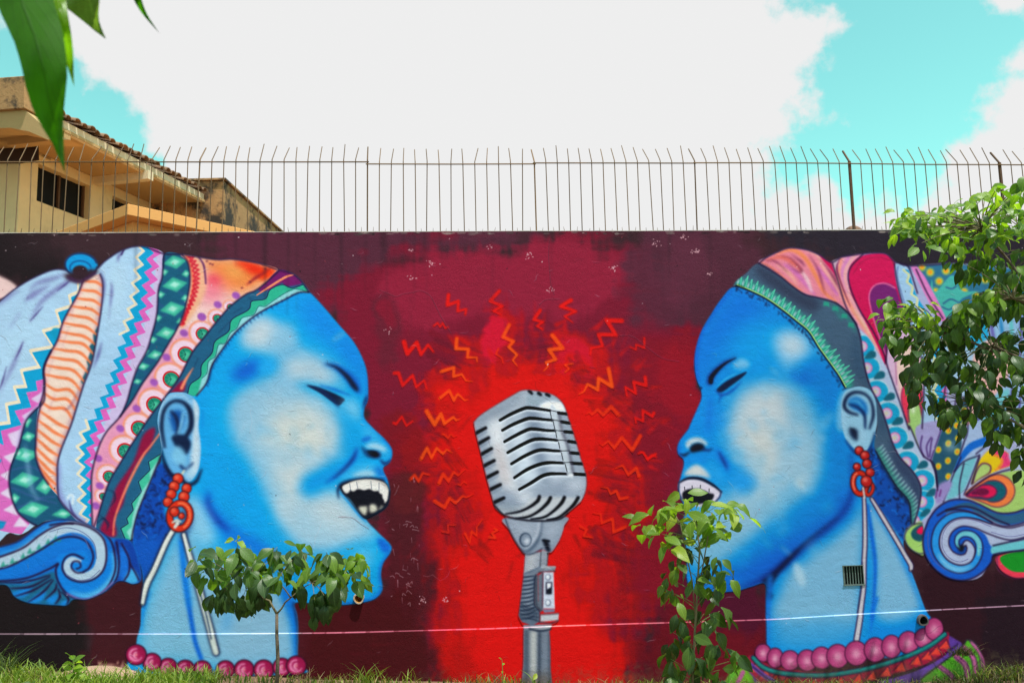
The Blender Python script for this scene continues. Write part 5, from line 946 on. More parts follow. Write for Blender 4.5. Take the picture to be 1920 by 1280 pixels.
    for c, rx, ry in [((536,628),40,44),((600,655),40,50),((678,668),48,50),((768,668),50,54),((845,655),52,56),((930,645),56,60),((1028,630),58,62),((1128,612),56,62),((1215,595),50,58),((1305,575),52,58),((1388,552),48,50),((1442,502),46,56)]:
        x, y = I(c)[0]; rx /= 2.8235; ry /= 2.8235
        S.poly(ell(x, y, rx+1.6, ry+1.6), (52, 10, 44), blur=1.1); m_ = S.poly(ell(x, y, rx, ry), (176, 54, 112), blur=.8)
        S.spot((x+1, y+2), rx*.72, ry*.72, 0, (206, 104, 150), .8, clip=m_); S.spot((x, y+1), rx*.34, ry*.36, 0, (230, 168, 190), .75, clip=m_)
        S.line(ell(x, y, rx*.85, ry*.85, 0)[8:16], [1, 2.4, 1], (120, 20, 76), blur=1.6, alpha=.7, clip=m_); REG.append(('painted_bead', 'painted_necklace:1', ell(x, y, rx+1.2, ry+1.2, n=16), None))
    tb = I((485,655),(530,700),(600,728),(700,742),(850,746),(1000,728),(1150,695),(1300,645),(1420,590),(1500,530)); S.line(tb, 9.5, OUT, blur=.8); S.line(tb, 7, (16, 120, 116), blur=.7); S.line([(x, y-1.5) for x, y in tb], 1.6, (60, 170, 156), blur=.8, alpha=.7)

    # ======================= MICROPHONE =======================================
    st = M2((405,860),(420,840),(610,840),(600,880),(606,1000),(608,1150),(606,1400),(400,1400),(402,1100)); reg('painted_stand', 'painted_microphone', st)
    body = M((195,390),(205,350),(260,300),(400,212),(490,160),(550,128),(620,125),(760,150),(825,185),(870,240),(905,340),(960,510),(1000,650),(1032,750),(1036,850),(1000,950),(900,1040),(830,1088),(700,1102),(560,1092),(430,1062),(372,1022),(345,980),(290,790),(240,580))
    yoke = M2((268,40),(300,130),(340,210),(395,290),(420,312),(470,312),(540,280),(590,300),(625,290),(680,200),(712,100),(716,30))
    shp = M2((420,310),(540,290),(585,300),(580,395),(645,400),(640,440),(632,700),(640,730),(672,760),(668,810),(610,850),(600,880),(410,870),(380,820),(366,770),(385,640),(400,520),(408,440))
    REG.append(('painted_microphone', None, [tuple(v) for v in body[:14]]+[(1098, 912), (1090, 940), (1062, 960), (1055, 985), (1050, 1012), (1035, 1034), (1025, 1036), (1025, 1058), (1042, 1060), (1038, 1138), (1048, 1150), (1046, 1164), (1030, 1176), (1031, 1235), (1031, 1305), (981, 1305), (982, 1175), (971, 1155), (978, 1100), (983, 1065), (985, 1038), (966, 1014), (952, 985), (947, 966), (934, 956), (926, 945), (912, 897), (900, 845), (889, 798)], 'silver studio microphone painted between the two faces'))
    m_ = S.poly(st, (112, 122, 134), blur=.8, grain=.0); k = dict(clip=m_)
    S.line(M2((430,890),(430,1400)), 9, (84, 96, 108), blur=2.5, **k); S.line(M2((480,900),(478,1400)), [12, 13, 11], (170, 174, 172), blur=3, **k); S.line(M2((525,900),(522,1400)), 4.5, (66, 76, 90), blur=1.8, **k); S.line(M2((570,900),(566,1400)), 8, (120, 130, 142), blur=2.5, **k); S.line(M2((600,900),(604,1400)), 4, (80, 90, 104), blur=1.6, **k)
    S.line(M2((400,1180),(610,1210)), 1.6, (70, 74, 84), blur=.8, alpha=.4, **k); S.poly(M2((380,1240),(620,1200),(620,1400),(380,1400)), (120, 100, 84), False, 6, alpha=.5, **k)
    m_ = S.poly(M2((418,300),(590,290),(580,420),(405,470)), (150, 160, 172), False, .8); S.line(M2((470,310),(455,440)), 14, (176, 182, 188), blur=4, clip=m_); S.line(M2((540,290),(530,420)), 2.4, (50, 58, 72), blur=.9); S.line(M2((590,290),(578,400)), 3, (70, 78, 92), blur=.9); S.poly(M2((543,270),(582,300),(578,392),(538,395)), (140, 148, 160), False, .8)
    m_ = S.poly(yoke, (130, 142, 156), blur=.8); REG.append(('painted_yoke', 'painted_microphone', [tuple(v) for v in catmull(yoke, True, 3)], None)); k = dict(clip=m_)
    S.poly(M2((280,40),(500,50),(520,150),(440,260),(340,180)), (150, 160, 172), blur=6, **k); S.line(M2((545,60),(535,150),(500,230),(440,290),(390,280)), [4, 5, 6, 5, 3], (84, 98, 114), blur=1.6, **k); S.line(M2((525,60),(512,150),(475,215),(420,265)), 3.4, (176, 184, 194), blur=1.6, **k); S.poly(M2((560,60),(700,60),(690,150),(610,230),(560,180)), (158, 168, 180), blur=6, alpha=.8, **k)
    S.poly(M2((550,205),(590,215),(600,260),(610,292),(580,290),(560,240)), (30, 34, 46), blur=1.8, **k); S.line(M2((550,208),(600,214)), 3, (20, 22, 32), blur=1.2, **k)
    S.poly(ell(*M2((420,205))[0], 11.5, 13.5), (62, 74, 90), blur=1); S.poly(ell(*M2((424,205))[0], 9.5, 11.5), (126, 138, 152), blur=1.2); S.spot(M2((432,215))[0], 5, 6, 0, (190, 196, 204), .8)
    S.line(M2((268,44),(300,130),(345,215),(400,295),(440,315),(500,300),(545,270)), 2.4, (52, 62, 80), blur=1, alpha=.8)
    # clamp
    sh1 = M2((408,455),(440,440),(540,400),(545,430),(500,470),(490,680),(530,740),(528,820),(470,850),(390,820),(366,772),(385,640),(400,520)); m_ = S.poly(sh1, (104, 116, 130), False, .9); k = dict(clip=m_)
    for i in range(11):
        y = 480+i*28; S.line(M2((380,y+6+i*3),(440,y+i*3),(485,y-8+i*2)), [2, 3.4, 2], (58, 68, 84), blur=.9, **k); S.line(M2((385,y-8+i*3),(440,y-14+i*3),(480,y-20+i*2)), [1, 2.6, 1], (150, 160, 172), blur=.9, **k)
    for i in range(5): S.line(M2((375,780-i*26),(450,790-i*18),(520,815-i*30)), [2, 3, 2], (58, 68, 84), blur=.9, alpha=.8, **k)
    S.poly(M2((490,478),(515,462),(518,660),(560,720),(535,745),(486,690)), (84, 96, 110), False, .9); S.line(M2((500,470),(500,680),(540,735)), 2.2, (46, 54, 70), blur=.8); S.line(M2((488,485),(486,690),(530,745)), 1.8, (52, 60, 76), False, .7)
    S.poly(M2((535,402),(650,404),(640,440),(520,445),(480,470),(430,470)), (120, 130, 142), False, .9); S.poly(M2((535,402),(650,404),(648,414),(540,416)), (176, 184, 190), False, .8); S.line(M2((520,448),(640,442)), 2.2, (40, 46, 60), blur=.8)
    m_ = S.poly(M2((552,446),(632,446),(642,722),(548,720)), (176, 186, 198), False, .8); S.poly(M2((515,470),(552,446),(548,720),(515,680)), (96, 108, 122), False, .8); S.line(M2((550,450),(547,718)), 2, (60, 66, 82), blur=.8)
    for y in (485, 676): S.poly(ell(*M2((590,y))[0], 5.2, 5.8), (70, 78, 96), blur=.7); S.poly(ell(*M2((588,y-2))[0], 4.2, 4.8), (196, 204, 212), blur=.8)
    S.poly(M2((572,520),(622,520),(618,612),(572,612)), (34, 34, 50), False, .8); S.poly(M2((580,528),(614,528),(610,560),(582,575)), (206, 212, 222), False, .8); S.poly(M2((590,575),(612,568),(612,605),(585,605)), (16, 26, 32), False, .7)
    S.poly(M2((545,722),(640,722),(640,745),(560,752)), (110, 116, 140), False, .9); S.poly(M2((530,765),(672,755),(668,806),(530,820)), (186, 192, 198), False, .9); S.line(M2((530,765),(670,756)), 1.8, (70, 78, 92), blur=.7); S.line(M2((530,820),(610,830),(668,808)), 2.4, (60, 66, 82), blur=.8); S.line(M2((528,768),(528,825)), 1.8, (60, 66, 80), blur=.7)
    S.poly(M2((400,850),(620,840),(600,880),(410,866)), (150, 156, 160), False, 1.2); S.line(M2((450,870),(530,885),(610,872)), 3, (52, 60, 76), blur=1)
    REG.append(('painted_clamp', 'painted_microphone', M2((408,455),(535,402),(650,404),(640,440),(642,722),(672,757),(668,808),(600,848),(470,850),(390,820),(366,772),(385,640),(400,520)), None))
    # head
    m_ = S.poly(body, (140, 152, 164), blur=.8); REG.append(('painted_microphone_head', 'painted_microphone', [tuple(v) for v in catmull(body, True, 3)], None)); k = dict(clip=m_)
    S.poly(M((260,320),(420,230),(540,150),(620,150),(660,220),(560,280),(420,330),(400,500),(480,800),(520,960),(440,900),(380,700),(320,480)), (176, 186, 192), blur=8, **k)
    S.poly(M((200,380),(250,310),(420,220),(540,140),(560,190),(420,300),(300,370)), (112, 124, 138), blur=6, alpha=.8, **k)
    S.poly(M((320,380),(400,360),(430,560),(500,820),(560,930),(500,960),(400,800),(350,600)), (196, 200, 202), blur=6, **k); S.poly(M((350,560),(400,560),(450,760),(440,860),(390,760)), (160, 150, 150), blur=5, alpha=.6, **k)
    S.poly(M((570,260),(680,280),(800,650),(820,760),(660,800),(620,600)), (116, 130, 146), blur=7, alpha=.9, **k)
    S.poly(M((460,420),(560,340),(640,660),(700,800),(560,840),(500,640)), (186, 198, 206), blur=6, alpha=.9, **k)
    S.poly(M((700,300),(790,290),(880,760),(760,800),(720,500)), (176, 186, 196), blur=5, alpha=.8, **k)
    S.poly(M((680,250),(740,205),(840,210),(880,270),(880,290),(760,270)), (206, 212, 216), blur=2, **k); S.poly(M((600,150),(760,160),(840,200),(740,200),(660,240),(600,240)), (140, 156, 166), blur=3, **k)
    S.poly(M((380,860),(520,900),(700,880),(900,800),(1030,800),(1030,900),(880,930),(700,910),(560,1000),(420,1040),(360,980)), (134, 146, 160), blur=6, **k); S.poly(M((520,900),(620,880),(640,930),(560,980)), (190, 196, 200), blur=5, alpha=.8, **k); S.poly(M((880,800),(1000,780),(1030,850),(960,900),(900,860)), (176, 184, 192), blur=6, alpha=.8, **k)
    S.poly(M((360,970),(420,1000),(560,990),(650,930),(1000,930),(1000,950),(900,1040),(830,1088),(700,1102),(430,1062)), (170, 176, 180), blur=2, **k); S.poly(M((340,940),(440,960),(560,1010),(480,1050),(380,1020)), (130, 142, 152), blur=4, alpha=.8, **k)
    DK = (26, 26, 34)
    # left side bars
    for (a, b), (c, d) in [((205,450),(282,408)), ((225,528),(304,482)), ((245,608),(326,562)), ((262,696),(346,652)), ((285,782),(370,738)), ((310,872),(392,832)), ((340,968),(418,932))]:
        S.line(M((a-10,b+5),(c,d)), [7, 7, 6.2], DK, False, .7, **k); S.line(M((a,b+34),(c+8,d+28)), 3, (112, 124, 140), False, 1.2, alpha=.6, **k)
    # front slots
    for q in [((390,350),(470,305),(570,262),(620,258),(700,268),(765,278)), ((408,425),(490,380),(590,340),(640,336),(720,344),(785,350)), ((424,510),(510,462),(600,420),(650,416),(740,426),(805,428)), ((448,592),(540,540),(630,498),(690,490),(760,494),(820,500)), ((476,676),(570,620),(660,580),(720,572),(790,578),(845,580)), ((498,780),(590,720),(680,682),(750,668),(810,668),(870,670)), ((535,868),(620,820),(700,770),(760,752),(830,750),(900,752))]:
        S.line([(x, y+4.8) for x, y in M(*q)], 4, (196, 206, 212), blur=1.3, alpha=.8, **k); S.line(M(*q), [5.6, 6.6, 7, 6.8, 5.6, 5.2], DK, blur=.6, **k)
    for a, b, c, d in [(765,275,830,290), (785,348,850,356), (805,426,870,432), (820,498,890,502), (845,580,910,578), (870,668,935,662), (890,742,945,742)]: S.line(M((a,b),(c,d)), 1.5, DK, blur=.5, **k)
    for a, b, c, d in [(828,296,900,304), (850,362,925,374), (875,436,945,442), (902,508,970,518), (918,594,990,600), (925,672,1010,676), (945,752,1040,758)]: S.line(M((a,b),(c,d)), 6.4, DK, blur=.6, **k)
    S.poly(M((770,285),(815,290),(935,745),(905,770),(885,740)), (176, 186, 192), blur=1.2, alpha=.8, **k)
    for q in [((765,285),(775,335)), ((788,360),(800,415)), ((806,436),(815,480)), ((828,515),(838,560)), ((850,595),(862,650)), ((878,680),(892,735))]: S.line(M(*q), 1.5, DK, False, .5, **k)
    S.line(M((835,310),(850,420),(890,520),(915,620),(935,740)), 5, (92, 92, 104), blur=1.6, alpha=.8, **k)
    for a, b, c, d in [(765,275,830,290), (785,348,850,356), (805,426,870,432), (820,498,890,502), (845,580,910,578), (870,668,935,662)]: S.line(M((a,b),(c,d)), 1.4, DK, blur=.5, **k)
    S.poly(M((900,752),(940,752),(938,770),(905,770)), (200, 204, 206), False, .7, **k)
    # bottom slots
    for q in [((685,922),(670,955),(610,1000),(530,1035),(430,1052)), ((768,930),(745,970),(680,1030),(600,1072),(500,1085)), ((872,928),(850,970),(790,1030),(720,1075),(620,1090)), ((975,930),(940,985),(880,1040),(820,1080),(740,1095))]: S.line(M(*q), [6.5, 6.5, 5, 4, 2.5], DK, blur=.7, **k)
    for q in [((610,130),(628,150)), ((680,148),(695,160)), ((740,155),(760,168))]: S.line(M(*q), [7, 5], DK, blur=.7, **k)
    S.line(M((345,985),(430,1066),(560,1096),(700,1104),(830,1092),(900,1045)), 2.6, (30, 30, 38), blur=.9)
    S.line([tuple(v) for v in catmull(body, True, 3)], 1.4, (60, 50, 56), blur=.8, alpha=.5)
    for q, g_, o_ in ((body, 1.34, .015), (yoke, 1.3, -.01), (sh1, 1.35, -.03), (st, 1.3, -.01), (M2((552,446),(632,446),(642,722),(548,720)), 1.2, .04)):
        (a_, b_, c_, d_), mm_ = S.mask(q, True); mm_ = mm_[..., None]*1.0; R_ = S.C[b_:d_, a_:c_]; S.C[b_:d_, a_:c_] = R_*(1-mm_)+np.clip((R_-.5)*g_+.5+o_, 0.05, .93)*mm_
    # ---------------- age, wear and painted ridge light ---------------------------------------------
    for i in range(20):   # white chalky scrapes and drips near the chin
        x = rs.gauss(765, 18); y = rs.uniform(890, 1150); L = rs.uniform(2, 14)
        S.line([(x, y), (x+rs.gauss(0, 2), y+L)], [1.6, .8], (190, 150, 160), blur=.4, alpha=rs.uniform(.2, .6))
    for i in range(20):
        x = rs.gauss(765, 16); y = rs.choice([950, 985, 1060, 1075, 1090, 1118, 1140])+rs.gauss(0, 6)
        S.line([(x, y), (x+rs.gauss(3, 3), y-rs.uniform(0, 4)), (x+rs.gauss(7, 3), y+rs.uniform(0, 4))], 1.1, (200, 170, 176), blur=.4, alpha=.5)
    for i in range(14):   # hairline cracks
        x = rs.uniform(-300, 2200); y = rs.uniform(445, 1240); a = rs.choice([0, 0, 1.5])+rs.gauss(0, .4); q = [(x, y)]
        for j in range(rs.randint(4, 12)): a += rs.gauss(0, .45); q.append((q[-1][0]+9*math.cos(a), q[-1][1]+9*math.sin(a)))
        c = rs.choice([(214, 190, 196), (30, 16, 24)]); S.line(q, .9, c, False, .35, alpha=.25)
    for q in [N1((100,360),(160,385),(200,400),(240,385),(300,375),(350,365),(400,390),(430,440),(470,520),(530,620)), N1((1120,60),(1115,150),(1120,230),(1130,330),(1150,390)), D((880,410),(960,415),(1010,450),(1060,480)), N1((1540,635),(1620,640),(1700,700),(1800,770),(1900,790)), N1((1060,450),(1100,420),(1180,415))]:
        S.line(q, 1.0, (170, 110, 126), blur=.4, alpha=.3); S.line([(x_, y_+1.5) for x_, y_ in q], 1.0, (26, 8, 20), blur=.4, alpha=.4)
    for i in range(130):  # specks where the paint has flaked off
        x = rs.uniform(-300, 2200); y = rs.uniform(440, 1270) if rs.random() < .6 else rs.uniform(438, 520)
        S.spot((x, y), rs.uniform(.7, 2.2), rs.uniform(.6, 1.4), rs.uniform(0, 180), rs.choice([(220, 200, 204), (236, 220, 220), (30, 20, 26), (150, 60, 70)]), rs.uniform(.4, .9), soft=.3)
    for c, n_ in [(N1((300,285))[0], 9), (N1((415,205))[0], 12), (N1((1505,235))[0], 14), (N1((760,105))[0], 6), (N1((1760,80))[0], 10), (N1((990,155))[0], 10), (N1((150,600))[0], 8), (N1((1130,370))[0], 10), ((835, 1125), 14), ((792, 1125), 10), (E((230,110))[0], 12), (E((150,15))[0], 10), (E((320,265))[0], 8), (N1((285,130))[0], 8)]:
        for i in range(n_): S.spot((c[0]+rs.gauss(0, 4), c[1]+rs.gauss(0, 3)), rs.uniform(.6, 2.2), rs.uniform(.5, 1.2), rs.uniform(0, 180), (216, 170, 176), .8, soft=.3)
    for i in range(330):  # pale and dark strokes paint in trowel ridges catching sun and shade
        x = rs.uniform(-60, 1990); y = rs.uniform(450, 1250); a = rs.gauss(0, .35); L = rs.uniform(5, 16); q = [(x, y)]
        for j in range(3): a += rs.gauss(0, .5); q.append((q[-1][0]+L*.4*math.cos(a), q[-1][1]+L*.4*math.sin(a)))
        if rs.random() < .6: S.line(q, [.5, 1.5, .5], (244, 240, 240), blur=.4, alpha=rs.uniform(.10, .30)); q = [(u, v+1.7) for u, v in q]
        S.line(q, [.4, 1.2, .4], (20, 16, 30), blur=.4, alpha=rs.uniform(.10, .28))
    for i in range(150):  # chipped and stained top edge
        x = rs.uniform(-300, 2300); yt = float(np.interp(x, [0, 1920], [438, 431.5])); S.spot((x, yt+rs.uniform(0, 4)), rs.uniform(2, 9), rs.uniform(.8, 2.4), 0, rs.choice([(120, 110, 104), (30, 24, 26), (150, 140, 130), (70, 60, 58)]), rs.uniform(.3, .8), soft=.3)
    for i in range(46):   # faint rain streaks running down from the top
        x = rs.uniform(-300, 2300); L = rs.uniform(30, 170); S.line([(x, 436), (x+rs.gauss(0, 2), 436+L)], [rs.uniform(3, 9), 1.5], (26, 18, 24), blur=2, alpha=rs.uniform(.08, .26))
    # worn edge of the ledge, where the paint has gone
    ln = [(-500, 1182), (0, 1187.5), (200, 1187.5), (500, 1186.5), (640, 1185), (900, 1178), (1030, 1173), (1270, 1166), (1450, 1160), (1560, 1153), (1650, 1148), (1750, 1143), (1920, 1134), (2400, 1108)]
    d_ = catmull(ln, False, 26)
    for i in range(0, len(d_)-12, 5):
        x = d_[i][0]; c = (176, 150, 160) if x < 262 else (206, 212, 216) if x < 557 else (226, 136, 156) if x < 975 else (214, 200, 190) if x < 1030 else (236, 150, 156) if x < 1436 else (196, 216, 226) if x < 1740 else (196, 160, 178)
        S.line([tuple(v) for v in d_[i:i+10]], rs.uniform(1.4, 2.4), c, False, .5, alpha=rs.uniform(.2, .45))
    # grime creeping up from the soil, rust and run-off marks
    d = np.clip((S.C[..., 2]-S.C[..., 0]-.35)*2, 0, 1); S.C[..., 0] -= .05*d
    d = np.clip((S.C[..., 0]-S.C[..., 2]-.3)*2, 0, 1); S.C[..., 1] -= .03*d; S.C[..., 2] -= .03*d
# ===========================================================================
# GROUND
# ===========================================================================
cY, sY = math.cos(YAW), math.sin(YAW)
WO = Vector((-sY*DIST, cY*DIST, 0))                    # foot of the wall frame
def wallpt(px, py):
    """photo measurement -> metres on the wall face (along, up)"""
    px = np.asarray(px, float); py = np.asarray(py, float)
    d = [cf[i]+cx[i]*((px-960)/FPX)+cu[i]*((640-py)/FPX) for i in range(3)]
    t = DIST/(-sY*d[0]+cY*d[1]); X = t*(cY*d[0]+sY*d[1]); Z = t*d[2]+EYE
    return X, Z
def w2(X, Y, Z=0.): return Vector((X*cY-Y*sY, X*sY+Y*cY, Z))+WO      # wall frame -> world
bx, bz = wallpt(np.array([-200, 0, 100, 200, 400, 700, 1000, 1300, 1600, 1780, 1850, 1920, 2200]), np.array([1262, 1260, 1262, 1262, 1266, 1272, 1277, 1288, 1284, 1272, 1260, 1254, 1246]))
GN = fbm(128, 128, 14, 5, 4)
def ground_z(X, Y):
    """height of the soil in the wall frame (Y negative is towards the street)"""
    base = np.interp(X, bx, bz)
    fall = np.clip(1-np.abs(Y)/4.5, 0, 1); fall = fall*fall*(3-2*fall)
    n = GN[(np.asarray(Y*6+400).astype(int)) % 128, (np.asarray(X*6+400).astype(int)) % 128]
    lump = .05*np.sin(X*2.3+.4)*np.sin(Y*1.7+1)+.02*np.sin(X*7.1+Y*3.)
    near = np.exp(-((Y+.45)/.5)**2)*np.where(X < -1.0, .005+.085*np.clip((-X-2.3)/1.1, 0, 1), -.02)
    return base*fall+(lump*.5)*np.clip(np.abs(Y)/.6, 0, 1)*np.clip(3-np.abs(Y)/8, 0, 1)/3*2+near
gx = np.concatenate([np.linspace(-900, -12, 14), np.linspace(-10, 10, 121), np.linspace(12, 900, 14)])
gy = np.concatenate([np.linspace(-900, -12, 14), np.linspace(-10, 6, 110), np.linspace(8, 1500, 14)])
XX, YY = np.meshgrid(gx, gy); ZZ = ground_z(XX, YY)
gv = [tuple(w2(x, y, z)) for x, y, z in zip(XX.ravel(), YY.ravel(), ZZ.ravel())]
nx = len(gx); gf = [(j*nx+i, j*nx+i+1, (j+1)*nx+i+1, (j+1)*nx+i) for j in range(len(gy)-1) for i in range(nx-1)]
M_soil = material('soil', (.17, .10, .062), rough=.95, var=.45, scale=3, bump=.6, bscale=30, dark=(.05, .06, .02), dscale=1.3, dfac=(.5, .62))
ground = link('ground', mesh('ground', gv, gf), M_soil, smooth=True); tag(ground, kind='structure')

# ===========================================================================
# PAINTED WALL
# ===========================================================================
WX0, WX1, WZT = -5.6, 6.1, 3.159
PXM = 300.0                                             # painting resolution, texels per metre
TW, TH = int((WX1-WX0)*PXM), int(WZT*PXM)+2
def toTex(p):
    p = np.asarray(p, float); X, Z = wallpt(p[:, 0], p[:, 1]); return np.stack([(X-WX0)*PXM, (WZT-Z)*PXM], -1)
PA = Paint(TW, TH, toTex, PXM/270., (58, 30, 38))
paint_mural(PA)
c_ = np.clip(PA.C, 0, 1); lin = np.where(c_ > .04045, ((c_+.055)/1.055)**2.4, c_/12.92)
alb = np.clip(lin*PAINT_GAIN, 0.004, .90)
px_ = np.ones((TH, TW, 4), np.float32); px_[..., :3] = alb[::-1]
img = bpy.data.images.new('mural_paint', TW, TH, float_buffer=True, is_data=True)
img.pixels.foreach_set(px_.ravel()); img.update(); img.pack()
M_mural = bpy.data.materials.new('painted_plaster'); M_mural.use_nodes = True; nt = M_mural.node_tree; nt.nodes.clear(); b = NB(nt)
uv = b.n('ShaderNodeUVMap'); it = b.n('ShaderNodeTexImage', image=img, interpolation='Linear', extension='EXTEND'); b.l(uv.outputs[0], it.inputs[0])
t = b.n('ShaderNodeTexCoord'); ob = t.outputs['Object']
nA = b.n('ShaderNodeTexNoise', i_Scale=3.0, i_Detail=4.0, i_Roughness=.6); b.l(ob, nA.inputs['Vector'])
nB = b.n('ShaderNodeTexNoise', i_Scale=17.0, i_Detail=9.0, i_Roughness=.68, i_Distortion=.8); b.l(ob, nB.inputs['Vector'])
nC = b.n('ShaderNodeTexNoise', i_Scale=95.0, i_Detail=3.0, i_Roughness=.6); b.l(ob, nC.inputs['Vector'])
mp = b.n('ShaderNodeMapping'); mp.inputs['Scale'].default_value = (1.0, 1, 2.2); b.l(ob, mp.inputs['Vector'])
nD = b.n('ShaderNodeTexNoise', i_Scale=9.0, i_Detail=6.0, i_Roughness=.62, i_Distortion=.6); b.l(mp.outputs[0], nD.inputs['Vector'])
# thin raised trowel ridges: where a distorted noise passes through a level
rid = b.math('SUBTRACT', 1.0, b.math('MULTIPLY', b.math('ABSOLUTE', b.math('SUBTRACT', nB.outputs['Fac'], .5)), 22.0), clamp=True)
patch = b.smooth(nA.outputs['Fac'], .44, .62)
ridp = b.math('MULTIPLY', rid, patch)
hgt = b.math('ADD', b.math('ADD', b.math('MULTIPLY', nD.outputs['Fac'], .6), b.math('MULTIPLY', nB.outputs['Fac'], .9)), b.math('ADD', b.math('MULTIPLY', ridp, .34), b.math('MULTIPLY', nC.outputs['Fac'], .30)))
bp = b.n('ShaderNodeBump', i_Strength=.34, i_Distance=.0080); b.l(hgt, bp.inputs['Height'])
# patina: paint wears a little thinner on the ridges, dust lies in the pits
wear = b.math('MULTIPLY', b.smooth(nC.outputs['Fac'], .60, .78), .03)
col = b.mix(wear, it.outputs['Color'], (.42, .36, .36))
mot = b.math('ADD', .86, b.math('MULTIPLY', nD.outputs['Fac'], .28)); cc = b.n('ShaderNodeCombineColor'); [b.l(mot, cc.inputs[i]) for i in range(3)]
col = b.mix(1.0, col, cc.outputs[0], 'MULTIPLY')
# splashed soil and damp just above the ground
sx = b.n('ShaderNodeSeparateXYZ'); b.l(ob, sx.inputs[0])
damp = b.math('MULTIPLY', b.smooth(b.math('ADD', b.math('MULTIPLY', b.math('SUBTRACT', .24, sx.outputs['Z']), 6.0), b.math('MULTIPLY', b.math('SUBTRACT', nB.outputs['Fac'], .5), 3.2)), .35, 1.5), .5)
col = b.mix(damp, col, (.10, .066, .045))
p = b.n('ShaderNodeBsdfPrincipled', i_Roughness=.66); p.inputs['Specular IOR Level'].default_value = .10
b.l(col, p.inputs['Base Color']); b.l(bp.outputs[0], p.inputs['Normal']); o_ = b.n('ShaderNodeOutputMaterial'); b.l(p.outputs[0], o_.inputs['Surface'])
M_conc = material('grey_render', (.30, .27, .24), rough=.9, var=.3, scale=5, bump=.4, dark=(.06, .05, .045), dscale=2.2)

# the ledge: below it the wall is a little thicker
lx, lz = wallpt(np.array([-900, -500, 0, 200, 500, 640, 900, 1030, 1270, 1450, 1560, 1650, 1750, 1920, 2400, 2700]), np.array([1178, 1182, 1187.5, 1187.5, 1186.5, 1185, 1178, 1173, 1166, 1160, 1153, 1148, 1143, 1134, 1108, 1095]))
def ledge(X): return np.interp(X, lx, lz)
LED = .006
def relief(X, Z):
    L = ledge(X); t = np.clip((L+.002-Z)/.005, 0, 1)
    und = .0022*np.sin(X*3.1+.6*np.sin(Z*2.3))+.0016*np.sin(Z*4.1+X*1.2)+.0014*np.sin(X*5.3-Z*2.6)
    return -(und+LED*t)
XG = np.arange(WX0, WX1+.001, .06)
HOLES = []
vx, vz = wallpt(np.array([1581, 1617, 1619, 1582]), np.array([1061, 1059, 1094, 1096]))
VENT = (float(vx[[0, 3]].mean()), float(vx[[1, 2]].mean()), float(vz[[2, 3]].mean()), float(vz[[0, 1]].mean()))
HOLES.append([(VENT[0], VENT[2]), (VENT[1], VENT[2]), (VENT[1], VENT[3]), (VENT[0], VENT[3])])
PIPES = []
for (px, py, r) in ((673.5, 1120, .034), (1727, 1161, .036)):
    X, Z = wallpt(px, py); PIPES.append((float(X), float(Z), r)); HOLES.append([(float(X)+r*math.cos(a), float(Z)+r*math.sin(a)) for a in np.linspace(0, 2*math.pi, 16, endpoint=False)])
def inpoly(x, y, P_):
    c = False; n = len(P_)
    for i in range(n):
        x1, y1 = P_[i]; x2, y2 = P_[(i+1) % n]
        if (y1 > y) != (y2 > y) and x < (x2-x1)*(y-y1)/(y2-y1)+x1: c = not c
    return c
def inmany(pts, P_):
    x = pts[:, 0]; y = pts[:, 1]; c = np.zeros(len(pts), bool); n = len(P_)
    for i in range(n):
        x1, y1 = P_[i]; x2, y2 = P_[(i+1) % n]
        if y1 == y2: continue
        c ^= ((y1 > y) != (y2 > y)) & (x < (x2-x1)*(y-y1)/(y2-y1)+x1)
    return c
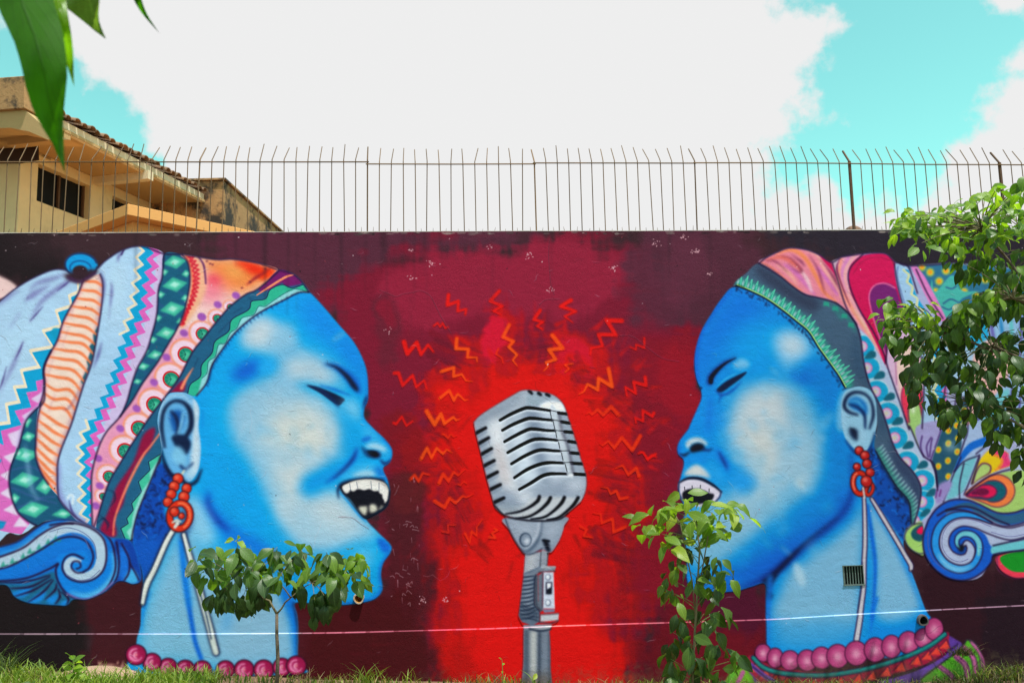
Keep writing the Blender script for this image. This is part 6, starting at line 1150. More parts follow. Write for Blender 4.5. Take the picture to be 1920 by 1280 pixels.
def sheet(name, outline, off, parent, step=.12):
    """a sheet of paint that follows the plaster, cut round the openings"""
    O = np.asarray(outline, float)
    keep = np.r_[True, np.hypot(*np.diff(O, axis=0).T) > .0015]; O = O[keep]
    if np.hypot(*(O[0]-O[-1])) < .0015: O = O[:-1]
    q = []
    for i in range(len(O)):
        a, c = O[i], O[(i+1) % len(O)]; n = max(1, int(np.ceil(np.hypot(*(c-a))/.06)))
        for k in range(n): q.append(a+(c-a)*k/n)
    O = np.array(q); lo, hi = O.min(0), O.max(0)
    V = [Vector((float(x), float(y))) for x, y in O]; E_ = [(i, (i+1) % len(O)) for i in range(len(O))]
    def addpts(P_, closed):
        b_ = len(V); V.extend(Vector((float(x), float(y))) for x, y in P_); n = len(P_)
        for i in range(n if closed else n-1): E_.append((b_+i, b_+(i+1) % n))
    xs = XG[(XG > lo[0]-.06) & (XG < hi[0]+.06)]
    for dz in (.002, -.003):
        if len(xs) > 1 and lo[1] < ledge(xs).max() and hi[1] > ledge(xs).min()-.02: addpts([(x, ledge(x)+dz) for x in xs], False)
    hs = []
    for h in HOLES:
        H_ = np.array(h); c = H_.mean(0)
        if lo[0] < c[0] < hi[0] and lo[1] < c[1] < hi[1]: addpts(h, True); hs.append(h)
    if step:
        gx_, gz_ = np.meshgrid(np.arange(math.ceil(lo[0]/step)*step, hi[0], step), np.arange(math.ceil(lo[1]/step)*step, hi[1], step)); G_ = np.stack([gx_.ravel(), gz_.ravel()], -1)
        if len(G_):
            G_ = G_[inmany(G_, O)]; G_ = G_[np.abs(G_[:, 1]-ledge(G_[:, 0])) > .02] if len(G_) else G_
            V.extend(Vector((float(x), float(y))) for x, y in G_)
    ov, oe, of, *_ = geometry.delaunay_2d_cdt(V, E_, [], 0, 1e-5)
    v = np.array([(p[0], p[1]) for p in ov]); F_ = np.array(of)
    cen = v[F_].mean(1); k = inmany(cen, O)
    for h in hs: k &= ~inmany(cen, h)
    F_ = F_[k]
    if not len(F_): return None
    used = np.unique(F_); mp_ = -np.ones(len(v), int); mp_[used] = np.arange(len(used)); v = v[used]; F_ = mp_[F_]
    Y_ = relief(v[:, 0], v[:, 1])-off
    me = mesh(name, np.stack([v[:, 0], Y_, v[:, 1]], -1), F_)
    bm = bmesh.new(); bm.from_mesh(me); bm.normal_update()
    fl = [f for f in bm.faces if f.normal.y > 0]
    if fl: bmesh.ops.reverse_faces(bm, faces=fl)
    bm.to_mesh(me); bm.free(); setuv(me)
    o = link(name, me, M_mural, parent, smooth=True); me.set_sharp_from_angle(angle=math.radians(18)); return o
def setuv(me):
    L = me.uv_layers.new(name='UVMap'); n = len(me.loops); vi = np.empty(n, np.int32); me.loops.foreach_get('vertex_index', vi)
    co = np.empty(len(me.vertices)*3, np.float32); me.vertices.foreach_get('co', co); co = co.reshape(-1, 3)[vi]
    u = np.stack([(co[:, 0]-WX0)/((TW)/PXM), 1-(WZT-co[:, 2])/(TH/PXM)], -1).astype(np.float32); L.data.foreach_set('uv', u.ravel())

wall = empty('painted_wall', WO, YAW, 'long plastered wall painted with two blue singing faces and a microphone', 'wall')
sheet('plaster_face', [(WX0, -.4), (WX1, -.4), (WX1, WZT), (WX0, WZT)], 0, wall, .10)
WT = .17                                                 # thickness
mb = MB(); n = len(XG)
tv = [(x, float(relief(x, WZT)), WZT) for x in XG]; b0 = len(mb.v)
rt = random.Random(4)
for i, (x, y, z) in enumerate(tv): mb.v += [Vector((x, y, z)), Vector((x, y+.012, z+.006+.002*rt.random())), Vector((x, WT, z+.004))]
for i in range(n-1):
    a = b0+i*3; mb.f += [[a, a+3, a+4, a+1], [a+1, a+4, a+5, a+2]]
mb.v += [Vector(q) for q in ((WX0, WT, -.4), (WX1, WT, -.4), (WX0, 0, -.4), (WX1, 0, -.4), (WX0, 0, WZT), (WX1, 0, WZT), (WX0, WT, WZT+.004), (WX1, WT, WZT+.004))]
k = len(mb.v)-8; mb.f += [[k, k+1, k+7, k+6], [k+2, k, k+6, k+4], [k+1, k+3, k+5, k+7]]
mb.build('wall_core', M_conc, wall)
# sheets of paint, back to front
def T2(pts):
    p_ = np.array(pts, float); X, Z = wallpt(p_[:, 0], p_[:, 1]); return np.stack([np.clip(X, WX0+.02, WX1-.02), np.clip(Z, -.35, WZT-.01)], -1)
PARTS = {}; cnt = {}
# parents first
order = {'painted_woman': 0, 'painted_headscarf': 0, 'painted_necklace': 0, 'painted_microphone': 0}
for i, (nm, par, pts, lab) in enumerate(REG):
    po = wall
    if par:
        base, _, idx = par.partition(':'); idx = int(idx or 0)
        lst = PARTS.get(base, []); po = lst[min(idx, len(lst)-1)] if lst else wall
        if not lst and nm != 'painted_bead': po = PENDING.get(base, wall) if 'PENDING' in globals() else wall
    o = sheet(nm, T2(pts), .0008+.00003*i, None, .12)
    if o is None: continue
    o['_par'] = par or ''; PARTS.setdefault(nm, []).append(o)
    if lab: o['label'] = lab
for nm, lst in PARTS.items():
    for o in lst:
        par = o['_par']; del o['_par']
        if par:
            base, _, idx = par.partition(':'); c = PARTS.get(base, []); o.parent = c[min(int(idx or 0), len(c)-1)] if c else wall
        else: o.parent = wall

M_black = material('dark_hollow', (.02, .018, .02), rough=.95, var=.2)
M_rust = material('rusty_iron', (.12, .062, .035), rough=.75, var=.35, scale=30, bump=.3, bscale=120, metal=.2)
M_vent = material('green_grey_metal', (.13, .17, .16), rough=.5, var=.2, scale=20)
# ventilation grille: recessed box, thin frame, upright slats
vg = empty('ventilation_grille', w2((VENT[0]+VENT[1])/2, 0, VENT[2]), YAW, 'small square ventilation grille with upright slats set into the right woman\'s neck', 'grille')
vw, vh = VENT[1]-VENT[0], VENT[3]-VENT[2]; y0 = float(relief((VENT[0]+VENT[1])/2, VENT[2]+.05))
mb = MB(); mb.v += [Vector(q) for q in ((-vw/2, y0-.002, 0), (vw/2, y0-.002, 0), (vw/2, y0-.002, vh), (-vw/2, y0-.002, vh), (-vw/2, .09, 0), (vw/2, .09, 0), (vw/2, .09, vh), (-vw/2, .09, vh))]
mb.f += [[0, 1, 5, 4], [1, 2, 6, 5], [2, 3, 7, 6], [3, 0, 4, 7], [4, 5, 6, 7]]; link('recess', mesh('recess', mb.v, mb.f), M_black, vg)
mb = MB()
mb.box((0, y0-.003, -.003), (vw+.016, .012, .007)).box((0, y0-.0026, vh+.002), (vw+.012, .006, .005)).box((-vw/2-.002, y0-.0024, vh/2), (.005, .006, vh)).box((vw/2+.002, y0-.0022, vh/2), (.005, .006, vh))
mb.build('frame', M_vent, vg)
for i in range(7):
    m_ = MB(); m_.box((-vw/2+vw*(i+.5)/7, y0+.012, vh/2), (.0055, .010, vh-.002)); m_.build('slat', M_vent, vg)
# pipe stubs
M_pipeL = material('cream_flaking_pipe', (.55, .42, .34), rough=.7, var=.3, scale=30, dark=(.30, .12, .04), dscale=25)
M_pipeI = material('orange_rust_lining', (.62, .26, .04), rough=.7, var=.4, scale=40, dark=(.12, .03, .01), dscale=30, dfac=(.5, .7))
M_pipeD = material('dark_pipe', (.11, .09, .09), rough=.8, var=.3, scale=30)
for (X, Z, r), lab, mo, mi in ((PIPES[0], 'rusty drain pipe stub with cream rim sticking out at the left woman\'s chin', M_pipeL, M_pipeI), (PIPES[1], 'dark open drain pipe stub above the pink bead necklace', M_pipeD, M_black)):
    y0 = float(relief(X, Z)); pp = empty('drain_pipe', w2(X, 0, Z), YAW, lab, 'pipe', 'drain pipe stubs in the painted wall')
    N = 20; v = []; f = []
    prof = [(r+.001, y0+.004), (r+.001, y0-.030), (r*.99, y0-.032), (r*.76, y0-.032), (r*.74, y0-.029), (r*.72, .09)]
    for rr, yy in prof[:4]:
        for k_ in range(N): a = 2*math.pi*k_/N; wob = 1+.05*math.sin(3*a+X); v.append((rr*wob*math.cos(a), yy, rr*wob*math.sin(a)))
    for j in range(3):
        for k_ in range(N): a = j*N+k_; c = j*N+(k_+1) % N; f.append((a, c, c+N, a+N))
    link('pipe_rim', mesh('pipe_rim', v, f), mo, pp, smooth=False)
    v = []; f = []
    for rr, yy in prof[3:]:
        for k_ in range(N): a = 2*math.pi*k_/N; wob = 1+.05*math.sin(3*a+X); v.append((rr*wob*math.cos(a), yy, rr*wob*math.sin(a)))
    for j in range(2):
        for k_ in range(N): a = j*N+k_; c = j*N+(k_+1) % N; f.append((a, a+N, c+N, c))
    f.append(tuple(2*N+k_ for k_ in range(N))); link('pipe_lining', mesh('pipe_lining', v, f), mi, pp)

# ===========================================================================
# SPIKED FENCE on the wall
# ===========================================================================
fence = empty('spiked_fence', w2(0, WT*.5, WZT), YAW, 'rusty iron fence of bent-tipped bars on top of the painted wall', 'fence')
idx = np.arange(-26, 112); pxs = np.interp(idx, [0, 23, 44, 65, 88], [14, 532.7, 1002, 1452.7, 1915.6])
pxs = np.where(idx < 0, 14+idx*22.9, np.where(idx > 88, 1915.6+(idx-88)*19.9, pxs))
pyr = np.interp(pxs, [0, 689, 690, 1002, 1003, 1300, 1310, 1598, 1920, 2400], [304.6, 304.2, 308.2, 308, 306.3, 306.6, 306, 307.2, 309.8, 312])
def wallpt_off(px, py, off):      # on the plane the fence stands in
    d = [cf[i]+cx[i]*((px-960)/FPX)+cu[i]*((640-py)/FPX) for i in range(3)]; t = (DIST+off)/(-sY*d[0]+cY*d[1]); return t*(cY*d[0]+sY*d[1]), t*d[2]+EYE
bX, bZ = wallpt_off(pxs, pyr, WT*.5); bZ = bZ-WZT
rf = random.Random(12)
M_iron = material('weathered_iron_bar', (.16, .09, .045), rough=.7, var=.35, scale=14, bump=.25, bscale=90, metal=.15, dark=(.24, .11, .04), dscale=5, dfac=(.5, .7), rnd=.3)
posts = {64: 0, 71: 1, 85: 1, -13: 1, 99: 1}
joints = {16, 30, 44, 58}
ipost = [int(np.argmin(np.abs(pxs-q))) for q in (1598, 1877)]
barmesh = []
for v_ in range(6):
    h = 1.0; s_ = .0036 if v_ < 5 else .0036
    tip = .152+rf.uniform(-.012, .014); out = .095+rf.uniform(-.02, .02); side = rf.uniform(-.006, .006)
    m_ = MB(); m_.tube([(0, 0, -.62), (0, 0, .018), (side*.2, .010, .034), (side, out, tip)], [s_, s_, s_, s_*.9], 5); me = mesh('bar', m_.v, m_.f); me.materials.append(M_iron); barmesh.append(me)
pm = MB(); pm.box((0, 0, -.30), (.015, .006, .64)).box((-.006, .010, -.30), (.003, .016, .64)); pm.tube([(0, .004, .012), (0, .016, .03), (0, .10, .135)], [.0075, .0075, .0075], 4); pme = mesh('post', pm.v, pm.f); pme.materials.append(M_rust)
sp = MB(); sp.tube([(0, 0, -.03), (0, 0, .012), (.0005, 0, .040)], [.0028, .0026, .0012], 4); sme = mesh('spike', sp.v, sp.f); sme.materials.append(M_iron)
for i in range(len(bX)):
    X, Z = float(bX[i]), float(bZ[i]); ispost = i in ipost
    o = link('post' if ispost else 'bar', pme if ispost else rf.choice(barmesh), None, fence)
    o.location = (X, 0, Z); o.rotation_euler = (rf.gauss(0, .006), rf.gauss(0, .008), rf.gauss(0, .10) if not ispost else 0)
    if idx[i] in joints: o.scale = (1.5, 1, 1)
    if i < len(bX)-1:
        s_ = link('spike', sme, None, fence); s_.location = ((X+float(bX[i+1]))/2+rf.gauss(0, .003), rf.gauss(0, .004)-.01, .006); s_.rotation_euler = (rf.gauss(0, .1), rf.gauss(0, .12), 0); s_.scale.z = rf.uniform(.8, 1.25)
brk = [0]+[i for i in range(len(idx)) if idx[i] in (2-14, 2, 16, 30, 44, 58) or i in ipost]+[len(idx)-1]
brk = sorted(set(brk))
for a, c in zip(brk[:-1], brk[1:]):
    x0, x1 = float(bX[a]), float(bX[c]); za = float(bZ[min(a+1, len(bZ)-1)]); zc = float(bZ[max(c-1, 0)])
    m_ = MB(); m_.tube([(x0-.012, -.006, za), ((x0+x1)/2, -.0055, (za+zc)/2+rf.gauss(0, .002)), (x1+.01, -.006, zc)], .0046, 6); m_.build('rail', M_iron, fence)

# rounded clay cap of something standing behind the wall
wb = empty('clay_dome', at(1599, 430, 7.6)-Vector((0, 0, .25)), 0, 'small rounded brown clay cap just showing above the wall behind the fence', 'cap')
v = []; f = []; R_ = .088
for j in range(8):
    a = j/7*math.pi/2
    for k_ in range(20): t_ = 2*math.pi*k_/20; v.append((R_*math.cos(a)*math.cos(t_), R_*math.cos(a)*math.sin(t_), .20+.082*math.sin(a)))
for j in range(7):
    for k_ in range(20): q = j*20+k_; c = j*20+(k_+1) % 20; f.append((q, c, c+20, q+20))
M_clay = material('brown_clay', (.20, .11, .075), rough=.9, var=.3, scale=20, dark=(.05, .04, .03), dscale=12)
link('cap', mesh('cap', v, f), M_clay, wb, smooth=True)
m_ = MB(); m_.tube([(0, 0, -3.4), (0, 0, .203)], R_*.96, 20); m_.build('pier', M_clay, wb)

# ===========================================================================
# HOUSES behind the wall
# ===========================================================================
ev = ray(1300, 862); eh = Vector((ev.x, ev.y, 0)).normalized(); pv = Vector((eh.y, -eh.x, 0))   # along the eaves; outwards (right)
def houseframe(px, py, h):
    d = ray(px, py); return EYEV+d*(h/d.z)
EAVE = 5.6                                               # height of the eaves above the eye
H0 = houseframe(45, 190, EAVE)                           # near end of the eaves
HB = Vector((H0.x, H0.y, 0)); hz = math.atan2(eh.y, eh.x)
house = empty('cream_house', HB, hz, 'old cream house with tiled roof, deep orange eaves and dark windows behind the fence', 'house')
# local frame: +x along the eaves away from the street, +y into the house (left), z up
def hl(px, py, y):
    """photo point on the vertical plane y=const of the house frame -> (x, z)"""
    d = ray(px, py); n_ = -pv; t_ = (HB+n_*y-EYEV).dot(n_)/d.dot(n_); P_ = EYEV+d*t_; return (P_-HB).dot(eh), P_.z
M_cream = material('cream_render', (.70, .56, .33), rough=.9, var=.18, scale=2, bump=.2, dark=(.36, .27, .17), dscale=1.4, dfac=(.52, .8))
M_fascia = material('pale_fascia', (.66, .56, .40), rough=.85, var=.15, scale=3, dark=(.30, .22, .14), dscale=3, dfac=(.55, .8))
M_soffit = material('warm_soffit', (.46, .30, .14), rough=.9, var=.15, scale=1.5)
M_tile = material('old_roof_tile', (.26, .15, .09), rough=.9, var=.4, scale=6, bump=.4, dark=(.06, .045, .035), dscale=5, rnd=.35)
M_stain = material('stained_concrete', (.40, .22, .10), rough=.95, var=.3, scale=3, bump=.5, bscale=20, dark=(.045, .035, .03), dscale=1.3, dfac=(.45, .58))
M_orange = material('orange_render', (.78, .36, .12), rough=.85, var=.08, scale=2, dark=(.55, .25, .11), dscale=1.2, dfac=(.6, .9))
M_glass = material('dark_window', (.008, .007, .008), rough=.6, var=.1, spec=.1)
xe, ze = hl(385, 376, 0); zt = EYE+EAVE
L_ = xe
W_ = 1.05
# facade openings
o1 = [hl(72, 306, W_), hl(169, 349, W_), hl(165, 413, W_), hl(68, 376, W_)]; o2 = [hl(211, 366, W_), hl(237, 380, W_), hl(235, 398, W_), hl(211, 388, W_)]
wz1, wz0 = o1[0][1], o1[3][1]; wxa, wxb = o1[0][0], o1[1][0]; wxc, wxd = o2[0][0], o2[1][0]+.9; wz2 = o2[2][1]-.55
zs = zt-.19                                              # underside of the eaves
x0w = hl(56, 330, W_)[0]
mb = MB()
def pan(xa, xb, za, zb, y=W_, th=.22): mb.box(((xa+xb)/2, y+th/2, (za+zb)/2), (xb-xa, th, zb-za))
pan(x0w, wxa, 0, zs); pan(wxa, wxb, 0, wz0); pan(wxa, wxb, wz1, zs) if zs > wz1 else None
pan(wxb, wxc, 0, zs); pan(wxc, wxd, 0, wz2); pan(wxc, wxd, min(wz1, zs-.01), zs); pan(wxd, L_-.4, 0, zs)
mb.build('side_wall', M_cream, house)
mb = MB(); mb.box((x0w-.11, W_+3.2, zs/2-.1), (.22, 6.4, zs-.3)); mb.build('front_wall', M_cream, house)
mb = MB(); mb.box((L_-.5, W_+3.2, zs/2), (.2, 6.0, zs)); mb.build('rear_wall', M_cream, house)
for xa, xb, za, zb in ((wxa, wxb, wz0, min(wz1, zs)), (wxc, wxd, wz2, min(wz1, zs))):
    m_ = MB(); m_.box(((xa+xb)/2, W_+.17, (za+zb)/2), (xb-xa-.01, .03, zb-za-.01)); wobj = m_.build('window', M_glass, house)
    m_ = MB()
    for xx in (xa+.02, (xa+xb)/2, xb-.02): m_.box((xx, W_+.13, (za+zb)/2), (.04, .04, zb-za-.02))
    m_.box(((xa+xb)/2, W_+.128, za+.03), (xb-xa-.03, .034, .04))
    fr_ = m_.build('frame', M_rust, wobj)
# eaves: soffit, fascia, cross beam, tiles
m_ = MB(); m_.box((L_/2, W_/2+.45, zt-.155), (L_, W_+1.0, .05)); m_.build('soffit', M_soffit, house)
m_ = MB(); m_.prism([(-.1, -.03, zt-.19), (-.1, .03, zt-.19), (-.1, .03, zt), (-.1, -.03, zt)], (L_+.12, 0, 0)); m_.build('fascia', M_fascia, house)
xb_, _z = hl(270, 340, 0)
m_ = MB(); m_.box((xb_, W_/2-.06, zt-.24), (.16, W_+.16, .17)); m_.build('eaves_beam', M_fascia, house)
xb2, _z = hl(130, 262, 0)
m_ = MB(); m_.box((xb2-.1, W_/2-.02, zt-.235), (.16, W_+.04, .16)); m_.build('eaves_beam', M_soffit, house)
N = 10; v = []; f = []
for j in range(2):
    for k_ in range(N): a = math.pi*k_/(N-1); rr = .085-.015*j; v.append((rr*math.cos(a), j*.46, rr*math.sin(a)*.9+j*.11))
for j in range(2):
    for k_ in range(N): a = math.pi*k_/(N-1); rr = .070-.015*j; v.append((rr*math.cos(a), j*.46, rr*math.sin(a)*.9+j*.11))
for k_ in range(N-1): f += [(k_, k_+1, N+k_+1, N+k_), (2*N+k_+1, 2*N+k_, 3*N+k_, 3*N+k_+1), (k_+1, k_, 2*N+k_, 2*N+k_+1)]
tme = mesh('roof_tile', v, f); tme.materials.append(M_tile)
rh = random.Random(5)
nt_ = int(L_/.185)
m_ = MB(); m_.prism([(0, -.02, zt+.002), (0, 3.4, zt+.80), (0, 3.4, zt+.74), (0, .02, zt-.02)], (L_, 0, 0)); m_.build('roof_deck', M_tile, house)
for i in range(nt_):
    for j in range(3):
        o = link('roof_tile', tme, None, house); o.location = (.09+i*.185+rh.gauss(0, .012), -.13+j*.40+rh.gauss(0, .02), zt+.035+j*.10+rh.gauss(0, .008)); o.rotation_euler = (rh.gauss(.03, .03), rh.gauss(0, .05), rh.gauss(0, .05)); o.scale = (rh.uniform(.85, 1.05),)*3
# the block and the curved beam at the near end of the eaves
def fz(px, py, xx):      # point on the plane x = xx in the house frame -> (y, z)
    d = ray(px, py); P0 = HB+eh*xx; t_ = (P0-EYEV).dot(eh)/d.dot(eh); P_ = EYEV+d*t_; return -(P_-HB).dot(pv), P_.z
xq = -.35
ya, za = fz(46, 203, xq); yb, zb = fz(46, 142, xq); yc, zc = fz(-150, 216, xq); yd, zd = fz(-150, 160, xq)
m_ = MB(); m_.prism([(xq, ya, za), (xq, yc, zc), (xq, yc, zc+(zb-za)), (xq, yb, zb)], (.42, 0, 0)); m_.build('roof_block', M_stain, house, bevel=.01)
pts = [fz(x, y, xq+.06) for x, y in ((46,206),(95,248),(130,262),(90,262),(55,247),(20,240),(-30,241),(-150,252),(-150,212))]
m_ = MB(); m_.prism([(xq+.06, y, z) for y, z in pts], (.30, 0, 0)); m_.build('curved_beam', M_soffit, house)
m_ = MB(); m_.box((x0w-.03, W_+3.2, zs-.02), (1.0, 6.4, .05)); m_.build('soffit', M_soffit, house)
m_ = MB(); pts = [fz(x, y, x0w-.25) for x, y in ((70,262),(72,300),(40,306),(-150,306),(-150,235),(-20,244),(30,246))]
m_.prism([(x0w-.25, y, z) for y, z in pts], (.02, 0, 0)); m_.build('soffit_shade', material('soffit_shade_brown', (.045, .022, .015), rough=.8, var=.3, scale=8), house)  # thin dark brown sheet stands in for the shade under the soffit

# lower orange building
C0 = at(240, 382, 11.0); dl = Vector((-.759, .651, 0)).normalized(); dr_ = ray(2248, 866); dr_ = Vector((dr_.x, dr_.y, 0)).normalized(); dl = Vector((-dr_.y, dr_.x, 0))
ob2 = empty('orange_outbuilding', (C0.x, C0.y, 0), math.atan2(dr_.y, dr_.x), 'low orange rendered building with projecting flat roof slab in front of the cream house', 'building')
m_ = MB(); m_.box((2.0, 1.9, C0.z-.075), (4.0, 3.8, .15)); m_.build('roof_slab', M_orange, ob2, bevel=.006)
m_ = MB(); m_.box((2.05, 1.97, (C0.z-.155)/2), (3.7, 3.5, C0.z-.155)); m_.build('wall', M_orange, ob2)
# stained block beyond the eaves
C1 = at(420, 338, 17.6); d1 = ray(982, 866); d1 = Vector((d1.x, d1.y, 0)).normalized()
sb = empty('stained_concrete_block', (C1.x, C1.y, 0), math.atan2(d1.y, d1.x), 'mould-stained flat concrete box behind the right end of the tiled eaves', 'building')
m_ = MB(); m_.box((2.2, 1.4, C1.z/2), (4.4, 2.8, C1.z)); m_.build('wall', M_stain, sb, bevel=.02)
m_ = MB(); m_.box((2.2, 1.4, C1.z+.02), (4.5, 2.9, .04)); m_.build('roof_slab', M_stain, sb)

# ===========================================================================
# PLANTS
# ===========================================================================
def leafmat(name, col, col2, dark_rib=False, gloss=.38, tr=.5):
    m = bpy.data.materials.new(name); m.use_nodes = True; nt = m.node_tree; nt.nodes.clear(); b = NB(nt)
    u = b.n('ShaderNodeUVMap'); s_ = b.n('ShaderNodeSeparateXYZ'); b.l(u.outputs[0], s_.inputs[0]); oi = b.n('ShaderNodeObjectInfo'); at_ = b.n('ShaderNodeAttribute', attribute_name='tint')
    rnd = b.math('FRACT', b.math('ADD', oi.outputs['Random'], b.math('MULTIPLY', at_.outputs['Fac'], 7.31)))
    c = b.mix(rnd, tuple(col), tuple(col2))
    t = b.n('ShaderNodeTexCoord'); nz = b.n('ShaderNodeTexNoise', i_Scale=30.0, i_Detail=4.0); b.l(t.outputs['Object'], nz.inputs['Vector'])
    c = b.mix(b.math('MULTIPLY', b.smooth(nz.outputs['Fac'], .42, .75), .45), c, tuple(x*.55 for x in col))
    # midrib and side veins paler
    ax = b.math('ABSOLUTE', b.math('SUBTRACT', s_.outputs['X'], .5)); mid = b.math('SUBTRACT', 1.0, b.math('MULTIPLY', ax, 26.0), clamp=True)
    vv = b.math('ABSOLUTE', b.math('SUBTRACT', b.math('FRACT', b.math('MULTIPLY', b.math('SUBTRACT', s_.outputs['Y'], b.math('MULTIPLY', ax, .75)), 8.0)), .5)); vein = b.math('SUBTRACT', 1.0, b.math('MULTIPLY', vv, 9.0), clamp=True)
    vn = b.math('MAXIMUM', b.math('MULTIPLY', mid, .8), b.math('MULTIPLY', vein, .28)); c = b.mix(b.math('MULTIPLY', vn, .5), c, tuple(x*.25 for x in col2) if dark_rib else tuple(min(1, x*2.0+.03) for x in col2))
    bp = b.n('ShaderNodeBump', i_Strength=.5, i_Distance=.002); b.l(b.math('SUBTRACT', b.math('MULTIPLY', nz.outputs['Fac'], .6), vn), bp.inputs['Height'])
    p = b.n('ShaderNodeBsdfPrincipled', i_Roughness=gloss); p.inputs['Specular IOR Level'].default_value = .4; b.l(c, p.inputs['Base Color']); b.l(bp.outputs[0], p.inputs['Normal'])
    tl = b.n('ShaderNodeBsdfTranslucent'); tcx = b.mix(1.0, c, (1.5, 1.75, .40), 'MULTIPLY'); b.l(tcx, tl.inputs['Color'])
    mx = b.n('ShaderNodeMixShader', i_Fac=tr); b.l(p.outputs[0], mx.inputs[1]); b.l(tl.outputs[0], mx.inputs[2]); o = b.n('ShaderNodeOutputMaterial'); b.l(mx.outputs[0], o.inputs['Surface'])
    return m
M_leafA = leafmat('leaf_mid_green', (.055, .115, .018), (.095, .175, .028), tr=.4)
M_leafB = leafmat('leaf_bright_green', (.11, .21, .022), (.19, .30, .030), tr=.48)
M_leafC = leafmat('leaf_dark_green', (.026, .058, .016), (.050, .098, .022), tr=.30)
M_leafY = leafmat('leaf_bright_yellow_green', (.24, .36, .030), (.34, .44, .045), tr=.52)
M_leafF = leafmat('leaf_near_camera', (.040, .155, .003), (.046, .17, .003), tr=.62, gloss=.7, dark_rib=True)
M_stem = material('green_brown_stem', (.16, .13, .07), rough=.8, var=.3, scale=30)
M_stemg = material('green_stem', (.13, .19, .05), rough=.7, var=.3, scale=30)
M_bark = material('grey_brown_bark', (.15, .11, .08), rough=.9, var=.35, scale=20, bump=.6)

def leafmesh(mat, width=.52, droop=.25, fold=.16, curl=.0, nL=6, wav=.0, seed=0):
    """unit leaf along +Y, face up +Z, pointed oval, folded on the midrib"""
    rs = random.Random(seed); v = []; uvs = []; f = []
    prof = [0.03, .52, .88, 1.0, .90, .54, .0]
    for i in range(nL+1):
        t = i/nL; wd = width*.5*prof[i]; y = t; z = -droop*t*t+curl*math.sin(t*3.1)
        zz = fold*wd/width*2*.5
        wv = wav*math.sin(i*2.2+seed)
        for sgn, u in ((-1, 0), (-.5, .25), (0, .5), (.5, .75), (1, 1)):
            v.append((sgn*wd, y*(1-droop*droop*.3)-abs(sgn)*wd*.12, z+abs(sgn)*zz+wv*abs(sgn)*sgn*.06-abs(sgn)**2*.03*width)); uvs.append((.5+sgn*.5*max(prof[i], .1), t))
    for i in range(nL):
        for k in range(4): a = i*5+k; f.append((a, a+1, a+6, a+5))
    me = mesh('leaf', v, f); me.materials.append(mat); L = me.uv_layers.new(name='UVMap')
    for lp in me.loops: L.data[lp.index].uv = uvs[lp.vertex_index]
    me.polygons.foreach_set('use_smooth', [True]*len(me.polygons)); return me
LM = {}
def leaves_of(mat):
    if mat.name not in LM: LM[mat.name] = [leafmesh(mat, .50+.07*(i % 3), .12+.16*(i % 4), .10+.10*(i % 3), .03*(i % 2), wav=.5*(i % 2), seed=i) for i in range(8)]
    return LM[mat.name]
def place_leaf(parent, mat, base, direction, size, rs, up=Vector((0, -.55, .84)), roll=.4, name='leaf'):
    d = Vector(direction).normalized(); u = (up-d*up.dot(d)); u = u.normalized() if u.length > .05 else d.orthogonal().normalized()
    u = Matrix.Rotation(rs.gauss(0, roll), 3, d) @ u; s_ = d.cross(u)
    M_ = Matrix((s_, d, u)).transposed().to_4x4(); o = bpy.data.objects.new(name, rs.choice(leaves_of(mat))); COL.objects.link(o)
    o.parent = parent; o.matrix_local = Matrix.Translation(Vector(base)) @ M_ @ Matrix.Diagonal((size, size, size, 1)); return o
def bezier(a, c, bend, n=6):
    a, c = Vector(a), Vector(c); m_ = (a+c)/2+Vector(bend); return [a*(1-t)**2+m_*2*t*(1-t)+c*t*t for t in [i/(n-1) for i in range(n)]]
def cluster(root, c, n, size, mats, rs, droop=.3, spread=1.0, pet=.35, face=None):
    """a spray of leaves round the end of a twig"""
    a0 = rs.uniform(0, 6.28)
    for i in range(n):
        a = a0+2*math.pi*i/n+rs.gauss(0, .35); el = rs.gauss(-droop, .35)
        d = Vector((math.cos(a)*math.cos(el), math.sin(a)*math.cos(el), math.sin(el)))
        b_ = Vector(c)+d*size*pet*rs.uniform(.3, 1)*spread+Vector((0, 0, rs.gauss(0, size*.25)))
        d2 = (d+Vector((0, 0, -droop*.6))).normalized()
        place_leaf(root, mats(b_, i), b_, d2, size*rs.uniform(.72, 1.15), rs)

# --- small tree in front of the left woman's jaw
YA = 5.15
rs_ = random.Random(31)
base = at(519, 1272, YA); tA = empty('young_tree', base, 0, 'thin forked young tree with flat leafy crown in front of the left woman\'s jaw', 'tree')
loc = lambda px, py, Y: at(px, py, Y)-base
fork = loc(519, 1150, YA)
m_ = MB(); m_.tube([(0, 0, -.1), loc(521, 1230, YA), loc(519, 1190, YA), fork], [.0125, .011, .010, .009], 8); m_.build('trunk', M_bark, tA, smooth=True)
cl = [(372,1045),(392,1068),(405,1100),(428,1062),(445,1038),(440,1092),(465,1065),(478,1040),(492,1082),(505,1052),(520,1025),(530,1078),(548,1050),(560,1092),(590,1068),(598,1102),(612,1035),(622,1072),(630,1108),(650,1048),(662,1076),(674,1050),(420,1110),(470,1108),(590,1125),(610,1120),(455,1120),(490,1100),(400,1040),(565,1030)]
subs = [loc(495, 1122, YA), loc(545, 1120, YA-.05), loc(470, 1095, YA+.08), loc(585, 1092, YA), loc(520, 1090, YA-.1), loc(440, 1080, YA-.05), loc(625, 1080, YA+.05)]
m_ = MB(); m_.tube([fork, loc(512, 1138, YA), loc(505, 1125, YA), subs[0]], [.008, .007, .006, .005], 6); m_.tube([fork, loc(528, 1140, YA), loc(535, 1128, YA), subs[1]], [.007, .006, .005, .005], 6)
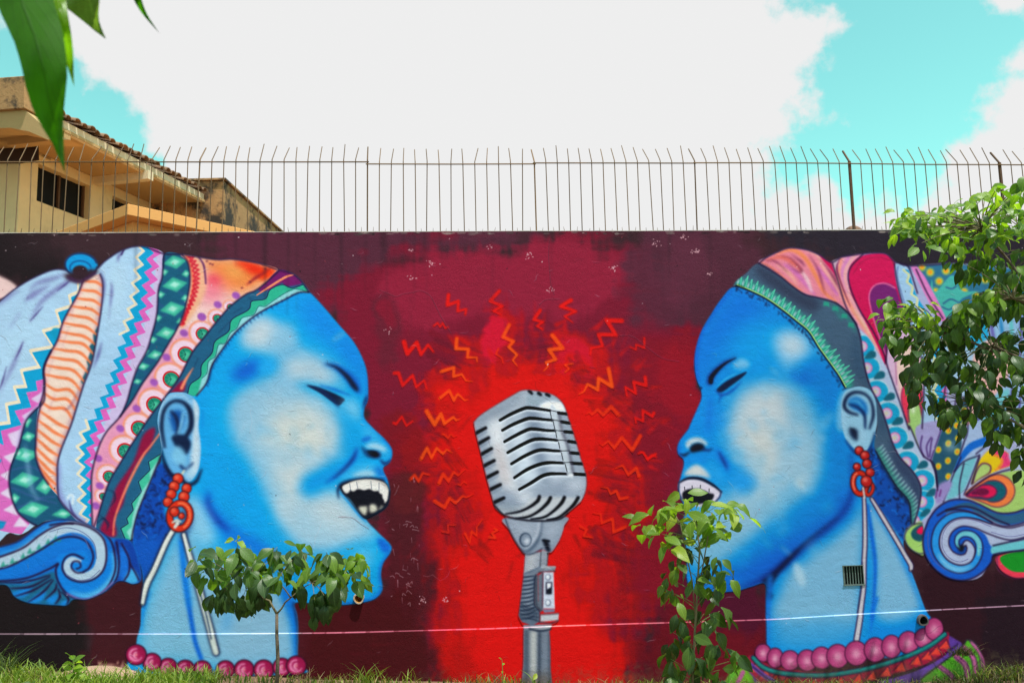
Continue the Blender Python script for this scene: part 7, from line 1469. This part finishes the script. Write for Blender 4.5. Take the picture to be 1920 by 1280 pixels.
for a, c in ((0, 2), (0, 4), (1, 3), (1, 4), (2, 5), (3, 6)): m_.tube(bezier(subs[a], subs[c], (0, 0, .015)), [.0045, .004, .004, .0035, .003, .003], 5)
centersA = []
for (x, y) in cl:
    c = loc(x, y, YA+rs_.uniform(-.28, .30)); centersA.append((c, x, y)); s0 = min(subs, key=lambda q: (q-c).length)
    m_.tube(bezier(s0, c, (0, 0, .03)), [.0032, .0028, .0024, .0022, .002, .0018], 4)
m_.build('branches', M_stem, tA, smooth=True)
for c, x, y in centersA:
    low = y > 1088  # low clusters get dark leaves, painting in the shade under the crown
    cluster(tA, c, 9, .108, lambda p_, i: (M_leafC if low or rs_.random() < .2 else (M_leafB if rs_.random() < .5 else M_leafA)), rs_, droop=.35 if not low else 1.0)
c = loc(445, 1012, YA); cluster(tA, c, 5, .07, lambda p_, i: M_leafY, rs_, droop=.1); m_ = MB(); m_.tube([c, loc(447, 1045, YA)], .002, 4); m_.build('twig', M_stemg, tA)

# --- tall sapling in front of the right woman's chin
YB = 5.1; base = at(1296, 1282, YB); tB = empty('leafy_sapling', base, 0, 'tall narrow sapling with bright leaf rosette on top at the right woman\'s mouth', 'sapling')
m_ = MB(); m_.tube([(0, 0, -.1), loc(1300, 1230, YB), loc(1305, 1150, YB), loc(1308, 1090, YB), loc(1312, 1030, YB), loc(1305, 970, YB)], [.008, .0075, .007, .006, .005, .0035], 7)
m_.tube([loc(1304, 1160, YB), loc(1298, 1090, YB), loc(1285, 1030, YB), loc(1275, 980, YB), loc(1262, 960, YB)], [.0045, .004, .004, .0035, .003], 6); m_.tube([loc(1311, 1100, YB), loc(1325, 1020, YB), loc(1335, 960, YB)], [.004, .0035, .003], 6); m_.build('stem', M_stem, tB, smooth=True)
topc = [(1205,985,4),(1228,968,4),(1252,952,4),(1282,940,4),(1315,945,4),(1345,948,4),(1372,955,4),(1240,1000,4),(1268,975,5),(1300,968,5),(1330,975,5),(1360,985,4),(1395,968,3),(1290,1000,4),(1256,1018,3),(1330,1000,4)]
midc = [(1290,1030,4),(1335,1040,3),(1268,1055,4),(1350,1050,3),(1325,1075,4),(1300,1085,3),(1255,1085,3),(1365,1078,3),(1245,1105,3),(1345,1098,3),(1268,1115,3),(1330,1110,3)]
lowc = [(1272,1150,3),(1320,1150,4),(1350,1145,3),(1262,1185,3),(1335,1185,4),(1295,1200,4),(1350,1215,3),(1258,1235,4),(1320,1240,4),(1350,1255,3),(1270,1262,3),(1300,1255,3),(1385,1235,2)]
stemx = lambda y: np.interp(y, [960, 1030, 1090, 1150, 1230, 1282], [1305, 1312, 1308, 1305, 1300, 1296])
for lst, mt, sz, dr in ((topc, 'T', .118, .12), (midc, 'M', .098, .5), (lowc, 'L', .128, .6)):
    for x, y, n_ in lst:
        Yc = YB+rs_.uniform(-.16, .16); c = loc(x, y, Yc); s0 = loc(float(stemx(min(y+28, 1275))), min(y+28, 1275), YB)
        m_ = MB(); m_.tube(bezier(s0, c, (0, 0, .012)), [.0026, .0024, .0022, .002, .0018, .0016], 4); m_.build('twig', M_stemg, tB)
        cluster(tB, c, n_+1, sz, lambda p_, i: (rs_.choice([M_leafY, M_leafB, M_leafB]) if mt == 'T' else rs_.choice([M_leafA, M_leafB, M_leafC]) if mt == 'M' else rs_.choice([M_leafA, M_leafC, M_leafA, M_leafC])), rs_, droop=dr)  # brighter leaves on top, darker below: sunlight from above painted in

# --- big shrub at the right
YC = 4.85; base = w2(*(lambda q: (q.x+.9, -1.0))(Vector((3.1, 0, 0))), .12); base = at(2080, 1280, YC); base.z = .05
tC = empty('leafy_tree', base, 0, 'bushy leafy tree reaching in at the right edge in front of the petal scarf', 'tree')
tr_ = [Vector((0, 0, -.1)), Vector((.02, 0, .7)), loc(2060, 900, YC), loc(2030, 760, YC), loc(1990, 640, YC)]
m_ = MB(); m_.tube(tr_, [.045, .04, .034, .028, .02], 9); m_.build('trunk', M_bark, tC, smooth=True)
sil = [(1668,408),(1700,398),(1745,392),(1790,386),(1830,372),(1858,352),(1900,338),(1990,300),(2140,300),(2260,420),(2300,640),(2240,840),(2120,930),(2000,930),(1925,890),(1885,860),(1850,845),(1868,800),(1830,790),(1770,772),(1735,738),(1700,718),(1672,690),(1668,640),(1650,600),(1640,575),(1690,560),(1740,575),(1790,590),(1800,540),(1775,500),(1765,470),(1728,482),(1725,455),(1690,440)]
rc = random.Random(77); boughs = [(loc(x, y, YC+dy), tr_[k]) for x, y, dy, k in ((1960,470,.1,4),(1840,430,-.05,4),(1900,560,-.2,4),(1860,650,-.1,3),(1760,620,.05,3),(1830,760,0,2),(1950,760,.2,2),(2060,520,.3,4),(2150,640,.2,3),(2120,820,0,2),(2040,420,-.2,4))]
m_ = MB()
for a, s0 in boughs: m_.tube(bezier(s0, a, (0, 0, .10), 7), [.014, .012, .010, .009, .0075, .0065, .0055], 6)
m_.build('branches', M_bark, tC, smooth=True)
cand = []
while len(cand) < 430:
    x = rc.uniform(1640, 2290); y = rc.uniform(305, 925)
    if not inpoly(x, y, sil): continue
    if x > 1925 and rc.random() < .45: continue
    if any((x-a)**2+(y-c)**2 < (9 if x < 1925 else 17)**2 for a, c in cand): continue
    # gaps through which the painting shows
    g1 = math.sin(x*.045+1.3)*math.sin(y*.05+.4)
    if x < 1925 and g1 > .5 and y > 440: continue
    cand.append((x, y))
spr = [(1712,575),(1690,585),(1735,580),(1668,600),(1660,588),(1700,600),(1725,590),(1755,590),(1690,410),(1712,404),(1680,430),(1745,400)]
tw = MB(); nC = 0; bulk = []
allc = [(x, y, 0) for x, y in cand]+[(x, y, 1) for x, y in spr]
allc.sort(key=lambda q: (q[0] > 1960, rc.random()))
for x, y, kind in allc:
    Yc = YC+rc.uniform(-.38, .42) if not kind else YC-.1+rc.uniform(-.1, .1); c = loc(x, y, Yc); s0 = min((b_[0] for b_ in boughs), key=lambda q: (q-c).length)
    tw.tube(bezier(s0, c, (0, 0, .04), 5), [.004, .0034, .003, .0024, .0018], 4, False)
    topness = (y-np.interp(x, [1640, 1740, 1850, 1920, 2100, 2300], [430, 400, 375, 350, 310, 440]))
    n_ = rc.choice([4, 5, 5, 6]) if not kind else 5
    a0 = rc.uniform(0, 6.28)
    for i in range(n_):
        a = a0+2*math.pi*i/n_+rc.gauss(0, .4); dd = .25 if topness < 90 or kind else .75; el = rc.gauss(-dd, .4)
        d = Vector((math.cos(a)*math.cos(el), math.sin(a)*math.cos(el), math.sin(el))); bp_ = c+d*.03+Vector((0, 0, rc.gauss(0, .02)))
        if kind: mt = M_leafY; sz = .07
        else:
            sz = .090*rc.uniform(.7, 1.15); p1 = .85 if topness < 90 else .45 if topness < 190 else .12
            mt = (M_leafY if topness < 90 and rc.random() < .4 else M_leafB) if rc.random() < p1 else (M_leafA if rc.random() < (.7 if topness < 260 else .35) else M_leafC)  # leaves turn darker down the crown: overhead light put into their colour
        if kind and x > 1640 and topness > 90: mt = M_leafY
        bulk.append((bp_, (d+Vector((0, 0, -dd*.5))).normalized(), sz, mt, x))
tw.build('twigs', M_stem, tC, smooth=True)
vis = [q for q in bulk if q[4] < 1935]; rc.shuffle(vis); vis.sort(key=lambda q: -q[2]); ind = vis[:295]; rest = vis[295:]+[q for q in bulk if q[4] >= 1935]
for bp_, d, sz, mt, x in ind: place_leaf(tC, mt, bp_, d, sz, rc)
for mt in (M_leafA, M_leafB, M_leafC, M_leafY):
    src = []
    for me in leaves_of(mt):
        co = np.array([v_.co[:] for v_ in me.vertices]); fa = np.array([p_.vertices[:] for p_ in me.polygons]); uvv = np.zeros((len(co), 2))
        for lp in me.loops: uvv[lp.vertex_index] = me.uv_layers[0].data[lp.index].uv
        src.append((co, fa, uvv))
    V_ = []; F_ = []; U_ = []; T_ = []; nb = 0
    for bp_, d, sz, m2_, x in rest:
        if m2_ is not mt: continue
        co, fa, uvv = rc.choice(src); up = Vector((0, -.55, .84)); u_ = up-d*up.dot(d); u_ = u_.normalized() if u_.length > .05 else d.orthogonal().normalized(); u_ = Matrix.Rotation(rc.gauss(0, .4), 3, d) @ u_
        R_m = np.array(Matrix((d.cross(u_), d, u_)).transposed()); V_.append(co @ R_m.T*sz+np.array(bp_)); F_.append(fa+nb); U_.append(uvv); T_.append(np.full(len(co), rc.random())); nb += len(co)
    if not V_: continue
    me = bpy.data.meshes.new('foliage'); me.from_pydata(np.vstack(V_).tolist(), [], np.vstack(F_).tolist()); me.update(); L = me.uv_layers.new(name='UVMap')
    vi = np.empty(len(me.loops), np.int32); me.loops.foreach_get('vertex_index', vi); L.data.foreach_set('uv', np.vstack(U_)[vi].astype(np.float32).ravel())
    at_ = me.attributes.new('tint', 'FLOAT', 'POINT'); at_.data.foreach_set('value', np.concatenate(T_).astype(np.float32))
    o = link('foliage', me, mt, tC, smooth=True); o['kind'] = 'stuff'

# --- leaves hanging close to the camera, top left
YL = .95; base = at(60, -120, YL); lb = empty('overhanging_branch', base, 0, 'long pointed green leaves hanging into the top left corner close to the camera', 'branch')
def bigleaf(mid, wl, wr, Yd, mat, cup=.10, lab=None):
    """a leaf built from its midrib and half widths (photo units), at distance Yd"""
    n_ = 18; m0 = catmull(mid, False, 6); d = np.r_[0, np.cumsum(np.hypot(*np.diff(m0, axis=0).T))]; t = np.linspace(0, d[-1], n_); q = np.stack([np.interp(t, d, m0[:, i]) for i in (0, 1)], -1)
    g = np.gradient(q, axis=0); g /= np.hypot(g[:, 0], g[:, 1])[:, None]; nn = np.stack([g[:, 1], -g[:, 0]], -1)
    L_w = np.interp(np.linspace(0, 1, n_), np.linspace(0, 1, len(wl)), wl); R_w = np.interp(np.linspace(0, 1, n_), np.linspace(0, 1, len(wr)), wr)
    v = []; uvs = []; f = []
    for i in range(n_):
        for k in range(-4, 5):
            s_ = k/4; wd = (R_w[i] if s_ > 0 else L_w[i]); p_ = q[i]+nn[i]*wd*s_; dep = Yd+cup*.12*(abs(s_)**1.5)*(wd/60)+.02*math.sin(i*.5)+.0035*math.sin(i*1.9+k)
            v.append(at(float(p_[0]), float(p_[1]), dep)-base); uvs.append((.5+s_*.5, i/(n_-1)))
    for i in range(n_-1):
        for k in range(8): a = i*9+k; f.append((a, a+1, a+10, a+9))
    me = mesh('leaf', v, f); L = me.uv_layers.new(name='UVMap')
    for lp in me.loops: L.data[lp.index].uv = uvs[lp.vertex_index]
    o = link('leaf', me, mat, lb, smooth=True)
    if lab: o['label'] = lab
    return o
M_leafG = leafmat('leaf_backlit_yellow', (.15, .30, .014), (.20, .36, .016), tr=.6)
M_leafP = leafmat('leaf_greyish_green', (.13, .20, .055), (.15, .22, .06), tr=.5)
bigleaf([(10,-160),(28,-60),(42,10),(62,60),(78,120),(88,170),(98,215),(110,262),(122,325)], [8,42,52,44,40,38,38,30,12,0], [8,52,66,64,58,54,50,44,30,15,6,0], YL, M_leafF, lab='largest dark green leaf')
bigleaf([(80,-120),(100,-40),(112,20),(124,70),(132,120),(139,163)], [4,26,24,16,10,0], [4,16,16,12,8,0], YL+.05, M_leafG)
bigleaf([(140,-120),(155,-50),(168,0),(180,40),(199,74)], [6,74,78,50,18,0], [6,56,34,20,6,0], YL+.12, M_leafP)
bigleaf([(210,-110),(245,-40),(262,5),(275,30),(299,63)], [4,16,14,9,4,0], [4,14,10,6,2,0], YL+.16, M_leafF)
bigleaf([(-70,-60),(-40,0),(-22,40),(-8,80),(-2,112)], [4,30,30,20,8,0], [4,26,30,16,7,0], YL+.08, M_leafG)
m_ = MB(); m_.tube([at(-300, -190, YL+.1)-base, at(-60, -150, YL+.05)-base, at(60, -135, YL)-base, at(230, -130, YL+.15)-base], [.006, .005, .004, .003], 7); m_.build('twig', M_stem, lb, smooth=True)

# --- ground cover
def blades(name, n, region, hmin, hmax, cols, seed, wid=.0045, lean=.5, dens=None):
    r = np.random.RandomState(seed); X = []; Y = []
    while len(X) < n:
        x = r.uniform(region[0], region[1], n); y = r.uniform(region[2], region[3], n); k = np.ones(n, bool) if dens is None else r.rand(n) < dens(x, y); X += list(x[k]); Y += list(y[k])
    X = np.array(X[:n]); Y = np.array(Y[:n]); Z = ground_z(X, Y); h = r.uniform(hmin, hmax, n)*(.45+.55*r.rand(n))*(.35+1.15*GN[((Y*14+700).astype(int)) % 128, ((X*14+700).astype(int)) % 128]); a = r.uniform(0, 2*np.pi, n); ln = lean*h*r.uniform(.1, 1.1, n); ax = r.uniform(0, np.pi, n)
    sx_, sy_ = np.cos(ax), np.sin(ax); wv = wid*r.uniform(.6, 1.3, n); P_ = []
    Yl = lambda t: Y+np.sin(a)*ln*t*t
    for t, wf in ((0, 1), (.4, .9), (.75, .55), (1, 0.05)):
        cx_, cy_ = X+np.cos(a)*ln*t*t, np.minimum(Yl(t), -.028); cz_ = Z+h*t*(1-.25*t*lean)
        for sg in (-1, 1): P_.append(np.stack([cx_+sg*sx_*wv*wf, cy_+sg*sy_*wv*wf, cz_], -1))
    P_ = np.stack(P_, 1).reshape(-1, 3); Wd = np.stack([P_[:, 0]*cY-P_[:, 1]*sY+WO.x, P_[:, 0]*sY+P_[:, 1]*cY+WO.y, P_[:, 2]], -1)
    i0 = np.arange(n)*8; F_ = np.concatenate([np.stack([i0+2*k, i0+2*k+1, i0+2*k+3, i0+2*k+2], -1) for k in range(3)])
    me = bpy.data.meshes.new(name); me.from_pydata(Wd.tolist(), [], F_.tolist()); me.update(); ca = me.color_attributes.new('tint', 'FLOAT_COLOR', 'POINT')
    ci = r.choice(len(cols), n); cv = np.array(cols)[ci]*r.uniform(.7, 1.3, (n, 1)); cc_ = np.ones((n, 8, 4), np.float32); cc_[..., :3] = cv[:, None]; ca.data.foreach_set('color', cc_.ravel())
    o = link(name, me, M_grass, None); tag(o, kind='stuff'); return o
M_grass = bpy.data.materials.new('grass_blades'); M_grass.use_nodes = True; nt = M_grass.node_tree; nt.nodes.clear(); b = NB(nt)
a_ = b.n('ShaderNodeAttribute', attribute_name='tint'); df = b.n('ShaderNodeBsdfPrincipled', i_Roughness=.55); b.l(a_.outputs['Color'], df.inputs['Base Color']); tl = b.n('ShaderNodeBsdfTranslucent'); b.l(b.mix(1., a_.outputs['Color'], (1.4, 1.5, .5), 'MULTIPLY'), tl.inputs['Color'])
mx = b.n('ShaderNodeMixShader', i_Fac=.4); b.l(df.outputs[0], mx.inputs[1]); b.l(tl.outputs[0], mx.inputs[2]); o_ = b.n('ShaderNodeOutputMaterial'); b.l(mx.outputs[0], o_.inputs['Surface'])
GR = [(.09, .18, .015), (.14, .25, .02), (.05, .11, .012), (.20, .30, .03)]; DRY = [(.40, .30, .14), (.30, .22, .11), (.20, .15, .07)]
bare = lambda x, y: np.where((x > -2.55) & (x < -2.0) & (y > -.22), .06, 1.0)
patchy = lambda x, y: np.clip(-.25+1.6*GN[((y*9+500).astype(int)) % 128, ((x*9+500).astype(int)) % 128]*np.where(x > -1.2, .8, 1.1), 0, 1)*bare(x, y)
tag(blades('lawn_grass', 24000, (-4.6, 5.2, -2.6, -.03), .03, .10, GR+DRY[:1], 1, dens=patchy), 'short rough grass growing along the foot of the wall', 'grass')
tag(blades('lit_grass', 8500, (-4.4, -1.5, -.75, -.06), .05, .15, [(.20, .30, .03), (.15, .25, .025), (.28, .34, .05)], 2, lean=.8, dens=patchy), 'bright green longer grass at the bottom left', 'grass')  # lighter, yellower blade colours paint in the sunlight on this patch
tag(blades('tall_weeds', 1300, (-4.2, -2.75, -.26, -.04), .12, .30, [(.06, .10, .02), (.09, .14, .03), (.12, .15, .05)], 3, wid=.003, lean=.9), 'thin tall weeds against the dark wall at the far left', 'weeds')
tag(blades('weed_clumps', 6000, (-3.2, 4.8, -.55, -.03), .06, .17, GR+DRY+[(.26, .34, .04)], 14, wid=.0035, lean=1.1, dens=lambda x, y: np.clip((GN[((y*7+900).astype(int)) % 128, ((x*5+900).astype(int)) % 128]-.56)*9, 0, 1)*bare(x, y)), 'uneven clumps of mixed green and straw weeds at the wall foot', 'weeds')
tag(blades('dark_scrub', 3000, (-3.6, 4.8, -.24, -.03), .04, .13, [(.05, .075, .015), (.09, .07, .03), (.10, .15, .02), (.16, .12, .05)], 24, wid=.003, lean=1.3, dens=lambda x, y: np.clip((GN[((y*9+300).astype(int)) % 128, ((x*4+700).astype(int)) % 128]-.45)*5, 0, 1)*bare(x, y)), 'dark low scrub creeping up the bottom of the wall', 'scrub')
tag(blades('dry_stalks', 900, (-2.7, 4.6, -.30, -.04), .04, .12, DRY, 4, wid=.0018, lean=1.3), 'dry straw-coloured stalks along the foot of the wall', 'dry grass')
def tuft(px, py, n, h, cols, seed, label, cat, lean=1.0, name='grass_tuft', wid=.004, spread=.05, zoff=None, yoff=-.10):
    """one clump of blades rooted at one spot"""
    X, Z = wallpt(px, py); X = float(X); r = random.Random(seed); z0 = float(ground_z(np.array([X]), np.array([yoff]))[0]) if zoff is None else zoff; root = w2(X, yoff, z0)
    me_v = []; me_f = []; ccol = []
    for i in range(n):
        a = r.uniform(0, 6.283); hh = h*r.uniform(.4, 1.05); ln = lean*hh*r.uniform(.15, 1); x0, y0 = r.gauss(0, spread), r.gauss(0, spread*.5); ax = r.uniform(0, 3.14); c = Vector(r.choice(cols))*r.uniform(.7, 1.3); b_ = len(me_v)
        for t_, wf in ((0, 1), (.3, .95), (.6, .75), (.85, .4), (1, .05)):
            yy = min(y0+math.sin(a)*ln*t_*t_, -yoff-.03)
            for sg in (-1, 1): me_v.append((x0+math.cos(a)*ln*t_*t_+sg*math.cos(ax)*wid*wf, yy+sg*math.sin(ax)*wid*wf, hh*t_*(1-.22*lean*t_))); ccol.append(c)
        for k in range(4): me_f.append((b_+2*k, b_+2*k+1, b_+2*k+3, b_+2*k+2))
    me = mesh(name, me_v, me_f); ca = me.color_attributes.new('tint', 'FLOAT_COLOR', 'POINT'); ca.data.foreach_set('color', np.array([(*c, 1) for c in ccol], np.float32).ravel())
    o = link(name, me, M_grass); o.location = root; o.rotation_euler = (0, 0, YAW); return tag(o, label, cat, 'clumps of grass and weeds at the wall foot' if cat in ('grass clump', 'weeds', 'dry weeds') else None)
YG = [(.22, .30, .03), (.30, .34, .05), (.14, .22, .03)]; DK = [(.08, .06, .03), (.16, .11, .05), (.05, .045, .02)]
tuft(690, 1260, 34, .20, YG, 1, 'tall arching grass clump right of the left woman\'s beads', 'grass clump', yoff=-.14)
tuft(725, 1265, 26, .14, YG+DRY, 2, 'shorter mixed grass clump beside the tall arching one', 'grass clump', yoff=-.2)
tuft(775, 1262, 12, .17, YG, 3, 'sparse upright blades against the maroon wall', 'grass clump', spread=.03)
tuft(945, 1270, 40, .11, YG+DK, 4, 'scrubby low weeds just left of the painted microphone stand', 'weeds', spread=.10)
tuft(900, 1272, 40, .10, DRY+DK+YG, 41, 'brown and green scrub left of the weeds by the microphone stand', 'weeds', spread=.10)
tuft(1105, 1274, 36, .09, DRY, 5, 'dry reddish stalks right of the painted microphone stand', 'dry weeds', spread=.05, wid=.0018)
tuft(1160, 1276, 10, .10, DRY+YG, 51, 'few thin stalks in front of the red wall', 'weeds', spread=.02, wid=.002)
tuft(640, 1268, 26, .12, YG+DRY, 6, 'low grass clump under the right end of the crimson beads', 'grass clump', spread=.07)
tuft(575, 1262, 18, .13, DRY, 61, 'seeding dry grass at the last crimson bead', 'dry grass', spread=.03, wid=.0018)
tuft(402, 1262, 150, .10, DK, 7, 'tangle of dark brown roots over the crimson beads', 'roots', lean=1.6, name='root_tangle', wid=.0016, spread=.06, yoff=-.08)
tuft(1795, 1222, 170, .11, DK+[(.07, .10, .03)], 8, 'brown straggly weed clump rooted on the wall at the right necklace', 'weed clump', lean=1.5, name='weed_clump', wid=.0018, spread=.045, zoff=float(wallpt(1795, 1224)[1]), yoff=-.06)
tuft(1880, 1262, 90, .14, DK+YG, 9, 'dark scrub at the bottom right corner', 'scrub', lean=1.2, spread=.14, wid=.003)
tuft(1840, 1270, 50, .10, YG, 91, 'bright grass clump under the green necklace stripes', 'grass clump', lean=1.0, spread=.10)
tuft(1600, 1282, 50, .09, YG+DRY, 10, 'grass clump in front of the patterned collar', 'grass clump', spread=.12, yoff=-.15)
tuft(1230, 1276, 22, .12, YG, 11, 'thin grass left of the sapling', 'grass clump', spread=.025)
# bright seedling at the left
def seedling(px, py, Y, n, h, size, mats, label, name='seedling', cat='seedling', seed=1):
    r = random.Random(seed); b_ = at(px, py, Y); X = (b_-WO).dot(Vector((cY, sY, 0))); Yw = (b_-WO).dot(Vector((-sY, cY, 0))); b_.z = float(ground_z(np.array([X]), np.array([Yw]))[0]); o = empty(name, b_, 0, label, cat)
    m_ = MB(); m_.tube([(0, 0, -.03), (.004, 0, h*.5), (0, 0, h)], [.004, .003, .002], 5); m_.build('stem', M_stemg, o)
    for i in range(n):
        t_ = .35+.65*i/max(1, n-1); a = i*2.4+r.gauss(0, .3); el = .25+.7*(t_-.35); d = Vector((math.cos(a)*math.cos(el), math.sin(a)*math.cos(el), math.sin(el))); place_leaf(o, r.choice(mats), Vector((0, 0, h*t_)), d, size*r.uniform(.75, 1.1), r, roll=.2)
    return o
seedling(136, 1262, 5.35, 11, .17, .085, [M_leafY, M_leafY, M_leafB], 'bright yellow-green seedling on the left in front of the black wall', seed=3)
seedling(1000, 1278, 5.5, 4, .13, .05, [M_leafY, M_leafB], 'tiny seedling with two lit leaves beside the painted microphone stand', seed=4)
seedling(942, 1278, 5.6, 5, .22, .035, [M_leafB, M_leafY], 'thin wispy shoot against the bright red wall left of the stand', seed=5)
seedling(60, 1275, 5.1, 8, .09, .06, [M_leafB, M_leafA], 'broad-leaved weed at the very bottom left corner', name='weed', cat='weed', seed=6)
for i, (x, y, lab) in enumerate([(682, 1276, 'round-leaved weed below the tall arching grass'), (1350, 1279, 'dark leaved weed right of the sapling foot'), (1085, 1279, 'small dark weed right of the microphone stand')]): seedling(x, y, 5.2, 8, .06, .055, [M_leafB, M_leafA], lab, name='weed', cat='weed', seed=20+i)
# cut stake and brick
M_wood = material('dark_weathered_wood', (.055, .045, .040), rough=.9, var=.4, scale=25)
s0 = at(1266, 1258, 5.35); gz = .1; st_ = empty('cut_stake', (s0.x, s0.y, gz), .2, 'short dark cut stake standing beside the sapling', 'stake')
m_ = MB(); m_.tube([(0, 0, -.1), (.002, 0, s0.z-gz-.01), (.003, 0, s0.z-gz)], [.021, .020, .018], 9); m_.build('post', M_wood, st_)
m_ = MB(); m_.tube([(.003, 0, s0.z-gz-.02), (.030, -.01, s0.z-gz-.005)], [.007, .006], 6); m_.build('side_shoot', M_wood, st_)
M_brick = material('red_brown_brick', (.22, .10, .06), rough=.95, var=.35, scale=20, bump=.5)
X, _ = wallpt(520, 1275); bpos = w2(float(X), -.50, float(ground_z(np.array([X]), np.array([-.50]))[0])+.012)
m_ = MB(); m_.box((0, 0, 0), (.075, .05, .05), Matrix.Rotation(.12, 3, 'Y')); bk = m_.build('brick_piece', M_brick, None, bevel=.004); bk.location = bpos; bk.rotation_euler = (0, 0, .3); tag(bk, 'broken brick piece at the foot of the young tree', 'brick')
# pebbles and clods
M_peb = material('pebble', (.34, .24, .17), rough=.95, var=.3, scale=20, rnd=.4)
r = random.Random(6); V_ = []; F_ = []
for i in range(420):
    X = r.uniform(-3.6, 4.4); Y = -abs(r.gauss(.12, .2))-.03
    if r.random() < .4: X = r.uniform(-2.9, -2.1)
    z = float(ground_z(np.array([X]), np.array([Y]))[0]); s_ = r.uniform(.004, .014); b_ = len(V_)
    for v_ in ((1,0,0),(-1,0,0),(0,1,0),(0,-1,0),(0,0,.7),(0,0,-.7)): V_.append(w2(X+v_[0]*s_*r.uniform(.6, 1.3), Y+v_[1]*s_*r.uniform(.6, 1.3), z+v_[2]*s_*r.uniform(.6, 1.3)))
    for q in ((0,2,4),(2,1,4),(1,3,4),(3,0,4),(2,0,5),(1,2,5),(3,1,5),(0,3,5)): F_.append([b_+k for k in q])
sp_v = []; sp_f = []
for i in range(13):
    for j in range(5):
        X = -2.52+.042*i; Y = -.02-.05*j; sp_v.append(w2(X, Y, float(ground_z(np.array([X]), np.array([Y]))[0])+.012+.045*math.sin(math.pi*i/12)*math.exp(-((j-.6)/1.8)**2)*(1 if j < 4 else 0)-(.03 if j == 4 or i in (0, 12) else 0)))
for i in range(12):
    for j in range(4): a = i*5+j; sp_f.append((a, a+1, a+6, a+5))
M_earth = material('pale_loose_earth', (.42, .27, .19), rough=.95, var=.35, scale=12, bump=.8, bscale=60)
tag(link('earth_heap', mesh('earth_heap', sp_v, sp_f), M_earth, smooth=True), 'small heap of pale loose earth at the left end of the crimson beads', 'earth heap')
tag(link('pebbles', mesh('pebbles', V_, F_), M_peb), 'loose pebbles and clods of earth at the wall foot', 'pebbles', kind='stuff')
